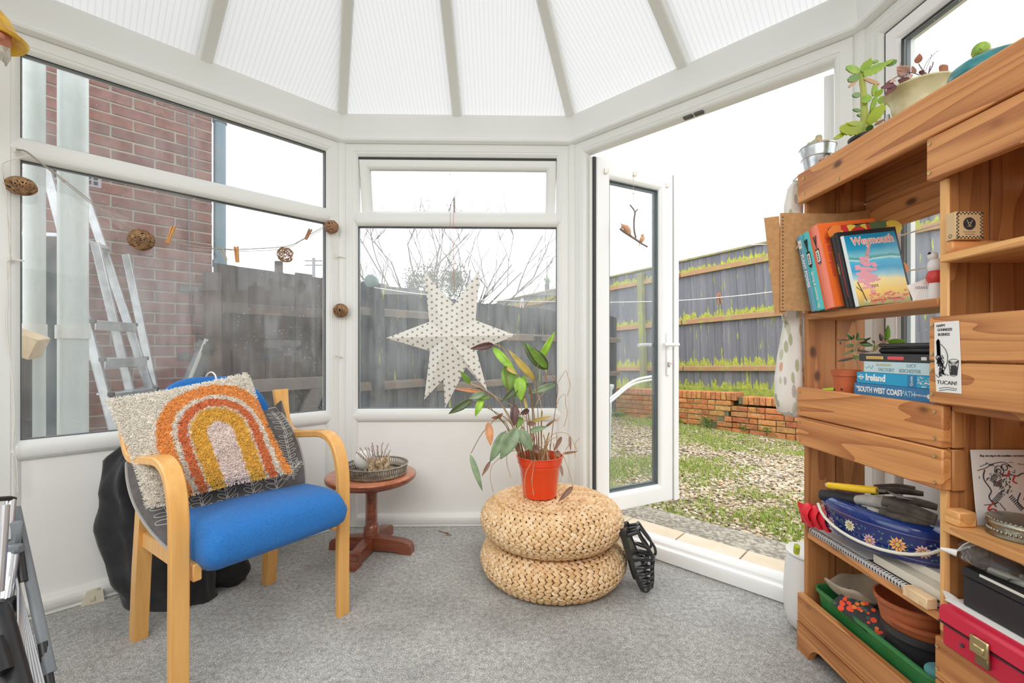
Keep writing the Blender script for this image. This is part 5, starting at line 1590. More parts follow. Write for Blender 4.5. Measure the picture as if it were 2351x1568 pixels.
# ---- paper star lantern -------------------------------------------------
YS = 2.40
def S5(x, y, Y=YS): return P(740 + x / 3.485, 500 + y / 3.485, Y)
tips = [(815, 440), (1262, 408), (1550, 940), (1322, 1388), (982, 1525), (815, 1455), (508, 962)]
vall = [(1055, 692), (1226, 820), (1234, 1066), (1150, 1195), (968, 1292), (862, 1066), (856, 832)]
cen = (1000, 948)
sl = thing('star_lantern', 'large white paper star lantern with grey spots hanging at the centre window', 'star lantern', loc=S5(*cen))
def dotpaper():
    m, t, b = nt('spotted_paper')
    tc = N(t, 'ShaderNodeTexCoord'); mp = N(t, 'ShaderNodeMapping'); mp.inputs['Scale'].default_value = (33, 0, 33); mp.inputs['Rotation'].default_value = (0, R(28), 0)
    t.links.new(tc.outputs['Object'], mp.inputs[0]); sx = N(t, 'ShaderNodeSeparateXYZ'); t.links.new(mp.outputs[0], sx.inputs[0])
    row = math_(t, 'FLOOR', sx.outputs[2]); odd = math_(t, 'MULTIPLY', math_(t, 'MODULO', row, 2.0), .5)
    fx = math_(t, 'SUBTRACT', math_(t, 'FRACT', math_(t, 'ADD', math_(t, 'ADD', sx.outputs[0], 50.0), odd)), .5); fz = math_(t, 'SUBTRACT', math_(t, 'FRACT', sx.outputs[2]), .5)
    d = math_(t, 'SQRT', math_(t, 'ADD', math_(t, 'MULTIPLY', fx, fx), math_(t, 'MULTIPLY', fz, fz)))
    k = ramp(t, d, [(.17, (1, 1, 1)), (.22, (0, 0, 0))])
    c = mix(t, k, (.92, .90, .85), (.36, .35, .33))
    out = t.nodes['Material Output']; tl = N(t, 'ShaderNodeBsdfTranslucent'); t.links.new(c, tl.inputs[0]); t.links.new(c, b.inputs['Base Color']); b.inputs['Roughness'].default_value = .8
    mx = N(t, 'ShaderNodeMixShader'); mx.inputs[0].default_value = .30; t.links.new(b.outputs[0], mx.inputs[1]); t.links.new(tl.outputs[0], mx.inputs[2]); t.links.new(mx.outputs[0], out.inputs[0])
    return m
dp = dotpaper()
cf = S5(*cen, YS - .085); cb = S5(*cen, YS + .06)
for i in range(7):
    tp_ = S5(*tips[i]); v0, v1 = S5(*vall[(i - 1) % 7]), S5(*vall[i])
    fr0, fr1 = S5(*vall[(i - 1) % 7], YS - .012), S5(*vall[i], YS - .012); bk0, bk1 = S5(*vall[(i - 1) % 7], YS + .012), S5(*vall[i], YS + .012)
    b = MB(); b.add([cf, fr0, tp_, fr1, cb, bk0, bk1], [(0, 1, 2), (0, 2, 3), (4, 2, 5), (4, 6, 2), (1, 5, 2), (3, 2, 6)])
    b.obj('star_point', dp, sl, M=Matrix.Translation(S5(*cen)), smooth=0)
hk = P(1041, 488, 2.475)
b = MB(); b.tube([S5(*vall[0]), P(1041, 570, 2.44), hk], .0012, 5); b.tube([P(1034, 470, 2.47), P(1033, 530, 2.44), P(1041, 570, 2.44)], .0010, 5); b.tube([P(1033, 470, 2.475), P(1044, 474, 2.47), P(1050, 484, 2.475)], .0012, 5)
b.obj('hanging_cord', mat('red_thread', (.48, .12, .10), .8), sl)

# ---- garland of rattan balls and pegs on the dusty window ------------------------
def onwall(M, x, y, off): 
    u, z = wpx(M, x, y, off); return M @ V((u, off, z))
M_['rattan'] = mat('brown_rattan', (.23, .12, .055), .7, var=((.42, .25, .12), 40, .4, .6))
M_['rattanl'] = mat('light_rattan', (.36, .20, .11), .7)
def rattan(c, r, sx, lab, seed, m='rattan', tilt=0.0, n=46, grp=None):
    t = thing('rattan_ball', lab, 'ornament', loc=c, group=grp); rr = random.Random(seed)
    Mt = Matrix.Translation(c) @ Matrix.Rotation(tilt, 4, 'Y') @ Matrix.Diagonal((sx, 1, 1, 1))
    b = MB(Mt)
    for i in range(n):
        ax = V((rr.gauss(0, 1), rr.gauss(0, 1), rr.gauss(0, 1))).normalized(); u = ax.orthogonal().normalized(); w = ax.cross(u); off = rr.uniform(-.45, .45); ro_ = math.sqrt(1 - off * off) * r * rr.uniform(.93, 1.0)
        b.tube([ax * off * r + (u * math.cos(2 * math.pi * k / 20) + w * math.sin(2 * math.pi * k / 20)) * ro_ for k in range(20)], .0017, 4, closed=True)
    b.obj('woven_shell', M_[m], t)
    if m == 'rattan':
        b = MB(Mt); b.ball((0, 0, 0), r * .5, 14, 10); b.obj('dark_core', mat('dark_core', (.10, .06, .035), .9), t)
    return t
O = -.055
rattan(onwall(WL, 48, 427, O), .0325, 1.55, 'egg-shaped brown rattan ball beside the window post at the end of the garland', 1, tilt=R(12))
rattan(onwall(WL, 324, 551, O), .044, 1.06, 'brown rattan ball hanging before the brick wall view', 2, tilt=R(5))
rattan(onwall(WL, 655, 585, O), .039, 1.0, 'open see-through rattan ball hanging against the white sky', 3, 'rattanl', n=17)
rattan(onwall(WL, 761, 521, O), .036, 1.05, 'rattan ball at the corner post beside the transom', 4, 'rattanl')
rattan(onwall(WL, 782, 713, O - .01), .038, 1.0, 'rattan ball hanging lowest on the corner post', 5)
b = MB(); gp = [(36, 343), (60, 347), (100, 378), (146, 412), (190, 447), (260, 500), (324, 532), (390, 551), (450, 566), (520, 572), (560, 572), (655, 566), (690, 552), (712, 538), (748, 518), (762, 508)]
b.tube(cat_pts([onwall(WL, x, y, O) for x, y in gp], 4), .0022, 5)
b.tube(cat_pts([onwall(WL, x, y + 3 + 2 * math.sin(x), O + .004) for x, y in gp], 4), .0014, 5)
gl_ = b.obj('string_garland', mat('grey_twine', (.42, .38, .33), .9), label='twisted twine garland strung across the dusty window', cat='garland')
b = MB(); b.tube(cat_pts([onwall(WL, x, y, -.05) for x, y in ((70, 357), (12, 372), (4, 395), (14, 440), (16, 490), (20, 560), (22, 595), (15, 605), (18, 680), (16, 760), (28, 860), (34, 960), (30, 1020), (38, 1060), (42, 1130))], 4), .0018, 5)
b.tube(cat_pts([onwall(WL, x, y, -.048) for x, y in ((8, 380), (10, 440), (18, 500), (24, 560), (18, 640), (12, 760), (26, 850), (30, 960), (36, 1010), (30, 1060), (40, 1130))], 4), .0012, 5)
b.obj('hanging_string', M_['cord'], label='loose white string hanging down the post beside the airer', cat='string')
for (x, y, l) in ((22, 595, 34), (773, 588, 20), (146, 412, 10), (36, 343, 12)):
    p = onwall(WL, x, y, -.040); q = onwall(WL, x + l, y + 4, -.042)
    b = MB(); b.tube([p, q], .0035, 6); b.box(p.x - .006, p.x + .006, p.y - .004, p.y + .004, p.z - .010, p.z + .010, .002)
    b.obj('adhesive_hook', M_['cord'], label={22: 'cream stick-on hook on the post below the egg-shaped ball', 773: 'cream stick-on hook on the corner post above the lowest ball', 146: 'cream stick-on hook holding the garland before the thick pipe', 36: 'cream stick-on hook at the transom end'}[x], cat='hook')
b = MB(); b.tube(cat_pts([onwall(WL, x, y, -.052) for x, y in ((762, 535), (766, 585), (776, 600), (775, 660), (782, 700))], 4), .0018, 5); b.tube(cat_pts([onwall(WL, x, y, -.052) for x, y in ((783, 725), (781, 760), (778, 800), (777, 816))], 4), .0018, 5); b.tube([onwall(WL, 770, 816, -.05), onwall(WL, 786, 820, -.05)], .004, 6); b.tube([onwall(WL, 778, 806, -.05), onwall(WL, 777, 826, -.05)], .003, 6)
b.obj('hanging_string', M_['cord'], label='knotted white string under the lowest rattan ball on the corner post', cat='string')
pm = mat('orange_peg', (.68, .34, .12), .7); pm2 = mat('brown_peg', (.42, .22, .12), .7)
peg(onwall(WL, 384, 559, O), onwall(WL, 399, 520, O), .012, pm, 'wooden peg tilted on the garland before the brick wall')
peg(onwall(WL, 545, 602, O), onwall(WL, 542, 566, O), .013, pm, 'upright wooden peg on the garland above the gate')
peg(onwall(WL, 702, 549, O), onwall(WL, 713, 526, O), .012, pm2, 'small dark peg on the garland near the corner post')
peg(onwall(WL, 520, 598, O), onwall(WL, 509, 572, O), .009, mat('grey_peg', (.50, .47, .43), .7), 'small pale grey peg on the garland beside the downpipe')

# ---- bird mobile hanging on the open door ------------------------------
YD = lambda x: (MLf @ V((0, 0, 0))).y + 0
def D6(x, y, off=-.075):
    X, Y_ = 1330 + x / 3.136, 330 + y / 3.136
    Mi = MLf.inverted(); o = Mi @ V((0, 0, CAMZ)); d = Mi.to_3x3() @ V(((X - CX) / FPX, 1, -(Y_ - HY) / FPX)); s = (off - o.y) / d.y; return MLf @ (o + d * s)
bm_ = thing('bird_mobile', 'two small clay birds on a twig hanging from the open door', 'ornament', loc=D6(390, 700))
M_['twig'] = mat('grey_twig', (.20, .16, .15), .9)
b = MB(); b.tube(cat_pts([D6(*p) for p in ((295, 612), (330, 640), (400, 685), (450, 720), (490, 742))], 4), [.007] * 4 + [.0065] * 4 + [.006] * 4 + [.005] * 5, 7); b.tube(cat_pts([D6(*p) for p in ((408, 680), (395, 620), (395, 540), (400, 490), (365, 440))], 4), [.005] * 12 + [.004] * 5, 7); b.tube([D6(400, 495), D6(422, 470)], [.004, .003], 6)
b.obj('twig', M_['twig'], bm_)
b = MB(); b.tube([D6(392, 470), D6(390, 360), D6(388, 250, -.065), D6(384, 225, -.055)], .0012, 4); b.ball(D6(388, 358), .004, 6, 5); b.obj('hanging_cord', mat('tan_cord', (.52, .36, .22), .8), bm_)
M_['clay'] = mat('terracotta_clay', (.62, .31, .16), .7, var=((.70, .40, .24), 50, .4, .6))
def bird(c, ax, s, nm='bird'):
    ax = V(ax).normalized(); up = V((0, 0, 1)); M = basis(c, ax, V((0, 1, 0)))
    b = MB(M); b.ball((0, 0, 0), .020 * s, 16, 10, 1.5, .85, .9); b.ball((.028 * s, 0, .010 * s), .012 * s, 12, 8)
    b.loft([[(-.02 * s, -.008 * s, -.004 * s), (-.02 * s, .008 * s, -.004 * s), (-.02 * s, 0, .008 * s)], [(-.062 * s, -.004 * s, -.006 * s), (-.062 * s, .004 * s, -.006 * s), (-.062 * s, 0, -.002 * s)]])
    o = b.obj(nm, M_['clay'], bm_, smooth=80)
    b = MB(M); b.loft([[(.038 * s, -.004 * s, .010 * s), (.038 * s, .004 * s, .010 * s), (.038 * s, 0, .016 * s)], [(.050 * s, -.0008, .012 * s), (.05 * s, .0008, .012 * s), (.05 * s, 0, .0135 * s)]]); b.obj('beak', M_['twig'], bm_)
bird(D6(345, 620), D6(315, 560) - D6(380, 680), 1.05); bird(D6(452, 688), D6(470, 650) - D6(440, 705), .78)

# ---- fisherman figure hanging at the eaves (top corner) -------------------
gc_ = P(-22, 74, 1.36)
gn_ = thing('fisherman_figure', 'hanging bearded figure in a yellow rain hat at the eaves', 'figure', loc=gc_)
ym = mat('yellow_oilskin', (.92, .56, .04), .45, var=((.62, .30, .03), 18, .45, .65))
s = 1.36 / FPX * .92
b = MB(Matrix.Translation(gc_) @ Matrix.Rotation(R(-6), 4, 'Y'))
hat = [(0, 70), (22, 62), (36, 42), (44, 18), (52, 2), (66, -14), (62, -20), (50, -16), (40, -4), (0, -4)]
b.lathe([(r_ * s, z * s) for r_, z in hat], 32, (0, 0, .0)); b.obj('rain_hat', ym, gn_)
b = MB(Matrix.Translation(gc_)); b.ball((0.012, -.006, -.014), .042, 20, 14); b.ball((.052, -.022, -.024), .013, 10, 8); b.ball((-.020, -.03, -.020), .012, 10, 8); b.obj('face', mat('ruddy_clay', (.62, .24, .14), .6), gn_, smooth=80)
b = MB(Matrix.Translation(gc_ + V((0, 0, -.03))))
for k in range(26):
    a = -2.6 + 5.2 * k / 25; b.tube([(.034 * math.sin(a), -.030 * math.cos(a), -.0), (.036 * math.sin(a), -.034 * math.cos(a), -.03), (.030 * math.sin(a) + .004, -.028 * math.cos(a), -.058)], [.009, .008, .002], 5)
b.obj('beard', mat('grey_beard', (.50, .46, .40), .9, var=((.74, .70, .62), 60, .4, .6)), gn_)
b = MB(Matrix.Translation(gc_)); b.loft([[(.02 * math.cos(a), .02 * math.sin(a), -.06) for a in [k * .785 for k in range(8)]], [(.035 * math.cos(a) - .02, .03 * math.sin(a), -.11) for a in [k * .785 for k in range(8)]], [(.03 * math.cos(a) - .04, .03 * math.sin(a), -.20) for a in [k * .785 for k in range(8)]]]); b.v = [p + V((-.06, 0, .02)) for p in b.v]; b.obj('body', ym, gn_)
b = MB(); b.tube([gc_ + V((0, 0, .09)), gc_ + V((0, 0, .18)), V((gc_.x - .0, gc_.y, ZG + .06))], .001, 4); b.obj('hanging_cord', M_['cord'], gn_)

# ---- folding clothes airer in the lower corner ----------------------------
ai = thing('clothes_airer', 'folded silver and black clothes airer leaning in the near corner', 'airer', loc=P(40, 1500, 1.1) * 1.0)
def T(pts, r, m, nm, flat=1.0, sides=10):
    b = MB(); b.tube([P(*p) for p in pts], r, sides, flat=flat); return b.obj(nm, m, ai)
sv = mat('silver_tube', (.62, .63, .65), .3, .8); gk = mat('airer_grey', (.20, .22, .24), .45)
T([(-60, 1150, 1.02), (20, 1144, 1.10), (32, 1146, 1.12)], .006, M_['black'], 'top_bar')
T([(25, 1148, 1.11), (17, 1240, 1.08)], .010, sv, 'tube'); T([(28, 1270, 1.07), (12, 1385, 1.02)], .013, sv, 'tube'); T([(8, 1160, 1.02), (-6, 1360, .98)], .011, sv, 'tube')
T([(30, 1290, 1.06), (-30, 1660, .90)], .006, sv, 'tube')
b = MB(); b.T = basis(P(28, 1225, 1.09), (1, .2, 0), (0, .2, 1)); b.box(-.014, .020, -.032, .030, -.008, .008, .006); b.obj('joint', gk, ai)
b = MB(); b.T = basis(P(26, 1262, 1.07), (1, .2, 0), (0, .2, 1)); b.box(-.018, .018, -.012, .012, -.016, .010, .005); b.obj('joint', gk, ai)
b = MB(); b.T = basis(P(14, 1392, 1.02), (1, .2, 0), (0, .2, 1)); b.box(-.020, .018, -.020, .020, -.016, .016, .006); b.obj('joint', M_['black'], ai)
T([(34, 1165, 1.14), (116, 1545, 1.00)], .011, gk, 'side_bar', .5); T([(36, 1200, 1.11), (54, 1335, 1.06)], .008, M_['black'], 'side_bar', .6); T([(98, 1475, 1.02), (122, 1620, .98)], .009, M_['black'], 'side_bar', .6)
T([(0, 1400, 1.0), (70, 1680, .86)], .020, M_['black'], 'side_bar')
T([(-25, 1475, .92), (-2, 1550, .90)], .022, M_['black'], 'foot')
for i in range(9):
    T([(32 + i * 1.2, 1300 + i * 6, 1.07 - i * .004), (108 - i * 8.5, 1600 + i * 2, .97 - i * .008)], .0026, sv, 'rod', sides=6)
for i in range(5):
    T([(34 - i * 3, 1385, 1.05), (34 + 14 * math.sin(i) - i * 7, 1600, .93)], .0028, sv, 'rod', sides=6)
# ================================================================== larch shelf unit and what stands on it
XF, XB = .955, 1.168
YE, YD_, YN = 1.49, 1.005, .40       # far end, divider, near end
un = thing('shelf_unit', 'tall shelving unit screwed together from larch pallet planks', 'shelving unit', loc=(XF, YD_, 0))
M_['screw'] = mat('brass_screw', (.60, .46, .24), .35, .9)
def board(x0, x1, y0, y1, z0, z1, ax, m='larch', nm='plank', parent=un, bev=.003):
    c = V(((x0 + x1) / 2, (y0 + y1) / 2, (z0 + z1) / 2)); hx, hy, hz = abs(x1 - x0) / 2, abs(y1 - y0) / 2, abs(z1 - z0) / 2
    if ax == 'y': M = basis(c, (0, -1, 0), (0, 0, 1)); d = (hy, hz, hx)
    elif ax == 'z': M = basis(c, (0, 0, 1), (1, 0, 0)); d = (hz, hx, hy)
    else: M = basis(c, (1, 0, 0), (0, 0, 1)); d = (hx, hz, hy)
    b = MB(); b.box(-d[0], d[0], -d[1], d[1], -d[2], d[2], bev)
    return b.obj(nm, M_[m], parent, M=M, local=True)
def screw(p, n_=(-1, 0, 0)):
    b = MB(basis(p, V(n_).orthogonal(), V(n_).cross(V(n_).orthogonal()))); b.lathe([(0, -.002), (.0042, -.001), (.0042, .0012), (.002, .0016), (.0012, .0006), (0, .0006)], 10)
    b.obj('screw', M_['screw'], un)
XI = XF + .022
# front planks
board(XF, XI, YE, YN, 1.487, 1.586, 'y')
board(XF - .004, XI - .004, 1.022, YN, 1.386, 1.482, 'y')
board(XF, XI, YE, .987, .781, .876, 'y'); board(XF, XI, YE, .987, .686, .778, 'y')
board(XF, XI, YE, .995, .097, .190, 'y'); 
# lowest plank with the curved cut-out
b = MB(); 
poly = [(0, 0), (.0, .095), (-1.09, .095), (-1.09, 0), (-.62, 0)] 
pts = [(-.055, 0)] + [(-.055 - .035 * (1 - math.cos(t * math.pi / 2)) - .02 * t, .052 * math.sin(t * math.pi / 2)) for t in [k / 6 for k in range(1, 7)]] + [(-.44, .052), (-.49, .0), (-1.08, 0), (-1.08, .095), (0, .095), (0, 0)]
M = basis(V((XF + .011, YE, 0)), (0, 1, 0), (0, 0, 1))
b.loft([[(x, z, -.011) for x, z in pts], [(x, z, .011) for x, z in pts]]); b.obj('plank', M_['larch'], un, M=M, local=True)
board(XF - .006, XI - .006, 1.014, YN, .975, 1.074, 'y'); board(XF - .006, XI - .006, 1.014, YN, .880, .972, 'y')
board(XF, XI, 1.006, YN, .262, .356, 'y'); board(XF, XI, 1.006, YN, .165, .259, 'y')
# end panel, divider, near end: two boards each
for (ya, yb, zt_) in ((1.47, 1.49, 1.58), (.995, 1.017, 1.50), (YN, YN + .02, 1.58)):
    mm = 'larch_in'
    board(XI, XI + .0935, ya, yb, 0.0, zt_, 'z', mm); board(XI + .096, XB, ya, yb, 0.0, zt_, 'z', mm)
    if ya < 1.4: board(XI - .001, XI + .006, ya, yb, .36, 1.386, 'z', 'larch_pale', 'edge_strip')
for z0, z1 in ((.686, .778), (.781, .876)): board(XI, XI + .03, .997, .9965 - .012, z0, z1, 'z', 'larch_in', 'block')
# shelves
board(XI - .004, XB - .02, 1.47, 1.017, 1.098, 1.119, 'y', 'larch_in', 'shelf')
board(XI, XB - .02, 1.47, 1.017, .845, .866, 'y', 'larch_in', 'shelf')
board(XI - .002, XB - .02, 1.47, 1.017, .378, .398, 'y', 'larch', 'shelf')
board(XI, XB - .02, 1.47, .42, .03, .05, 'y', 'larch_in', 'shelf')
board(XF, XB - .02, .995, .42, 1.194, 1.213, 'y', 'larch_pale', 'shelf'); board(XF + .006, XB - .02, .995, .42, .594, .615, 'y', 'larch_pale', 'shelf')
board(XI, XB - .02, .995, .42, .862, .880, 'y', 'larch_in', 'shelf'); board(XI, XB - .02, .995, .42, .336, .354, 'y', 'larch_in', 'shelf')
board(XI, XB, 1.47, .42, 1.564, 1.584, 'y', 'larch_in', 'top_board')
board(XF + .01, XB - .05, .994, .974, 1.2135, 1.240, 'x', 'larch', 'batten'); board(XF + .01, XF + .05, .994, .960, .6155, .648, 'y', 'larch_pale', 'block')
# back planks
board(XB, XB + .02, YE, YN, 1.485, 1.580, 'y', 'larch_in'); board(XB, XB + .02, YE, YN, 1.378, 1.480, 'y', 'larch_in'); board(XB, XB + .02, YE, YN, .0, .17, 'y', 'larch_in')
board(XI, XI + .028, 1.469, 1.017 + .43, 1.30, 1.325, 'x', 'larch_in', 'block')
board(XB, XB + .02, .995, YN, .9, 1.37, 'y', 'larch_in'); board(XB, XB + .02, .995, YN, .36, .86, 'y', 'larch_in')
for (y_, z_) in ((1.455, 1.51), (1.455, 1.56), (1.30, 1.50), (1.012, 1.402), (1.012, 1.468)): screw(V((XF - (.005 if z_ < 1.48 else .001), y_, z_)))
for z_ in (.80, .86, .70, .76):
    screw(V((XF - .001, 1.475, z_))); screw(V((XF - .001, 1.004, z_)))
for z_ in (.90, .955, .99, 1.055): screw(V((XF - .007, 1.004, z_)))
for z_ in (.285, .335): screw(V((XF - .001, .998, z_)))

# ---- lettering helpers
def Mloc(parent, ox, oy, oz, cols):
    r = Matrix(((cols[0][0], cols[1][0], cols[2][0], ox), (cols[0][1], cols[1][1], cols[2][1], oy), (cols[0][2], cols[1][2], cols[2][2], oz), (0, 0, 0, 1)))
    return WM[parent] @ r
paper = mat('book_pages', (.80, .75, .64), .8, var=((.70, .64, .52), 200, .4, .6), sc=(1, 1, 1))
paperw = mat('white_paper', (.84, .83, .80), .8)
def ink(name, col, r=.6): return mat(name, col, r)
INKW, INKK, INKR = ink('white_ink', (.85, .86, .84)), ink('black_ink', (.03, .03, .035)), ink('red_ink', (.55, .05, .05))

def stand_book(label, y0, x0, h, th, dep, cover, up=(-.10, .148, .984), z0=1.1195, spine=None):
    M = basis(V((x0, y0, z0)), up, (0, -1, 0))
    t = thing('book', label, 'book', M=M)
    b = MB(); b.box(0, h, 0, .0022, 0, dep, .0006); b.box(0, h, th - .0022, th, 0, dep, .0006)
    rings = [[(x, .0, .004), (x, th * .12, .0008), (x, th * .5, -.0012), (x, th * .88, .0008), (x, th, .004), (x, th - .002, .006), (x, .002, .006)] for x in (0, h)]
    b.loft(rings); b.obj('cover', cover, t, M=M, local=True)
    b = MB(); b.box(.003, h - .003, .0024, th - .0024, .005, dep - .003); b.obj('pages', paper, t, M=M, local=True)
    return t
def spine_text(t, s, size, u, th, m, v=.5, sq=1.0, align='LEFT', bold=0.0):
    text(s, size, m, t, Mloc(t, u, th * v, -.0014, ((-1, 0, 0), (0, 1, 0), (0, 0, -1))), align=align, squeeze=sq, bold=bold)
bk1 = stand_book('slim blue book titled plant power, first beside the kraft pad', 1.402, .945, .247, .026, .16, mat('dusty_blue_cover', (.17, .42, .56), .4))
spine_text(bk1, 'PLANT POWER', .017, .185, .026, INKW, .45, .95, bold=.0006)
b = MB(); b.box(.205, .232, .004, .018, -.0016, -.0008); b.obj('library_label', paperw, bk1, M=WM[bk1], local=True)
text('17', .009, INKK, bk1, Mloc(bk1, .218, .011, -.0020, ((-1, 0, 0), (0, 1, 0), (0, 0, -1))))
bk2 = stand_book('aqua book with a carrot drawing and white spine title', 1.375, .942, .248, .036, .17, mat('aqua_cover', (.10, .56, .58), .4))
spine_text(bk2, 'Spring & summer veg', .0155, .122, .036, INKW, .5, .86)
bk3 = stand_book('thick salmon and orange hardback with a carrot drawing on its spine', 1.338, .942, .256, .044, .17, mat('orange_cover', (.90, .17, .03), .4))
b = MB(); b.loft([[(x, .0012, .0035), (x, .044 * .12, .0000), (x, .022, -.0024), (x, .044 * .88, .0000), (x, .0432, .0035)] for x in (0.0005, .2555)]); b.obj('spine', mat('salmon_cover', (.88, .25, .17), .45), bk3, M=WM[bk3], local=True)
text('my fed companion', .019, INKR, bk3, Mloc(bk3, .150, .0446, .018, ((-1, 0, 0), (0, 0, 1), (0, 1, 0))), squeeze=.85)
for bkk, th_, u_ in ((bk2, .036, .175), (bk3, .044, .175)):
    b = MB()
    b.loft([[(u_ - .042, th_ * .5, -.0022), (u_ - .042, th_ * .52, -.0022), (u_ - .042, th_ * .5, -.0018)], [(u_ - .034, th_ * .5 - .007, -.0022), (u_ - .034, th_ * .5 + .007, -.0022), (u_ - .034, th_ * .5, -.0018)], [(u_ + .008, th_ * .5 - .008, -.0022), (u_ + .008, th_ * .5 + .008, -.0022), (u_ + .008, th_ * .5, -.0018)], [(u_ + .014, th_ * .5 - .002, -.0022), (u_ + .014, th_ * .5 + .002, -.0022), (u_ + .014, th_ * .5, -.0018)]])
    for k in range(5): b.tube([(u_ + .012, th_ * .5, -.002), (u_ + .05, th_ * .5 + (k - 2) * .0036, -.002)], .0009, 4)
    b.obj('carrot_drawing', INKK, bkk, M=WM[bkk], local=True)
    b = MB(); b.box(u_ - .030, u_ + .004, th_ * .5 - .0062, th_ * .5 + .0062, -.0032, -.0024, .001); b.obj('carrot_label', paperw, bkk, M=WM[bkk], local=True)
    b = MB()
    for k in range(5): b.box(u_ - .026 + k * .0055, u_ - .023 + k * .0055, th_ * .5 - .003, th_ * .5 + .003, -.0036, -.0033)
    b.obj('label_print', INKK, bkk, M=WM[bkk], local=True)
bk4 = stand_book('dark cookbook with squashes on its cover, rising behind the blue beach book', 1.292, .968, .246, .018, .180, mat('dark_cover', (.03, .025, .022), .4))
sq = [mat('squash_orange', (.80, .22, .04), .5), mat('squash_yellow', (.80, .58, .08), .5), mat('squash_green', (.10, .16, .07), .5), mat('squash_red', (.62, .03, .03), .5)]
r8 = random.Random(2)
b = MB(); b.mi = 0
for i in range(26):
    cx_, cz_ = (r8.uniform(.03, .225), r8.uniform(.012, .165)) if i > 12 else (.224, .012 + i * .0135); rr_ = r8.uniform(.012, .030); b.mi = r8.choice((0, 0, 1, 1, 2, 3))
    b.lathe([(0, .0008 + i * .00003), (rr_, .0004 + i * .00003)], 14); 
    n_ = 28
    for q in range(len(b.v) - n_, len(b.v)): p = b.v[q]; b.v[q] = V((cx_ + p.x * .8, .0182 + p.z, cz_ + p.y))
b.obj('cover_picture', sq, bk4, M=WM[bk4], local=True, smooth=0)
b = MB(); b.box(.03, .09, .0185, .0195, -.0005, .0005); b.obj('jacket_fold', sq[3], bk4, M=WM[bk4], local=True)
bk5 = stand_book('thin black book squeezed before the squash cookbook', 1.274, .957, .215, .012, .17, mat('black_cover', (.02, .02, .022), .35))
spine_text(bk5, 'T. ESSION', .008, .13, .012, ink('gold_ink', (.60, .42, .14)), .5, .9)
bk6 = stand_book('second black book with small red spine letters beside the beach book', 1.262, .957, .220, .014, .17, bk5.children[0].data.materials[0] if bk5.children else M_['black'])
b = MB()
for k in range(22): b.box(.03 + k * .006, .0345 + k * .006, .0055, .0085, -.0018, -.0014)
b.obj('spine_print', INKR, bk6, M=WM[bk6], local=True)
# the beach guide, cover towards the room
def beach():
    m, t, b = nt('beach_cover_print')
    tc = N(t, 'ShaderNodeTexCoord'); sx = N(t, 'ShaderNodeSeparateXYZ'); t.links.new(tc.outputs['Object'], sx.inputs[0])
    f = math_(t, 'ADD', math_(t, 'DIVIDE', sx.outputs[0], .205), math_(t, 'MULTIPLY', math_(t, 'SUBTRACT', noi(t, tc.outputs['Object'], 18, 3), .5), .10))
    c = ramp(t, f, [(0, (.30, .36, .10)), (.10, (.74, .48, .14)), (.20, (.90, .62, .14)), (.34, (.90, .76, .35)), (.40, (.35, .62, .70)), (.50, (.04, .36, .62)), (.62, (.06, .48, .74)), (.645, (.55, .80, .80)), (.66, (.05, .32, .30)), (.70, (.20, .55, .66)), (.80, (.02, .34, .55)), (1, (.01, .24, .42))])
    t.links.new(c, b.inputs['Base Color']); b.inputs['Roughness'].default_value = .28
    return m
wb = stand_book('glossy seaside book titled Weymouth, its blue beach cover facing the room', 1.246, .962, .207, .008, .150, mat('pale_spine', (.70, .76, .76), .4))
b = MB(); b.box(.0005, .2065, .0081, .0088, .005, .1495); b.obj('front_cover', beach(), wb, M=WM[wb], local=True)
cm = lambda u, v, o=.0092: Mloc(wb, u, o, v, ((0, 0, 1), (1, 0, 0), (0, 1, 0)))
text('Weymouth', .0315, ink('white_outline', (.92, .84, .80)), wb, cm(.186, .082), squeeze=.82, bold=.0016)
text('Weymouth', .0315, ink('coral_ink', (.85, .22, .15)), wb, cm(.186, .082, .0097), squeeze=.82)
text('For', .012, INKW, wb, cm(.012, .030)); text('Leisure &', .011, INKR, wb, cm(.013, .062)); text('Pleasure', .011, ink('crimson', (.6, .1, .2)), wb, cm(.014, .105))
b = MB(); r9 = random.Random(6)
def blob2(b, u, v, ru, rv, o):
    n_ = 10; vs = [(u, o, v)] + [(u + ru * math.sin(a) * r9.uniform(.7, 1.2), o, v + rv * math.cos(a) * r9.uniform(.7, 1.2)) for a in [2 * math.pi * k / n_ for k in range(n_)]]
    b.add(vs, [(0, 1 + k, 1 + (k + 1) % n_) for k in range(n_)])
for i in range(60):
    k = r9.random(); a = r9.uniform(-1.3, 1.3); rr_ = r9.uniform(.01, .060)
    blob2(b, .085 + math.sin(a) * rr_ * .75 + r9.uniform(-.01, .02), .016 + abs(math.cos(a)) * rr_ * 1.1, .0045, .009, .0091 + i * .000004)
for i in range(14): blob2(b, .115 + i * .0045, .046 + i * .0018, .004, .005, .0092)
b.obj('blossom_print', [ink('blossom_pink', (.78, .36, .42))], wb, M=WM[wb], local=True, smooth=0)
b = MB()
for i in range(40): blob2(b, r9.uniform(.004, .035), r9.uniform(.04, .145), .0025, .005, .00915)
b.obj('flower_print', [ink('flower_red', (.75, .25, .18))], wb, M=WM[wb], local=True, smooth=0)
b = MB(); b.tube([(.012, .0093, .028), (.04, .0093, .022), (.068, .0093, .014)], .0011, 4); b.tube([(.04, .0093, .022), (.055, .0093, .008)], .0008, 4)
for k in range(4): b.box(.050, .058, .0091, .0094, .052 + k * .005, .0535 + k * .005)
b.obj('trunk_print', INKK, wb, M=WM[wb], local=True)

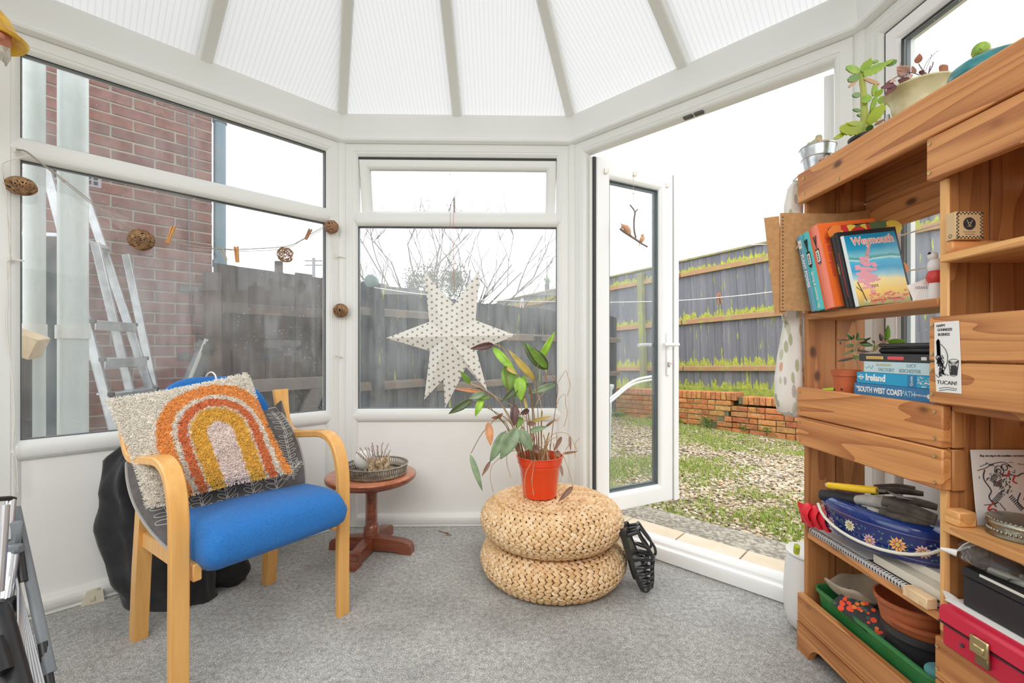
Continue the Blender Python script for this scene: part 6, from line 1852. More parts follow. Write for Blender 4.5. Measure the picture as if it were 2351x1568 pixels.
# kraft sketch pad
kp = thing('sketch_pad', 'large kraft-brown spiral pad standing open against the end of the shelf', 'sketchbook', loc=(.86, 1.452, 1.12))
M_['kraft'] = mat('kraft_card', (.56, .31, .135), .85, var=((.48, .26, .11), 60, .4, .6), bmp=(200, .15, .001))
b = MB(); b.loft([[(.828, 1.462, 1.433), (.874, 1.458, 1.438), (.896, 1.458, 1.118), (.864, 1.462, 1.116)], [(.828, 1.459, 1.433), (.874, 1.455, 1.438), (.896, 1.455, 1.118), (.864, 1.459, 1.116)]]); b.obj('back_cover', M_['kraft'], kp)
b = MB()
def padf(o):
    top = [(.8745, 1.446), (.92, 1.446), (1.0, 1.444), (1.08, 1.444), (1.14, 1.452), (1.180, 1.461)]
    bot = [(.8745, 1.127), (.92, 1.127), (1.0, 1.127), (1.08, 1.127), (1.14, 1.127), (1.175, 1.127)]
    return top, bot
top, bot = padf(0)
ys_ = [1.450, 1.450, 1.449, 1.447, 1.446, 1.444]
ys_ = [1.4515] * 6
vs = [(x, y, z) for (x, z), y in zip(top, ys_)] + [(x, y, z) for (x, z), y in zip(bot, ys_)]
vs += [(x, y - .0025, z) for x, y, z in vs]
fs = [(i, i + 1, i + 7, i + 6) for i in range(5)] + [(12 + i, 12 + i + 6, 12 + i + 7, 12 + i + 1) for i in range(5)] + [(i, 12 + i, 13 + i, i + 1) for i in range(5)] + [(6 + i, 7 + i, 19 + i, 18 + i) for i in range(5)] + [(0, 6, 18, 12), (5, 17, 23, 11)]
b.add(vs, fs); b.obj('front_cover', M_['kraft'], kp)
b = MB()
for k in range(26):
    z = 1.137 + k * .0118; b.box(.880, .884, 1.4482, 1.4488, z - .0022, z + .0022)
b.obj('punched_hole', mat('hole_dark', (.10, .06, .03), .9), kp)
b = MB()
for k in range(4):
    c0_ = V((.93 + k * .004, 1.437, 1.345 + k * .003))
    b.tube(cat_pts([c0_ + V((-.012, 0, -.02)), c0_ + V((.004, -.002, .012)), c0_ + V((.03, -.004, .035)), c0_ + V((.045, -.002, .03))], 4), .0012, 4)
b.obj('fabric_tie', mat('gauze_white', (.62, .50, .38), .8), kp)

# card, stone and ornament at the end of that shelf
Y0 = 1.10
b = MB(); pc_ = [P(2083, 655, Y0), P(2128, 640, Y0), P(2142, 688, Y0 - .02), P(2098, 700, Y0 - .02)]; zf = 1.1205
pc_[2].z = zf; pc_[3].z = zf
b.loft([[p for p in pc_], [p + V((0, .0012, 0)) for p in pc_]]); gt_ = thing('gift_tag', 'white card tag with a pencil sketch leaning on the shelf', 'tag', loc=(pc_[3].x, pc_[3].y, zf)); b.obj('card', paperw, gt_)
b = MB(); q = (pc_[0] + pc_[1] + pc_[2] + pc_[3]) / 4 + V((0, -.0015, .006))
for k in range(5): b.tube([q + V((-.014 + k * .006, 0, 0)), q + V((-.010 + k * .006, 0, .006)), q + V((-.008 + k * .006, 0, -.001))], .0004, 4)
b.obj('pencil_sketch', INKK, gt_)
b = MB(); q = P(2128, 678, 1.13); b.ball((q.x, q.y, zf + .020), .020, 16, 10, 1.3, 1, 1); b.obj('pebble', mat('pale_stone', (.62, .57, .50), .7), label='smooth pale pebble behind the white card tag', cat='pebble')
t_ = thing('seabird_ornament', 'small white and red bird ornament at the shelf divider', 'ornament', loc=(P(2140, 680, 1.07).x, 1.07, zf))
o_ = V((P(2148, 680, 1.07).x, 1.07, zf)); b = MB(); b.ball(o_ + V((0, 0, .055)), .018, 14, 10, 1, 1, 1.1); b.obj('body', mat('ornament_red', (.62, .05, .04), .4), t_)
b = MB(); b.lathe([(0, 0), (.016, 0), (.012, .04), (0, .04)], 14, o_); b.obj('stand', mat('ornament_white', (.78, .76, .74), .5), t_)
b = MB(); b.ball(o_ + V((.0, 0, .082)), .016, 14, 10, 1, 1, 1.2); b.ball(o_ + V((-.006, 0, .105)), .011, 12, 8); b.obj('head', mat('ornament_white', (.78, .76, .74), .5), t_)
b = MB(); b.tube([o_ + V((-.016, -.002, .112)), o_ + V((-.022, -.003, .108))], [.003, .0006], 6); b.obj('beak', M_['black'], t_)

# soap box
sb = thing('soap_box', 'little cardboard soap box with a patterned border and round black emblem', 'box', loc=(.992, .975, 1.2405))
M_['card'] = mat('brown_card', (.64, .45, .24), .8)
b = MB(); b.box(.9635, 1.0235, .966, .988, 1.2405, 1.3005, .001); b.obj('carton', M_['card'], sb)
fc = .9655
b = MB()
for k in range(15):
    for s_ in (0, 1):
        u = .9655 + k * .004; 
        if (k + s_) % 2 == 0: b.box(u, u + .003, fc - .0003, fc + .0002, 1.2415 + s_ * .003, 1.2440 + s_ * .003); b.box(u, u + .003, fc - .0003, fc + .0002, 1.294 + s_ * .003, 1.2965 + s_ * .003)
        if (k + s_) % 2: b.box(.9650 + s_ * .003, .9675 + s_ * .003, fc - .0003, fc + .0002, 1.2425 + k * .0038, 1.2455 + k * .0038); b.box(1.0165 + s_ * .003, 1.0190 + s_ * .003, fc - .0003, fc + .0002, 1.2425 + k * .0038, 1.2455 + k * .0038)
b.obj('border_pattern', INKK, sb)
b = MB(basis((.993, fc, 1.274), (1, 0, 0), (0, 0, 1))); b.lathe([(0, .0004), (.0135, .0004)], 28); b.obj('emblem', INKK, sb)
b = MB(); 
for a_, c_ in (((-.006, .008), (0, -.006)), ((.006, .008), (0, -.006)), ((-.005, -.006), (.005, -.006)), ((-.004, .002), (.004, .002))): b.tube([(.993 + a_[0], fc - .0006, 1.274 + a_[1]), (.993 + c_[0], fc - .0006, 1.274 + c_[1])], .0006, 4)
b.obj('emblem_line', mat('card_line', (.55, .42, .26), .8), sb)
b = MB(); b.box(.980, 1.006, fc - .0004, fc, 1.2555, 1.2570); b.box(.983, 1.003, fc - .0004, fc, 1.2505, 1.2518); b.obj('small_print', mat('faded_print', (.36, .26, .16), .8), sb)
b = MB(basis((.9630, .977, 1.249), (0, -1, 0), (0, 0, 1))); b.lathe([(.0030, .0004), (.0040, .0004)], 16); b.obj('side_ring', INKK, sb)

# inked paper strip with the bird and glass
dn = thing('ink_drawing', 'white paper strip with an inked bird, a glass and the word TUCAN', 'drawing', loc=(XF - .008, .965, .905))
XP = XF - .0068
def Q(x, y, off=0): p = PX(x, y, XP); return V((XP - off, p.y, p.z))
b = MB(); cs_ = [Q(2146, 741), Q(2202, 736), Q(2206, 820), Q(2208, 904), Q(2150, 899), Q(2146, 820)]; b.loft([cs_, [p - V((.0008, 0, 0)) for p in cs_]]); b.obj('paper', paperw, dn)
def itext(s_, x, y, size, sq=.8, sh=0.0): p = Q(x, y, .0012); text(s_, size, INKK, dn, basis(p, (0, -1, 0), (0, 0, 1)), squeeze=sq, shear=sh)
itext('HAPPY', 2161, 748, .0085); itext('GONNESSS!', 2170, 757, .0085, .75); itext('BUSINESS', 2168, 768, .0085, .75); itext('TUCAN!', 2175, 879, .0115, 1.05)
b = MB()
def stroke(pts, r=.0006):
    b.tube(cat_pts([Q(2130 + 0, 0) * 0 + Q(x, y, .0012) for x, y in pts], 4), r, 4)
def I(x, y): return (1920 + x / 7.837, 740 + y / 7.837)
rI = random.Random(8)
for k in range(46):     # dark scribbled body
    t0 = rI.random(); x0 = 1850 + rI.uniform(-35, 60) + 30 * t0; y0 = 560 + t0 * 330
    stroke([I(x0, y0), I(x0 + rI.uniform(-30, 40), y0 + rI.uniform(20, 60)), I(x0 + rI.uniform(-20, 50), y0 + rI.uniform(60, 110))], .0008)
for k in range(14): stroke([I(1815 + k * 4, 300 + abs(k - 7) * 6), I(1822 + k * 4, 420), I(1830 + k * 4, 600)], .0009)
stroke([I(1890, 390), I(1980, 500), I(2015, 640), I(1990, 780), I(1930, 900)]); stroke([I(1800, 940), I(1850, 990), I(1880, 930)]); stroke([I(1930, 920), I(2000, 940), I(2030, 960)])
for k in range(2): stroke([I(2030 + k, 690), I(2120, 660 + k * 90), I(2210, 690), I(2120, 720 + k * 60), I(2030, 700)])
stroke([I(2032, 700), I(2060, 950)]); stroke([I(2212, 700), I(2180, 950)]); stroke([I(2060, 950), I(2120, 970), I(2180, 950)])
for k in range(24): stroke([I(2055 + rI.uniform(-5, 20), 780 + k * 7), I(2120, 785 + k * 7), I(2170 + rI.uniform(0, 25), 780 + k * 7)], .0005)
stroke([I(1860, 1190), I(2000, 1170), I(2180, 1200)]); stroke([I(1860, 1230), I(2000, 1210), I(2170, 1225)])
b.obj('ink_strokes', INKK, dn)

# ---- lower cubby: pot plant, books lying flat, marker
zs = .866
pq = V((1.005, 1.335, zs)); 
jp = thing('jade_plant', 'small jade plant in a terracotta plastic pot beside the book pile', 'potted plant', loc=pq)
M_['terra'] = mat('terracotta_plastic', (.50, .115, .035), .5, var=((.42, .09, .03), 20, .4, .6))
b = MB(Matrix.Translation(pq)); b.lathe([(0, 0), (.028, 0), (.034, .055), (.0375, .056), (.039, .074), (.036, .074), (.034, .058), (.027, .004), (0, .004)], 32); b.obj('pot', M_['terra'], jp)
b = MB(Matrix.Translation(pq)); b.lathe([(0, .066), (.035, .064)], 18); b.obj('soil', M_['rushcore'], jp)
M_['jade'] = mat('jade_leaf', (.055, .12, .03), .35, var=((.13, .22, .05), 30, .4, .65)); M_['jade2'] = mat('jade_leaf_bright', (.17, .36, .03), .35); M_['jade3'] = mat('jade_leaf_dark', (.06, .035, .025), .4)
def J(x, y, Y=1.31): return P(1920 + x / 7.837, 740 + y / 7.837, Y)
def fat(p, q, w, m, par, th=.25):
    p, q = V(p), V(q); d = q - p; l = d.length; M = basis((p + q) / 2, d, V((0, 1, 0)) if abs(d.normalized().y) < .9 else V((0, 0, 1)))
    b = MB(M); rings = []
    for i in range(9):
        t = i / 8; u = -l / 2 + l * t; ww = w / 2 * (math.sin(math.pi * (.06 + .90 * t ** .8)) ** .8) 
        rings.append([(u, ww * th * math.sin(a), ww * math.cos(a)) for a in [2 * math.pi * k / 10 for k in range(10)]])
    b.loft(rings); return b.obj('leaf', m, par, smooth=80)
for (a, c_, w, m) in (((290, 310), (180, 200), 75, 'jade'), ((385, 300), (385, 180), 85, 'jade'), ((520, 330), (610, 275), 85, 'jade'), ((240, 320), (0, 315), 28, 'jade3'), ((320, 300), (300, 225), 60, 'jade'), ((350, 310), (540, 300), 40, 'jade'),
                      ((310, 410), (150, 430), 60, 'jade'), ((320, 500), (110, 590), 45, 'jade'), ((360, 500), (600, 530), 40, 'jade3'), ((420, 370), (660, 420), 90, 'jade'), ((320, 640), (20, 700), 50, 'jade3'), ((420, 380), (560, 340), 70, 'jade3'), ((90, 350), (60, 400), 50, 'jade3'), ((400, 450), (430, 520), 50, 'jade3'),
                      ((700, 370), (640, 330), 50, 'jade3'), ((830, 330), (780, 200), 95, 'jade3'), ((925, 320), (930, 55), 130, 'jade2'), ((920, 350), (1260, 335), 95, 'jade2'), ((690, 500), (690, 380), 60, 'jade2'), ((300, 600), (440, 660), 60, 'jade')):
    fat(J(*a), J(*c_, 1.29), w / 7.837 * 1.31 / FPX, M_[m], jp)
b = MB(); S_ = lambda *pp: b.tube(cat_pts([J(*p) for p in pp], 4), .0035, 6)
S_((350, 760), (340, 620), (320, 500), (260, 400), (250, 330)); S_((345, 640), (370, 460), (450, 390), (540, 330)); S_((360, 600), (500, 540), (680, 510), (760, 420), (880, 350), (930, 310)); S_((320, 520), (350, 400), (385, 300)); b.obj('stem', M_['drystalk'], jp)

def flat_book(label, y_far, y_near, x0, dep, z0, z1, cover, nm='book', pg=None):
    t = thing(nm, label, 'book', loc=(x0 + dep / 2, (y_far + y_near) / 2, z0))
    b = MB(); b.box(x0, x0 + dep, y_near, y_far, z0, z0 + .002, .0006); b.box(x0, x0 + dep, y_near, y_far, z1 - .002, z1, .0006); b.box(x0 - .001, x0 + .002, y_near, y_far, z0, z1, .0008); b.obj('cover', cover, t)
    b = MB(); b.box(x0 + .002, x0 + dep - .003, y_near + .002, y_far - .002, z0 + .002, z1 - .002); b.obj('pages', pg or paper, t)
    return t
def ftext(t, s_, y, z, x0, size, m, align='LEFT', sq=1.0, bold=0.0, sh=0.0): text(s_, size, m, t, basis((x0 - .0016, y, z), (0, -1, 0), (0, 0, 1)), align=align, squeeze=sq, bold=bold, shear=sh)
X0 = .984
bz = flat_book('dark blue book at the very bottom of the guidebook pile', 1.25, 1.03, X0 + .004, .15, zs, .8725, mat('navy_cover', (.015, .09, .17), .4))
b1_ = flat_book('blue book with spine title South West Coast Path, near the bottom of the pile', 1.278, 1.03, X0, .15, .873, .9065, mat('coast_blue', (.045, .20, .42), .4))
ftext(b1_, 'THE', 1.272, .894, X0, .010, INKW, sq=.6); ftext(b1_, 'SOUTH WEST COAST', 1.262, .8895, X0, .0205, INKW, sq=.72, bold=.0006); ftext(b1_, 'PATH', 1.122, .8895, X0, .0205, ink('pale_blue_ink', (.45, .66, .80)), sq=.75); ftext(b1_, 'STEPHEN NEALE', 1.092, .8895, X0, .0065, INKW)
b = MB(basis((X0 - .0015, 1.047, .889), (0, -1, 0), (0, 0, 1))); b.lathe([(0, .0006), (.0055, .0006)], 16); b.obj('emblem', INKW, b1_)
b2_ = flat_book('bright blue Ireland guidebook, second in the pile', 1.268, 1.03, X0, .145, .907, .938, mat('guide_blue', (.02, .35, .62), .4))
ftext(b2_, 'Ireland', 1.236, .9235, X0, .025, INKW, sq=.95, bold=.0009)
b = MB(basis((X0 - .0015, 1.251, .924), (0, -1, 0), (0, 0, 1))); b.lathe([(.0052, .0006), (.0070, .0006)], 20); b.box(-.011, .011, -.0016, .0016, .0004, .0008); b.obj('emblem', INKW, b2_)
b = MB(); b.box(X0 - .0018, X0 - .001, 1.082, 1.105, .9085, .9365); b.obj('series_panel', ink('deep_blue', (.03, .20, .40)), b2_)
text('Guide', .010, INKW, b2_, basis((X0 - .0022, 1.093, .9225), (0, 0, 1), (0, 1, 0)))
b = MB(); rz = random.Random(3)
for k in range(34):
    y_, z_ = rz.uniform(1.034, 1.076), rz.uniform(.910, .935); b.mi = rz.choice((0, 1, 2)); b.box(X0 - .0018 - k * .00001, X0 - .001, y_ - rz.uniform(.001, .004), y_ + rz.uniform(.001, .004), z_ - rz.uniform(.0006, .002), z_ + rz.uniform(.0006, .002))
b.obj('cover_picture', [ink('pic_light', (.70, .78, .80)), ink('pic_mid', (.30, .45, .52)), ink('pic_green', (.40, .52, .50))], b2_)
b3_ = flat_book('pale blue paperback with pencil-grey capitals reading Lucy, mid pile', 1.243, 1.03, X0, .13, .9385, .968, mat('pale_blue_cover', (.55, .72, .76), .5))
ftext(b3_, 'SHAKESPEARE', 1.200, .960, X0, .0095, ink('gold_ink_2', (.62, .58, .36)), sq=.8); ftext(b3_, 'LUCY', 1.108, .960, X0, .0115, ink('grey_ink', (.26, .38, .42)), sq=.9)
ftext(b3_, 'FACTORY', 1.193, .947, X0, .0130, ink('grey_ink', (.26, .38, .42)), sq=.85); ftext(b3_, 'REICHESTER', 1.129, .9465, X0, .0130, ink('grey_ink', (.26, .38, .42)), sq=.85)
b = MB(); b.tube(cat_pts([(X0 - .0014, 1.237, .953), (X0 - .0014, 1.230, .950), (X0 - .0014, 1.222, .956), (X0 - .0014, 1.216, .948), (X0 - .0014, 1.210, .958)], 4), .0008, 4); b.obj('doodle', ink('grey_ink', (.26, .38, .42)), b3_)
b4_ = flat_book('charcoal book with yellow and red spine blocks, upper pile', 1.262, 1.03, X0 + .002, .16, .9685, .989, mat('charcoal_cover', (.045, .045, .05), .4))
for (ya, yb, c_) in ((1.236, 1.180, (.85, .52, .13)), (1.166, 1.118, (.75, .10, .11)), (1.070, 1.056, (.7, .7, .66))):
    b = MB(); b.box(X0 + .0004, X0 + .001, yb, ya, .9745, .9825); b.obj('spine_block', ink('spine_colour', c_), b4_)
for k in range(9): ftext(b4_, '|', 1.231 - k * .0058, .9785, X0 - .0002, .006, INKK)
t_ = thing('glasses_case', 'glossy black hard case lying on top of the book pile', 'case', loc=(X0 + .06, 1.1, .9895))
b = MB(); b.box(X0 + .004, X0 + .075, 1.02, 1.205, .9895, 1.006, .007); b.obj('base', M_['black'], t_); b = MB(); b.box(X0 + .004, X0 + .075, 1.02, 1.203, 1.0065, 1.017, .004); b.obj('lid', mat('dark_grey_plastic', (.05, .05, .05), .4), t_)
# marker on the plank
p_, q_ = V((.985, 1.405, .872)), V((.985, 1.318, .884))
t_ = thing('marker_pen', 'lime green marker pen with a black cap on the shelf', 'pen', loc=p_)
b = MB(); b.tube([p_, p_.lerp(q_, .62)], .0065, 12); b.obj('barrel', mat('lime_plastic', (.42, .72, .02), .35), t_); b = MB(); b.tube([p_.lerp(q_, .6), q_.lerp(p_, .04), q_], [.0072, .0078, .005], 12); b.obj('cap', M_['black'], t_)

# ---- third shelf: spiral pad, books, blue tin, gloves, trowel, red cloth
zt3 = .3985
sp_ = thing('spiral_notebook', 'black-covered spiral notebook along the shelf edge, under the blue tin', 'notebook', loc=(1.05, 1.33, zt3))
b = MB(); b.box(.985, 1.150, 1.035, 1.468, zt3, zt3 + .0025, .0008); b.box(.985, 1.150, 1.035, 1.468, zt3 + .0135, zt3 + .016, .0008); b.obj('cover', M_['black'], sp_)
b = MB(); b.box(.988, 1.148, 1.037, 1.466, zt3 + .0027, zt3 + .0133); b.obj('pages', paperw, sp_)
b = MB()
for k in range(44):
    y_ = 1.045 + k * .0096; b.tube([(.984 + .009 * math.cos(a), y_, zt3 + .008 + .010 * math.sin(a)) for a in [2 * math.pi * q / 10 for q in range(10)]], .0016, 5, closed=True)
b.obj('spiral_wire', mat('white_wire', (.74, .74, .74), .35, .3), sp_)
sh_ = thing('paper_sheet', 'loose white sheets lying on the spiral notebook', 'paper', loc=(1.06, 1.38, zt3 + .017)); b = MB(); b.box(.992, 1.13, 1.24, 1.462, zt3 + .0165, zt3 + .019, .0004); b.obj('sheet', paperw, sh_)
bx1 = flat_book('cream paperback lying under the near end of the blue tin', 1.225, 1.025, .996, .14, zt3 + .0168, zt3 + .040, mat('cream_cover', (.80, .74, .62), .5))
bx2 = flat_book('pale book with a yellow edge, uppermost under the blue tin', 1.20, 1.03, 1.03, .11, zt3 + .0405, zt3 + .062, mat('ivory_cover', (.84, .80, .68), .5))
b = MB(); b.box(1.05, 1.13, 1.205, 1.40, zt3 + .0195, zt3 + .061, .003); b.obj('book', mat('white_cover', (.78, .76, .72), .5), label='white boxed book supporting the far end of the blue tin', cat='book')
# oval tin
tc_, ta = V((1.035, 1.25, zt3 + .0625)), V((.20, -.98, 0)).normalized()
MTn = basis(tc_, ta, V((0, 0, 1)).cross(ta))
tn = thing('oval_tin', 'blue oval enamel tin painted with daisies, with a white bail handle', 'tin', M=MTn)
M_['enamel'] = mat('blue_enamel', (.006, .013, .10), .12, coat=.6, var=((.008, .022, .16), 5, .4, .6)); M_['enamel2'] = mat('bright_blue_enamel', (.004, .028, .17), .12, coat=.6)
def ell(r, z, k=1.0, n=56): return [((.168 * r) * math.cos(a), (.086 * r) * math.sin(a), z) for a in [2 * math.pi * q / n for q in range(n)]]
b = MB(MTn); b.loft([ell(.0, 0), ell(.93, 0), ell(.97, .004), ell(.98, .012), ell(1.0, .016), ell(1.0, .072)], cap=False); b.obj('body', M_['enamel'], tn)
b = MB(MTn); b.loft([ell(1.0, .070), ell(1.02, .072), ell(1.02, .088), ell(.99, .092), ell(.93, .098), ell(.88, .100), ell(.0, .101)], cap=False); b.obj('lid', M_['enamel2'], tn)
b = MB(MTn); b.tube(ell(1.01, .072), .0016, 5, closed=True); b.tube(ell(.985, .013), .0014, 5, closed=True); b.obj('seam', mat('worn_rim', (.20, .16, .30), .4, .4), tn)
def onell(a, z, o=.0008): 
    p = V((.168 * math.cos(a), .086 * math.sin(a), z)); n_ = V((math.cos(a) / .168, math.sin(a) / .086, 0)).normalized(); return p + n_ * o, n_
cols_ = {'daisy_white': (.80, .78, .60), 'daisy_pink': (.70, .40, .42), 'daisy_orange': (.88, .42, .14), 'daisy_peach': (.85, .50, .38), 'daisy_mauve': (.52, .34, .48)}
for i, (a, z, r_, cn) in enumerate(((3.75, .050, .014, 'daisy_white'), (3.98, .040, .012, 'daisy_white'), (3.88, .052, .015, 'daisy_peach'), (4.20, .030, .017, 'daisy_mauve'), (4.62, .046, .017, 'daisy_white'), (4.95, .028, .017, 'daisy_pink'), (5.35, .040, .020, 'daisy_orange'), (5.72, .038, .017, 'daisy_peach'), (6.05, .045, .015, 'daisy_white'))):
    for sgn in (1,):
        aa = -a if (MTn.to_3x3() @ V((0, -1, 0))).x > 0 else a
        p, n_ = onell(aa, z); M2 = MTn @ basis(p, V((0, 0, 1)).cross(n_), (0, 0, 1)); b = MB(M2)
        for k in range(11):
            t0 = 2 * math.pi * k / 11; d = V((math.cos(t0), math.sin(t0), 0)); s2 = V((-d.y, d.x, 0))
            b.add([d * r_ * .2, d * r_ * .65 + s2 * r_ * .17, d * r_, d * r_ * .65 - s2 * r_ * .17], [(0, 1, 2, 3)])
        do_ = b.obj('painted_daisy', ink(cn, cols_[cn], .3), tn, smooth=0)
        b = MB(M2); b.lathe([(0, .0009), (r_ * .24, .0006)], 10); b.obj('daisy_eye', ink('daisy_eye', (.75, .48, .08), .3), do_)
b = MB(MTn); rq = random.Random(12)
for k in range(110):
    aa = rq.uniform(3.5, 6.2); aa = -aa if (MTn.to_3x3() @ V((0, -1, 0))).x > 0 else aa
    p, n_ = onell(aa, rq.uniform(.020, .064), .0004); s2 = V((0, 0, 1)).cross(n_); th = rq.uniform(0, 3.14); d = s2 * math.cos(th) + V((0, 0, 1)) * math.sin(th); e = n_.cross(d)
    b.add([p - d * .004, p + e * .0016, p + d * .004, p - e * .0016], [(0, 1, 2, 3)])
b.obj('painted_leaves', ink('painted_leaf', (.12, .30, .20), .3), tn, smooth=0, kind='stuff')
b = MB(MTn); sg = -1 if (MTn.to_3x3() @ V((0, -1, 0))).x < 0 else 1
hp_ = []
for k in range(17):
    t = k / 16; a = math.radians(222 + 126 * t) if sg < 0 else math.radians(138 - 126 * t)
    hp_.append((.182 * math.cos(a), .100 * math.sin(a), .066 - .048 * math.sin(math.pi * min(1, t * 1.02)) ** .7))
b.tube(hp_, .0042, 8); b.obj('handle', mat('ivory_handle', (.76, .74, .62), .4), tn)
b = MB(MTn); b.box(-.190, -.160, -.008 * 1, .008, .058, .062, .001); b.box(.160, .188, -.008, .008, .058, .062, .001); b.obj('handle_lug', M_['pewter'], tn)
ztin = tc_.z + .1015
# gloves
gl = thing('gardening_gloves', 'pair of grey and black gardening gloves heaped on the blue tin', 'gloves', loc=(1.04, 1.25, ztin))
M_['gblack'] = mat('glove_cuff_black', (.018, .018, .02), .6); M_['gpalm'] = mat('glove_palm_grey', (.42, .40, .37), .8, var=((.26, .24, .22), 24, .4, .6)); M_['gdirty'] = mat('glove_dirty_fingers', (.060, .048, .040), .85, var=((.12, .10, .08), 30, .4, .65))
def H(x, y, z): # pixel column/row on height z
    Y = (CAMZ - z) * FPX / (y - HY); return P(x, y, Y)
def GP(x, y, Y): return P(x, y, Y)
def sausage(pts, rs, m, nm, flat=.8):
    b = MB(); b.tube(cat_pts(pts, 4), [rs[min(len(rs) - 1, int(i / 4))] + (rs[min(len(rs) - 1, int(i / 4) + 1)] - rs[min(len(rs) - 1, int(i / 4))]) * ((i % 4) / 4) for i in range((len(pts) - 1) * 4 + 1)], 12, flat=flat, up=(0, 0, 1)); return b.obj(nm, m, gl, smooth=80)
sausage([GP(1886, 1136, 1.37), GP(1925, 1141, 1.33), GP(1972, 1150, 1.27)], [.020, .020, .019], M_['gblack'], 'cuff'); sausage([GP(1918, 1162, 1.32), GP(1950, 1167, 1.28), GP(1995, 1174, 1.23)], [.016, .016, .015], M_['gblack'], 'cuff')
sausage([GP(1970, 1148, 1.27), GP(2005, 1150, 1.23), GP(2045, 1158, 1.18)], [.017, .021, .018], M_['gpalm'], 'palm'); sausage([GP(1985, 1165, 1.25), GP(2015, 1178, 1.21), GP(2045, 1192, 1.18)], [.012, .016, .010], M_['gpalm'], 'thumb')
for (pp, rs) in (([(2030, 1152, 1.19), (2090, 1168, 1.14), (2150, 1190, 1.10)], [.016, .017, .012]), ([(2030, 1148, 1.20), (2100, 1152, 1.15), (2152, 1165, 1.12)], [.013, .013, .010]), ([(2025, 1175, 1.19), (2080, 1190, 1.14), (2135, 1202, 1.11)], [.014, .014, .010]), ([(2000, 1128, 1.27), (2060, 1126, 1.22), (2120, 1134, 1.18)], [.012, .012, .008]), ([(2040, 1165, 1.17), (2100, 1182, 1.13), (2148, 1200, 1.10)], [.014, .013, .010]), ([(2010, 1120, 1.29), (2060, 1117, 1.25), (2100, 1122, 1.22)], [.012, .010, .008])):
    sausage([GP(*p) for p in pp], rs, M_['gdirty'], 'finger')
tw = thing('hand_trowel', 'hand trowel with a yellow handle lying across the gloves', 'trowel', loc=GP(1960, 1125, 1.30))
b = MB(); b.tube([GP(1898, 1114, 1.34), GP(1902, 1114, 1.336), GP(1960, 1121, 1.28), GP(2014, 1126, 1.23)], [.006, .0095, .0105, .010], 14); b.obj('handle', mat('yellow_plastic', (.86, .55, .02), .4), tw)
b = MB(); b.tube([GP(1897, 1114, 1.341), GP(1900, 1114, 1.338)], .0070, 12); b.obj('end_cap', M_['alu'], tw)
b = MB(); b.tube([GP(2012, 1126, 1.232), GP(2035, 1128, 1.21)], .004, 8); b.loft([[GP(2030, 1124, 1.22), GP(2030, 1124, 1.18)], [GP(2060, 1136, 1.19), GP(2060, 1142, 1.15)], [GP(2110, 1150, 1.15), GP(2110, 1151, 1.14)]], closed=False, cap=False); b.obj('blade', mat('worn_steel', (.20, .18, .16), .5, .6), tw, solid=.0015)
# red cloth
b = MB(); rc0 = P(1862, 1180, 1.40); r10 = random.Random(5)
for k in range(3):
    o_ = rc0 + V((.004 + k * .012 - .01, -.02 * k, .0)); b.tube(cat_pts([o_ + V((0, 0, -.035)), o_ + V((-.016, 0, .0)), o_ + V((-.002, 0, .026)), o_ + V((.016, -.006, .012)), o_ + V((.012, 0, -.035))], 6), .017, 10, flat=.25)
b.add([P(1830, 1150, 1.43), P(1868, 1168, 1.40), P(1858, 1202, 1.40), P(1842, 1200, 1.42)], [(0, 1, 2, 3)])
b.obj('red_ribbon', mat('red_ribbon', (.72, .012, .03), .5), label='crumpled bright red ribbon behind the spiral notebook', cat='ribbon', solid=.0012)
b = MB(); b.box(1.0 - .010, 1.035, 1.03, 1.075, zt3 + .0003, zt3 + .0165, .002); 
q = PX(2118, 1330, .972); b = MB(); b.box(.958, .985, 1.028, 1.092, .3985, .424, .002); b.obj('pine_block', M_['pine'], label='small pale pine offcut at the shelf edge, under the books', cat='wood block')

# ---- bottom cubby: trough, pots, paper bowl, seed packet
tg = thing('plant_trough', 'long green plastic planting trough in the lowest compartment', 'trough', loc=(1.07, 1.25, .05))
M_['greenp'] = mat('green_plastic', (.035, .20, .05), .4, var=((.05, .26, .08), 8, .4, .6))
def rr(x0, x1, y0, y1, r, z):
    out = []
    for (cx_, cy_, a0) in ((x1 - r, y1 - r, 0), (x0 + r, y1 - r, 90), (x0 + r, y0 + r, 180), (x1 - r, y0 + r, 270)):
        for k in range(6): a = R(a0 + 18 * k); out.append((cx_ + r * math.cos(a), cy_ + r * math.sin(a), z))
    return out
b = MB(); b.loft([rr(1.005, 1.135, 1.05, 1.43, .02, .0505), rr(.990, 1.150, 1.035, 1.455, .03, .222), rr(.982, 1.158, 1.027, 1.463, .035, .222), rr(.982, 1.158, 1.027, 1.463, .035, .232), rr(.988, 1.152, 1.033, 1.457, .03, .232), rr(1.007, 1.133, 1.052, 1.428, .018, .055)], cap=True); b.obj('trough', M_['greenp'], tg)
def potthing(c, rt, rb, h, lab, m, rim=.012):
    t = thing('flower_pot', lab, 'plant pot', loc=c)
    b = MB(Matrix.Translation(c)); b.lathe([(0, 0), (rb, 0), (rt - .007, h - rim - .012), (rt - .003, h - rim), (rt, h - rim + .002), (rt + .002, h), (rt - .003, h + .001), (rt - .008, h - rim), (rb - .003, .004), (0, .004)], 48); b.obj('pot', m, t); return t
M_['terra2'] = mat('terracotta_pot', (.52, .15, .055), .55, var=((.44, .12, .045), 12, .4, .6)); M_['blackpot'] = mat('charcoal_plastic_pot', (.035, .035, .038), .45)
pc1 = V((1.072, 1.155, .135))
potthing(V((1.073, 1.165, .060)), .083, .058, .215, 'large black plastic pot holding the terracotta pots in the trough', M_['blackpot'], .02)
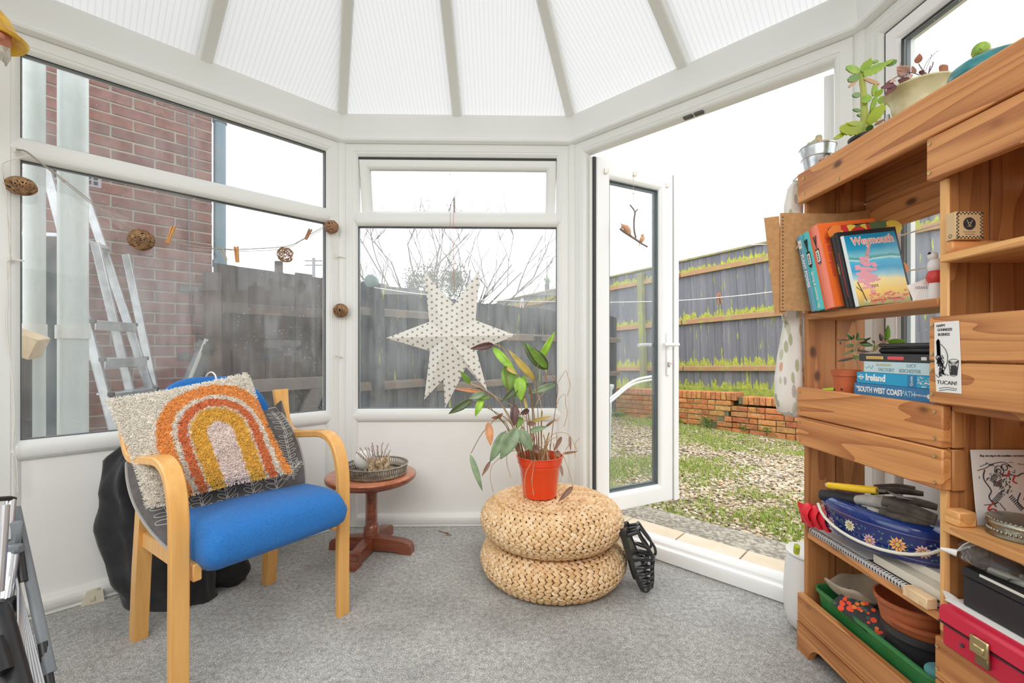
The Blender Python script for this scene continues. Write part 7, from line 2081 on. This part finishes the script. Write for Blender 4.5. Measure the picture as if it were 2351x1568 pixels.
potthing(V((1.070, 1.168, .155)), .080, .052, .145, 'lower terracotta-coloured pot nested in the black pot', M_['terra2'])
potthing(V((1.060, 1.178, .200)), .080, .050, .140, 'topmost terracotta-coloured pot of the nested stack', M_['terra2'])
b = MB(); cb_ = V((1.052, 1.355, .235)); rings = []
for i in range(8):
    t = i / 7; r_ = .012 + .068 * t ** .7
    rings.append([cb_ + V((r_ * math.cos(a) * (1 + .08 * math.sin(3 * a)), r_ * .95 * math.sin(a) * (1 + .08 * math.sin(2 * a + 1)), .050 * t ** 1.8 + .012 * t * math.sin(2 * a + .8) + .006 * t * math.sin(5 * a))) for a in [2 * math.pi * k / 36 for k in range(36)]])
b.loft(rings, cap=False); b.obj('moulded_bowl', mat('moulded_pulp', (.42, .36, .27), .9, var=((.34, .29, .22), 20, .4, .6), bmp=(80, .3, .003)), label='wavy grey moulded-pulp bowl at the far end of the trough', cat='bowl', solid=.003)
sd = thing('seed_packet', 'red and black patterned seed packet stuffed in the trough', 'packet', loc=(1.02, 1.25, .16))
Msd = basis(V((1.005, 1.285, .245)), V((.25, -.85, -.25)), V((.75, .05, .55)))
b = MB(Msd); b.box(-.06, .08, -.035, .035, -.002, .002, .001); b.obj('packet', mat('packet_black', (.03, .028, .03), .4), sd)
b = MB(Msd); rk = random.Random(14)
for k in range(40): 
    u, v = rk.uniform(-.055, .075), rk.uniform(-.031, .031); b.mi = rk.choice((0, 0, 0, 1, 2)); s_ = rk.uniform(.004, .009); b.add([(u + s_ * math.cos(a), v + s_ * math.sin(a), .0024 + k * .00002) for a in [1.05 * q for q in range(6)]], [(0, 1, 2, 3, 4, 5)]); b.add([(u + s_ * math.cos(a), v + s_ * math.sin(a), -.0024 - k * .00002) for a in [1.05 * q for q in range(6)]], [(0, 1, 2, 3, 4, 5)])
b.obj('printed_flowers', [ink('poppy_red', (.80, .07, .02)), ink('poppy_orange', (.80, .20, .03)), ink('leaf_dark', (.06, .10, .08))], sd, smooth=0)
b = MB(Msd); b.add([(-.045 + .010 * math.cos(a), .018 + .010 * math.sin(a), .0036) for a in [.524 * q for q in range(12)]], [tuple(range(12))]); b.add([(-.045 + .010 * math.cos(a), .018 + .010 * math.sin(a), -.0036) for a in [.524 * q for q in range(12)]], [tuple(range(12))]); b.obj('price_spot', ink('spot_yellow', (.85, .60, .05)), sd, smooth=0)
text('# #', .007, INKK, sd, Msd @ Matrix.Translation((-.045, .018, .004)))
b = MB(); b.ball(V((1.0, 1.045, .245)), .022, 14, 10, 1.2, 1, .7); b.obj('net_bundle', mat('teal_net', (.06, .32, .26), .7, var=((.10, .20, .30), 60, .4, .6)), label='bundled teal netting at the near corner of the trough', cat='netting')

# ---- second bay: card, pewter box, black box, film bag, red case
cd = thing('greeting_card', 'white card with an inked sketch of dancing monkeys in red shoes', 'card', loc=(1.08, .972, .6155))
Mcd = basis(V((1.018, .973, .6157)), (1, 0, 0), V((0, .09, 1)))
b = MB(Mcd); b.box(0, .148, 0, .163, -.0008, .0008); b.obj('card', paperw, cd)
text('Boy, we sing in the sunshine, rest assured', .0068, INKK, cd, Mcd @ Matrix.Translation((.018, .150, .0012)), align='LEFT', squeeze=.9, shear=.2)
b = MB(Mcd); bR = MB(Mcd); rm = random.Random(31)
def sk(bb, pts, r=.0007): bb.tube(cat_pts([(x, y, .0014) for x, y in pts], 4), r, 4)
def stripes(p, q, w, n_):
    p, q = V((*p, 0)), V((*q, 0)); d = (q - p).normalized(); s2 = V((-d.y, d.x, 0))
    for k in range(n_):
        c_ = p.lerp(q, k / (n_ - 1)); sk(b, [(c_.x - s2.x * w, c_.y - s2.y * w), (c_.x + s2.x * w, c_.y + s2.y * w)], .0008)
def circ(bb, x, y, r_, rr_=.0007): sk(bb, [(x + r_ * math.cos(a), y + r_ * math.sin(a)) for a in [2 * math.pi * k / 10 for k in range(11)]], rr_)
circ(b, .058, .118, .010); circ(b, .070, .125, .007); circ(b, .056, .117, .005); stripes((.050, .108), (.040, .094), .006, 7); stripes((.044, .090), (.060, .088), .006, 6); stripes((.056, .066), (.040, .050), .006, 8); stripes((.078, .062), (.100, .035), .005, 9)
for k in range(60): sk(b, [(.054 + rm.random() * .026, .066 + rm.random() * .038), (.055 + rm.random() * .026, .066 + rm.random() * .038)][:2] if False else [(x_, y_) for x_, y_ in ((lambda u, v: ((u, v), (u + .002, v + .003)))(.054 + rm.random() * .026, .064 + rm.random() * .042))], .0006)
sk(b, [(.026, .120), (.022, .100), (.036, .075), (.030, .060), (.044, .040)], .0011); sk(b, [(.080, .110), (.096, .106), (.112, .112), (.135, .098)], .0011); sk(b, [(.010, .118), (.030, .124), (.044, .132), (.070, .136), (.088, .124)]); sk(b, [(.100, .070), (.092, .050), (.108, .034), (.114, .040)], .001); sk(b, [(.125, .064), (.118, .080), (.130, .088), (.145, .080)], .001); sk(b, [(.052, .048), (.064, .032)], .0008); sk(b, [(.018, .044), (.040, .046), (.050, .050)])
for k in range(26): x_, y_ = rm.uniform(.012, .14), rm.uniform(.100, .138); sk(b, [(x_, y_), (x_ + rm.uniform(-.006, .008), y_ + rm.uniform(-.006, .006)), (x_ + rm.uniform(-.002, .012), y_ + rm.uniform(-.004, .006))], .0005)
sk(bR, [(.040, .050), (.028, .040), (.026, .033), (.036, .036), (.044, .032)], .0016); sk(bR, [(.080, .118), (.074, .106), (.064, .110)], .0016); sk(bR, [(.092, .108), (.086, .096), (.094, .090)], .0016); sk(bR, [(.118, .080), (.108, .060), (.106, .054)], .0015); sk(bR, [(.050, .092), (.054, .090)], .002)
b.obj('ink_strokes', INKK, cd); bR.obj('red_strokes', INKR, cd)

pb_ = V((1.045, .912, .6155)); pbx = thing('trinket_box', 'round embossed pewter trinket box on the lower ledge', 'trinket box', loc=pb_)
M_['pewter2'] = mat('embossed_pewter', (.34, .33, .27), .32, .95, bmp=(140, .5, .003))
b = MB(Matrix.Translation(pb_)); b.lathe([(0, 0), (.050, 0), (.052, .003), (.049, .006), (.048, .022), (0, .022)], 48); b.obj('base', M_['pewter2'], pbx)
b = MB(Matrix.Translation(pb_)); b.lathe([(.048, .022), (.051, .023), (.052, .027), (.050, .030), (.050, .034), (.044, .038), (.025, .041), (0, .042)], 48)
lid_ = b.obj('lid', M_['pewter2'], pbx)
b = MB(Matrix.Translation(pb_))
for k in range(44):
    a = 2 * math.pi * k / 44
    for z, r_ in ((.0125, .0490), (.0345, .0485)): b.ball((r_ * math.cos(a), r_ * math.sin(a), z), .0030, 6, 5, 1, 1, 1.3 if z < .02 else .8)
b.obj('beading', M_['pewter2'], lid_)

rcx = thing('red_case', 'red leatherette case with a brass clasp lying in the near bay', 'case', loc=(1.04, .74, .3575))
M_['redl'] = mat('red_leatherette', (.58, .012, .045), .38, bmp=(160, .2, .002)); M_['redl2'] = mat('red_leatherette_lid', (.66, .020, .06), .35, bmp=(160, .2, .002)); M_['brass'] = mat('aged_brass', (.62, .50, .26), .3, 1.0)
b = MB(); b.box(.937, 1.145, .46, .972, .3575, .409, .006); b.obj('body', M_['redl'], rcx)
b = MB(); b.box(.932, 1.147, .455, .977, .407, .446, .007); b.obj('lid', M_['redl2'], rcx)
b = MB(); b.box(.9355, 1.147, .455, .9775, .4055, .408, .0005); b.obj('seam', M_['gasket'], rcx)
b = MB(); b.box(.926, .9325, .866, .902, .392, .426, .002); b.box(.923, .928, .872, .896, .398, .412, .002); cl_ = b.obj('clasp', M_['brass'], rcx)
b = MB(); b.box(.9285, .9365, .868, .894, .372, .394, .002); b.obj('clasp_plate', mat('dull_brass', (.30, .22, .12), .45, .9), cl_)
b = MB(basis((.9355, .925, .385), (0, 1, 0), (0, 0, 1))); b.lathe([(0, -.002), (.004, -.0015), (.004, .0015), (0, .002)], 10); b.obj('rivet', M_['darksteel'], rcx)
b = MB(); b.tube(cat_pts([(.934, .80, .397), (.918, .79, .388), (.912, .74, .372), (.918, .68, .388), (.934, .67, .397)], 5), .006, 8); b.obj('handle', M_['black'], rcx)
b = MB(); b.box(.958, 1.14, .50, .985, .4465, .4478); b.loft([[(.962, .985, .4470), (.99, .985, .4470), (.99, .985, .4478), (.962, .985, .4478)], [(.960, .992, .463), (.975, .992, .458), (.975, .993, .459), (.960, .993, .464)]]); b.obj('paper_sheet', paperw, label='white paper sheet between the red case and the black box', cat='paper')
bb2 = thing('black_box', 'black leatherette box with pale edging on top of the red case', 'box', loc=(1.05, .75, .4485))
M_['bleath'] = mat('black_leatherette', (.020, .020, .022), .5, bmp=(240, .3, .002))
b = MB(); b.box(.976, 1.14, .50, .964, .4485, .512, .003); b.obj('body', M_['bleath'], bb2)
b = MB(); b.box(.974, 1.142, .50, .966, .513, .532, .003); b.obj('lid', M_['bleath'], bb2)
b = MB(); b.box(.972, .9745, .50, .925, .5285, .5335); b.box(1.03, 1.036, .50, .93, .532, .534); b.obj('pale_edging', mat('ivory_edge', (.72, .71, .66), .5), bb2)
b = MB(basis((.9758, .80, .455), (0, -1, 0), (0, 0, 1))); b.lathe([(0, .0012), (.011, .001)], 24); b.obj('brass_disc', M_['brass'], bb2)
b = MB(); cc = V((1.02, .93, .560)); rings = []
for i in range(15):
    th = math.pi * i / 14
    rings.append([cc + V((.055 * math.sin(th) * math.cos(a), .060 * math.sin(th) * math.sin(a), .036 * math.cos(th))) * (1 + .28 * noise.noise(V((math.cos(a) * 1.8, math.sin(a) * 1.8, th * 1.5)))) * 1.0 for a in [2 * math.pi * k / 28 for k in range(28)]])
for rg_ in rings:
    for q in range(len(rg_)):
        if rg_[q].z < .5335: rg_[q].z = .5335
b.loft(rings, cap=False)
pbg = thing('plastic_bag', 'crumpled clear plastic bag on top of the black box', 'bag', loc=(1.02, .93, .5335)); b.obj('film', M_['clearplastic'], pbg, smooth=20)
b = MB()
for k in range(9):
    a = -.9 + k * .22; b.tube(cat_pts([cc + V((-.05, .045, -.004)), cc + V((-.02 + .02 * math.sin(a), .01, .02 + .02 * math.cos(a))), cc + V((.03, -.03 + .03 * a, .012 * math.sin(a * 3)))], 4), .0007, 4)
b.tube([cc + V((-.048, .042, -.004)), cc + V((-.066, .060, -.002))], [.008, .003], 8)
b.obj('crease', mat('film_crease', (.80, .80, .78), .2), pbg)
b = MB(); b.tube([(1.0, .93, .538), (1.03, .70, .545)], .008, 10); b.tube([(1.03, .90, .540), (1.06, .68, .548)], .006, 10)
b.obj('tube_bundle', mat('pale_tube', (.45, .46, .40), .3, coat=.4), label='pale tubes wrapped in film on the black box', cat='tube')

# ---- on top of the unit
ZT = 1.5865
bc_ = V((1.005, 1.462, ZT)); bu = thing('tin_bucket', 'small galvanised bucket of succulents at the far end of the unit top', 'bucket', loc=bc_)
M_['galv'] = mat('galvanised', (.60, .62, .63), .28, .9, var=((.45, .48, .50), 30, .4, .6))
b = MB(Matrix.Translation(bc_)); b.lathe([(0, 0), (.036, 0), (.0365, .002), (.045, .040), (.047, .041), (.0465, .044), (.051, .074), (.053, .075), (.0525, .078), (.049, .076), (.043, .04), (.035, .004), (0, .004)], 40); b.obj('bucket', M_['galv'], bu)
sc_m = [mat('succulent_pink', (.62, .38, .26), .5), mat('succulent_green', (.40, .42, .22), .5)]
b = MB(Matrix.Translation(bc_)); rs = random.Random(17); b.lathe([(0, .070), (.045, .068)], 20); b.obj('soil', M_['rushcore'], bu)
b = MB(Matrix.Translation(bc_))
for k in range(34):
    a, r_ = rs.uniform(0, 6.28), rs.uniform(0, .036); b.mi = rs.choice((0, 1)); hh = .074 + (.036 - r_) * 1.25 * rs.uniform(.5, 1); b.ball((r_ * math.cos(a), r_ * math.sin(a), hh), .0088, 8, 6, 1, 1, 1.3)
b.obj('succulent_leaves', sc_m, bu, smooth=80)
b = MB(); rs2 = random.Random(18); cs2 = V((.966, 1.452, ZT + .012))
for k in range(12):
    d = V((rs2.uniform(-.8, .1), rs2.uniform(-.8, .8), rs2.uniform(-.2, 1))).normalized(); b.ball(V((.985, 1.40, ZT + .008)) + V((rs2.uniform(-.012, .012), rs2.uniform(-.025, .025), rs2.uniform(0, .012))), .0058, 6, 5)
b.obj('shell_cluster', mat('shell_pink', (.55, .38, .33), .6), label='small pinkish cluster of shells in front of the tin bucket', cat='shells')
# cactus plant
cpc = V((1.075, 1.335, ZT)); cx = thing('jagged_cactus', 'green flat-jointed holiday cactus in a black pot on the unit top', 'potted plant', loc=cpc)
b = MB(Matrix.Translation(cpc)); b.lathe([(0, 0), (.040, 0), (.050, .042), (.054, .044), (.055, .052), (.051, .052), (.045, .01), (0, .008)], 32); b.obj('pot', M_['blackpot'], cx)
def Z(x, y, Y=1.33): return P(1900 + x / 5.213, y / 5.213, Y)
cg = [mat('cactus_green', (.24, .42, .06), .45, var=((.36, .50, .06), 30, .4, .6)), mat('cactus_lime', (.38, .48, .03), .45), mat('cactus_stem', (.42, .46, .10), .6), mat('cactus_dry', (.55, .34, .20), .8), mat('cactus_dark', (.14, .25, .05), .45)]
def pad_(a, c_, w, mi, Y=1.32):
    p, q = Z(*a, Y), Z(*c_, Y - .015); d = q - p; l = d.length; M = basis(p, d, V((0, 1, .1))); b = MB(M); ww = w / 5.213 * Y / FPX / 2; out = []
    n_ = 14
    for side in (1, -1):
        rg_ = range(n_ + 1) if side > 0 else range(n_, -1, -1)
        for i in rg_:
            t = i / n_; y_ = ww * (math.sin(math.pi * (.08 + .86 * t)) ** .65) * (1 + (.12 if i % 3 == 1 else -.05)); out.append((t * l, 0, side * y_))
    b.loft([[V(p_) + V((0, -.0018, 0)) for p_ in out], [V(p_) + V((0, .0018, 0)) for p_ in out]]); b.obj('cactus_pad', cg[mi], cx)
for a, c_, w, mi in (((380, 850), (222, 810), 90, 0), ((400, 850), (530, 720), 95, 0), ((430, 900), (700, 760), 95, 0), ((690, 770), (830, 735), 70, 4), ((640, 790), (790, 715), 45, 0), ((385, 910), (245, 965), 85, 4), ((370, 940), (255, 1045), 40, 3), ((440, 940), (620, 1010), 45, 3), ((395, 1130), (300, 1145), 60, 4), ((410, 1190), (525, 1180), 100, 0), ((560, 1150), (565, 1010), 70, 0), ((570, 1160), (660, 1070), 60, 0), ((520, 1330), (585, 1150), 55, 0), ((600, 1220), (710, 1170), 85, 0), ((480, 1480), (680, 1260), 130, 1), ((395, 1330), (305, 1310), 40, 4), ((400, 1390), (355, 1375), 32, 4), ((420, 1540), (150, 1545), 150, 1), ((420, 1480), (250, 1480), 60, 1), ((200, 1600), (80, 1660), 50, 1), ((560, 1500), (680, 1430), 40, 3), ((470, 1560), (540, 1500), 70, 4), ((520, 700), (500, 720), 30, 0), ((530, 740), (600, 740), 60, 0)):
    pad_(a, c_, w, mi)
b = MB(); b.tube(cat_pts([Z(440, 1640), Z(440, 1480), Z(435, 1300), Z(430, 1100), Z(410, 950), Z(395, 850)], 4), [.011] * 4 + [.010] * 4 + [.009] * 4 + [.008] * 4 + [.007] * 5, 10); b.tube(cat_pts([Z(450, 1520), Z(520, 1340), Z(560, 1180)], 4), .005, 8); b.obj('stem', cg[2], cx)
# cream bowl with dry purple plant
bw_ = V((1.080, 1.178, ZT)); cbw = thing('cream_bowl', 'cream-glazed stoneware bowl with withered purple foliage', 'bowl planter', loc=bw_)
M_['glaze'] = mat('cream_glaze', (.62, .56, .33), .35, var=((.42, .36, .17), 14, .42, .65), coat=.2)
b = MB(Matrix.Translation(bw_)); b.lathe([(0, 0), (.042, 0), (.050, .02), (.058, .06), (.060, .078), (.070, .094), (.076, .101), (.074, .106), (.064, .098), (.055, .08), (.04, .02), (0, .012)], 48); b.obj('bowl', M_['glaze'], cbw)
b = MB(Matrix.Translation(bw_)); b.lathe([(0, .09), (.058, .087)], 20); b.obj('soil', M_['rushcore'], cbw)
dm = [mat('purple_leaf', (.16, .055, .055), .6), mat('dusty_pink_leaf', (.56, .34, .28), .7), mat('rust_leaf', (.42, .17, .10), .6)]
for (a, c_, w, mi) in (((790, 990), (640, 1060), 90, 0), ((800, 1010), (690, 1150), 80, 0), ((1080, 760), (1100, 640), 70, 2), ((950, 880), (830, 800), 120, 1), ((1340, 860), (1440, 780), 110, 2), ((1100, 890), (1160, 840), 60, 0), ((960, 980), (840, 960), 90, 0), ((1020, 900), (880, 960), 40, 1), ((1050, 880), (1010, 790), 40, 1), ((1190, 890), (1120, 930), 60, 0), ((1330, 890), (1460, 850), 60, 2), ((1440, 940), (1310, 1050), 90, 0), ((880, 870), (830, 840), 50, 1), ((800, 950), (740, 990), 50, 1)):
    p, q = Z(*a, 1.17), Z(*c_, 1.16); leaf(p, q, w / 5.213 * 1.17 / FPX, dm[mi], .05, parent=cbw)
b = MB(); Sx = lambda *pp, r=.0012: b.tube(cat_pts([Z(*p, 1.17) for p in pp], 4), r, 5)
Sx((1100, 900), (1000, 870), (860, 900), (640, 1050)); Sx((1120, 900), (1180, 760), (1250, 670), (1330, 600), r=.0008); Sx((1200, 890), (1250, 800), (1265, 740), r=.0014); Sx((1200, 900), (1230, 790), r=.0014); Sx((1180, 900), (1110, 800), (1090, 760)); Sx((1150, 900), (1240, 680), (1230, 655), r=.0007); Sx((970, 960), (985, 850)); Sx((860, 830), (875, 750), r=.0006)
b.obj('stems', mat('dark_stem', (.13, .08, .07), .8), cbw)
b = MB(Matrix.Translation(V((1.035, 1.225, ZT)))); b.lathe([(0, 0), (.012, 0), (.015, .03), (.006, .045), (.005, .06), (0, .062)], 14); b.obj('glass_bottle', mat('silver_glass', (.60, .62, .66), .15, .6), label='small silvery bottle tucked beside the cream bowl', cat='bottle')
# teal bowl
tb0 = V((1.070, .985, ZT)); tb = thing('teal_bowl', 'wide teal-glazed bowl with a small cactus on the unit top', 'bowl planter', loc=tb0)
M_['teal'] = mat('teal_glaze', (.035, .26, .29), .3, var=((.015, .13, .13), 16, .42, .62), coat=.4)
b = MB(Matrix.Translation(tb0)); b.lathe([(0, 0), (.045, 0), (.058, .006), (.073, .022), (.077, .034), (.073, .046), (.062, .054), (.054, .056), (.050, .053), (.064, .04), (.055, .016), (0, .01)], 56); b.obj('bowl', M_['teal'], tb)
b = MB(Matrix.Translation(tb0)); b.lathe([(0, .050), (.052, .048)], 20); b.obj('soil', M_['rushcore'], tb)
kc = P(2252, 125, 1.0); kc = V((kc.x - .01, .99, 1.672)); b = MB(); 
b.ball(V((P(2252, 125, .99).x, .99, P(0, 116, .99).z)), .016, 12, 8, 1, 1, 1.1)
ck = V((P(2252, 125, .99).x, .99, P(0, 116, .99).z)); b.tube([ck + V((.01, 0, -.04)), ck], .007, 8)
b.obj('cactus', cg[0], tb)
b = MB(); rt = random.Random(3)
for k in range(70):
    d = V((rt.gauss(0, 1), rt.gauss(0, 1), rt.gauss(0, 1))).normalized(); w = d.orthogonal().normalized() * .0022
    b.add([ck + d * .013 - w, ck + d * .013 + w, ck + d * .024], [(0, 1, 2)])
b.obj('spines', [mat('cactus_spine', (.52, .40, .16), .7)], tb, smooth=0, kind='stuff')

# ---- floral fabric tube bag hanging at the end
fb_ = thing('fabric_bag_holder', 'floral cotton carrier-bag holder hanging at the end of the unit', 'fabric holder', loc=(.956, 1.545, .77))
def floral():
    m, t, b = nt('floral_cotton'); vec = coords(t)
    mp = N(t, 'ShaderNodeMapping'); mp.inputs['Scale'].default_value = (62, 40, 17); mp.inputs['Rotation'].default_value = (0, R(32), 0); t.links.new(vec, mp.inputs[0])
    vo = N(t, 'ShaderNodeTexVoronoi'); vo.inputs['Scale'].default_value = 1.0; t.links.new(mp.outputs[0], vo.inputs['Vector'])
    k = ramp(t, vo.outputs['Distance'], [(.36, (1, 1, 1)), (.42, (0, 0, 0))])
    sx = N(t, 'ShaderNodeSeparateColor'); t.links.new(vo.outputs['Color'], sx.inputs[0])
    lc = ramp(t, sx.outputs[0], [(0, (.36, .38, .22)), (.3, (.50, .50, .38)), (.55, (.40, .36, .30)), (.75, (.66, .30, .18)), (.86, (.75, .72, .66))], 'CONSTANT')
    c = mix(t, math_(t, 'MULTIPLY', k, .85), (.74, .71, .66), lc)
    t.links.new(c, b.inputs['Base Color']); b.inputs['Roughness'].default_value = .9; bump(t, b, noi(t, vec, 25, 4), .3, .01)
    return m
FM = floral()
secs = [(.770, 1818, .020), (.785, 1814, .040), (.83, 1811, .048), (.90, 1812, .046), (.98, 1815, .040), (1.05, 1818, .033), (1.10, 1820, .029), (1.14, 1817, .036), (1.20, 1816, .034), (1.35, 1818, .031), (1.50, 1822, .029), (1.56, 1826, .022), (1.585, 1830, .008)]
rings = []
for z, xp, r_ in secs:
    Yb = 1.545; cxp = (xp - CX) / FPX * Yb
    rings.append([(cxp + (r_ + .003 * math.sin(a * 5 + z * 20)) * math.cos(a), Yb + (r_ * .9 + .003 * math.sin(a * 4)) * math.sin(a), z + .004 * math.sin(a * 2 + 1)) for a in [2 * math.pi * k / 40 for k in range(40)]])
b = MB(); b.loft(rings); b.obj('bag', FM, fb_, smooth=70)
b = MB(); hh = [((1812 - CX) / FPX * 1.545 + .030 * math.cos(a) - .004, 1.545 - .034 * math.sin(a) * .2 - .02, 1.115 + .028 * math.sin(a)) for a in [2 * math.pi * k / 14 for k in range(14)]]
b.tube(hh, .0035, 6, closed=True); b.obj('gathered_cuff', FM, fb_)
b = MB(); b.tube([(.975, 1.545, 1.585), (.985, 1.52, 1.60), (1.0, 1.49, 1.592)], .003, 6); b.obj('hanging_loop', FM, fb_)

# ---- white rounded tub behind the unit's foot
tbw = V((1.085, 1.600, 0)); b = MB(Matrix.Translation(tbw)); b.lathe([(0, .002), (.070, .002), (.082, .012), (.092, .06), (.094, .12), (.090, .20), (.082, .255), (.074, .262), (.070, .255), (.078, .20), (0, .19)], 40)
t_ = thing('white_tub', 'rounded white plastic tub on the carpet behind the end of the unit', 'tub', loc=tbw); b.obj('tub', M_['white'], t_)
b = MB(Matrix.Translation(tbw)); b.lathe([(.079, .262), (.086, .266), (.086, .272), (.07, .274), (0, .274)], 40); b.obj('lid', M_['upvc2'], t_)
b = MB(); b.tube([tbw + V((-.075, -.02, .28)), tbw + V((-.082, -.035, .31))], .010, 8); b.obj('lime_clip', mat('lime_clip', (.50, .62, .03), .5), label='small lime-green clip on the rim of the white tub', cat='clip')

# ---- white wire rack between unit and window
wr = thing('wire_rack', 'white coated wire rack between the shelf unit and the window', 'rack', loc=(1.232, 1.3, 0))
b = MB(); XR = 1.232
for y_ in (1.428, 1.20, .98): b.tube([(XR, y_, 0.0), (XR, y_, 1.46)], .0026, 6)
b.obj('upright', M_['white'], wr)
for z in (1.362, 1.245, .9, .5): b = MB(); b.tube([(XR, 1.43, z), (XR, .98, z)], .0024, 6); b.obj('cross_wire', M_['white'], wr)
b = MB(); b.tube([(XR, 1.46, 1.262), (XR - .0, 1.46, 1.24), (XR, 1.428, 1.245)], .0022, 6); b.tube([(XR, 1.285, 1.275), (XR, 1.285, 1.245)], .0022, 6); b.obj('wire_hook', M_['white'], wr)
# white arched chair back seen low behind the unit
b = MB(); b.tube(cat_pts([(1.235, 1.42, .0), (1.235, 1.42, .60), (1.235, 1.34, .72), (1.235, 1.18, .74), (1.235, 1.06, .66), (1.235, 1.04, .0)], 6), .013, 10); b.obj('frame', M_['white'], thing('towel_rail', 'white arched tubular rail behind the blue tin', 'rail', loc=(1.235, 1.2, 0)))
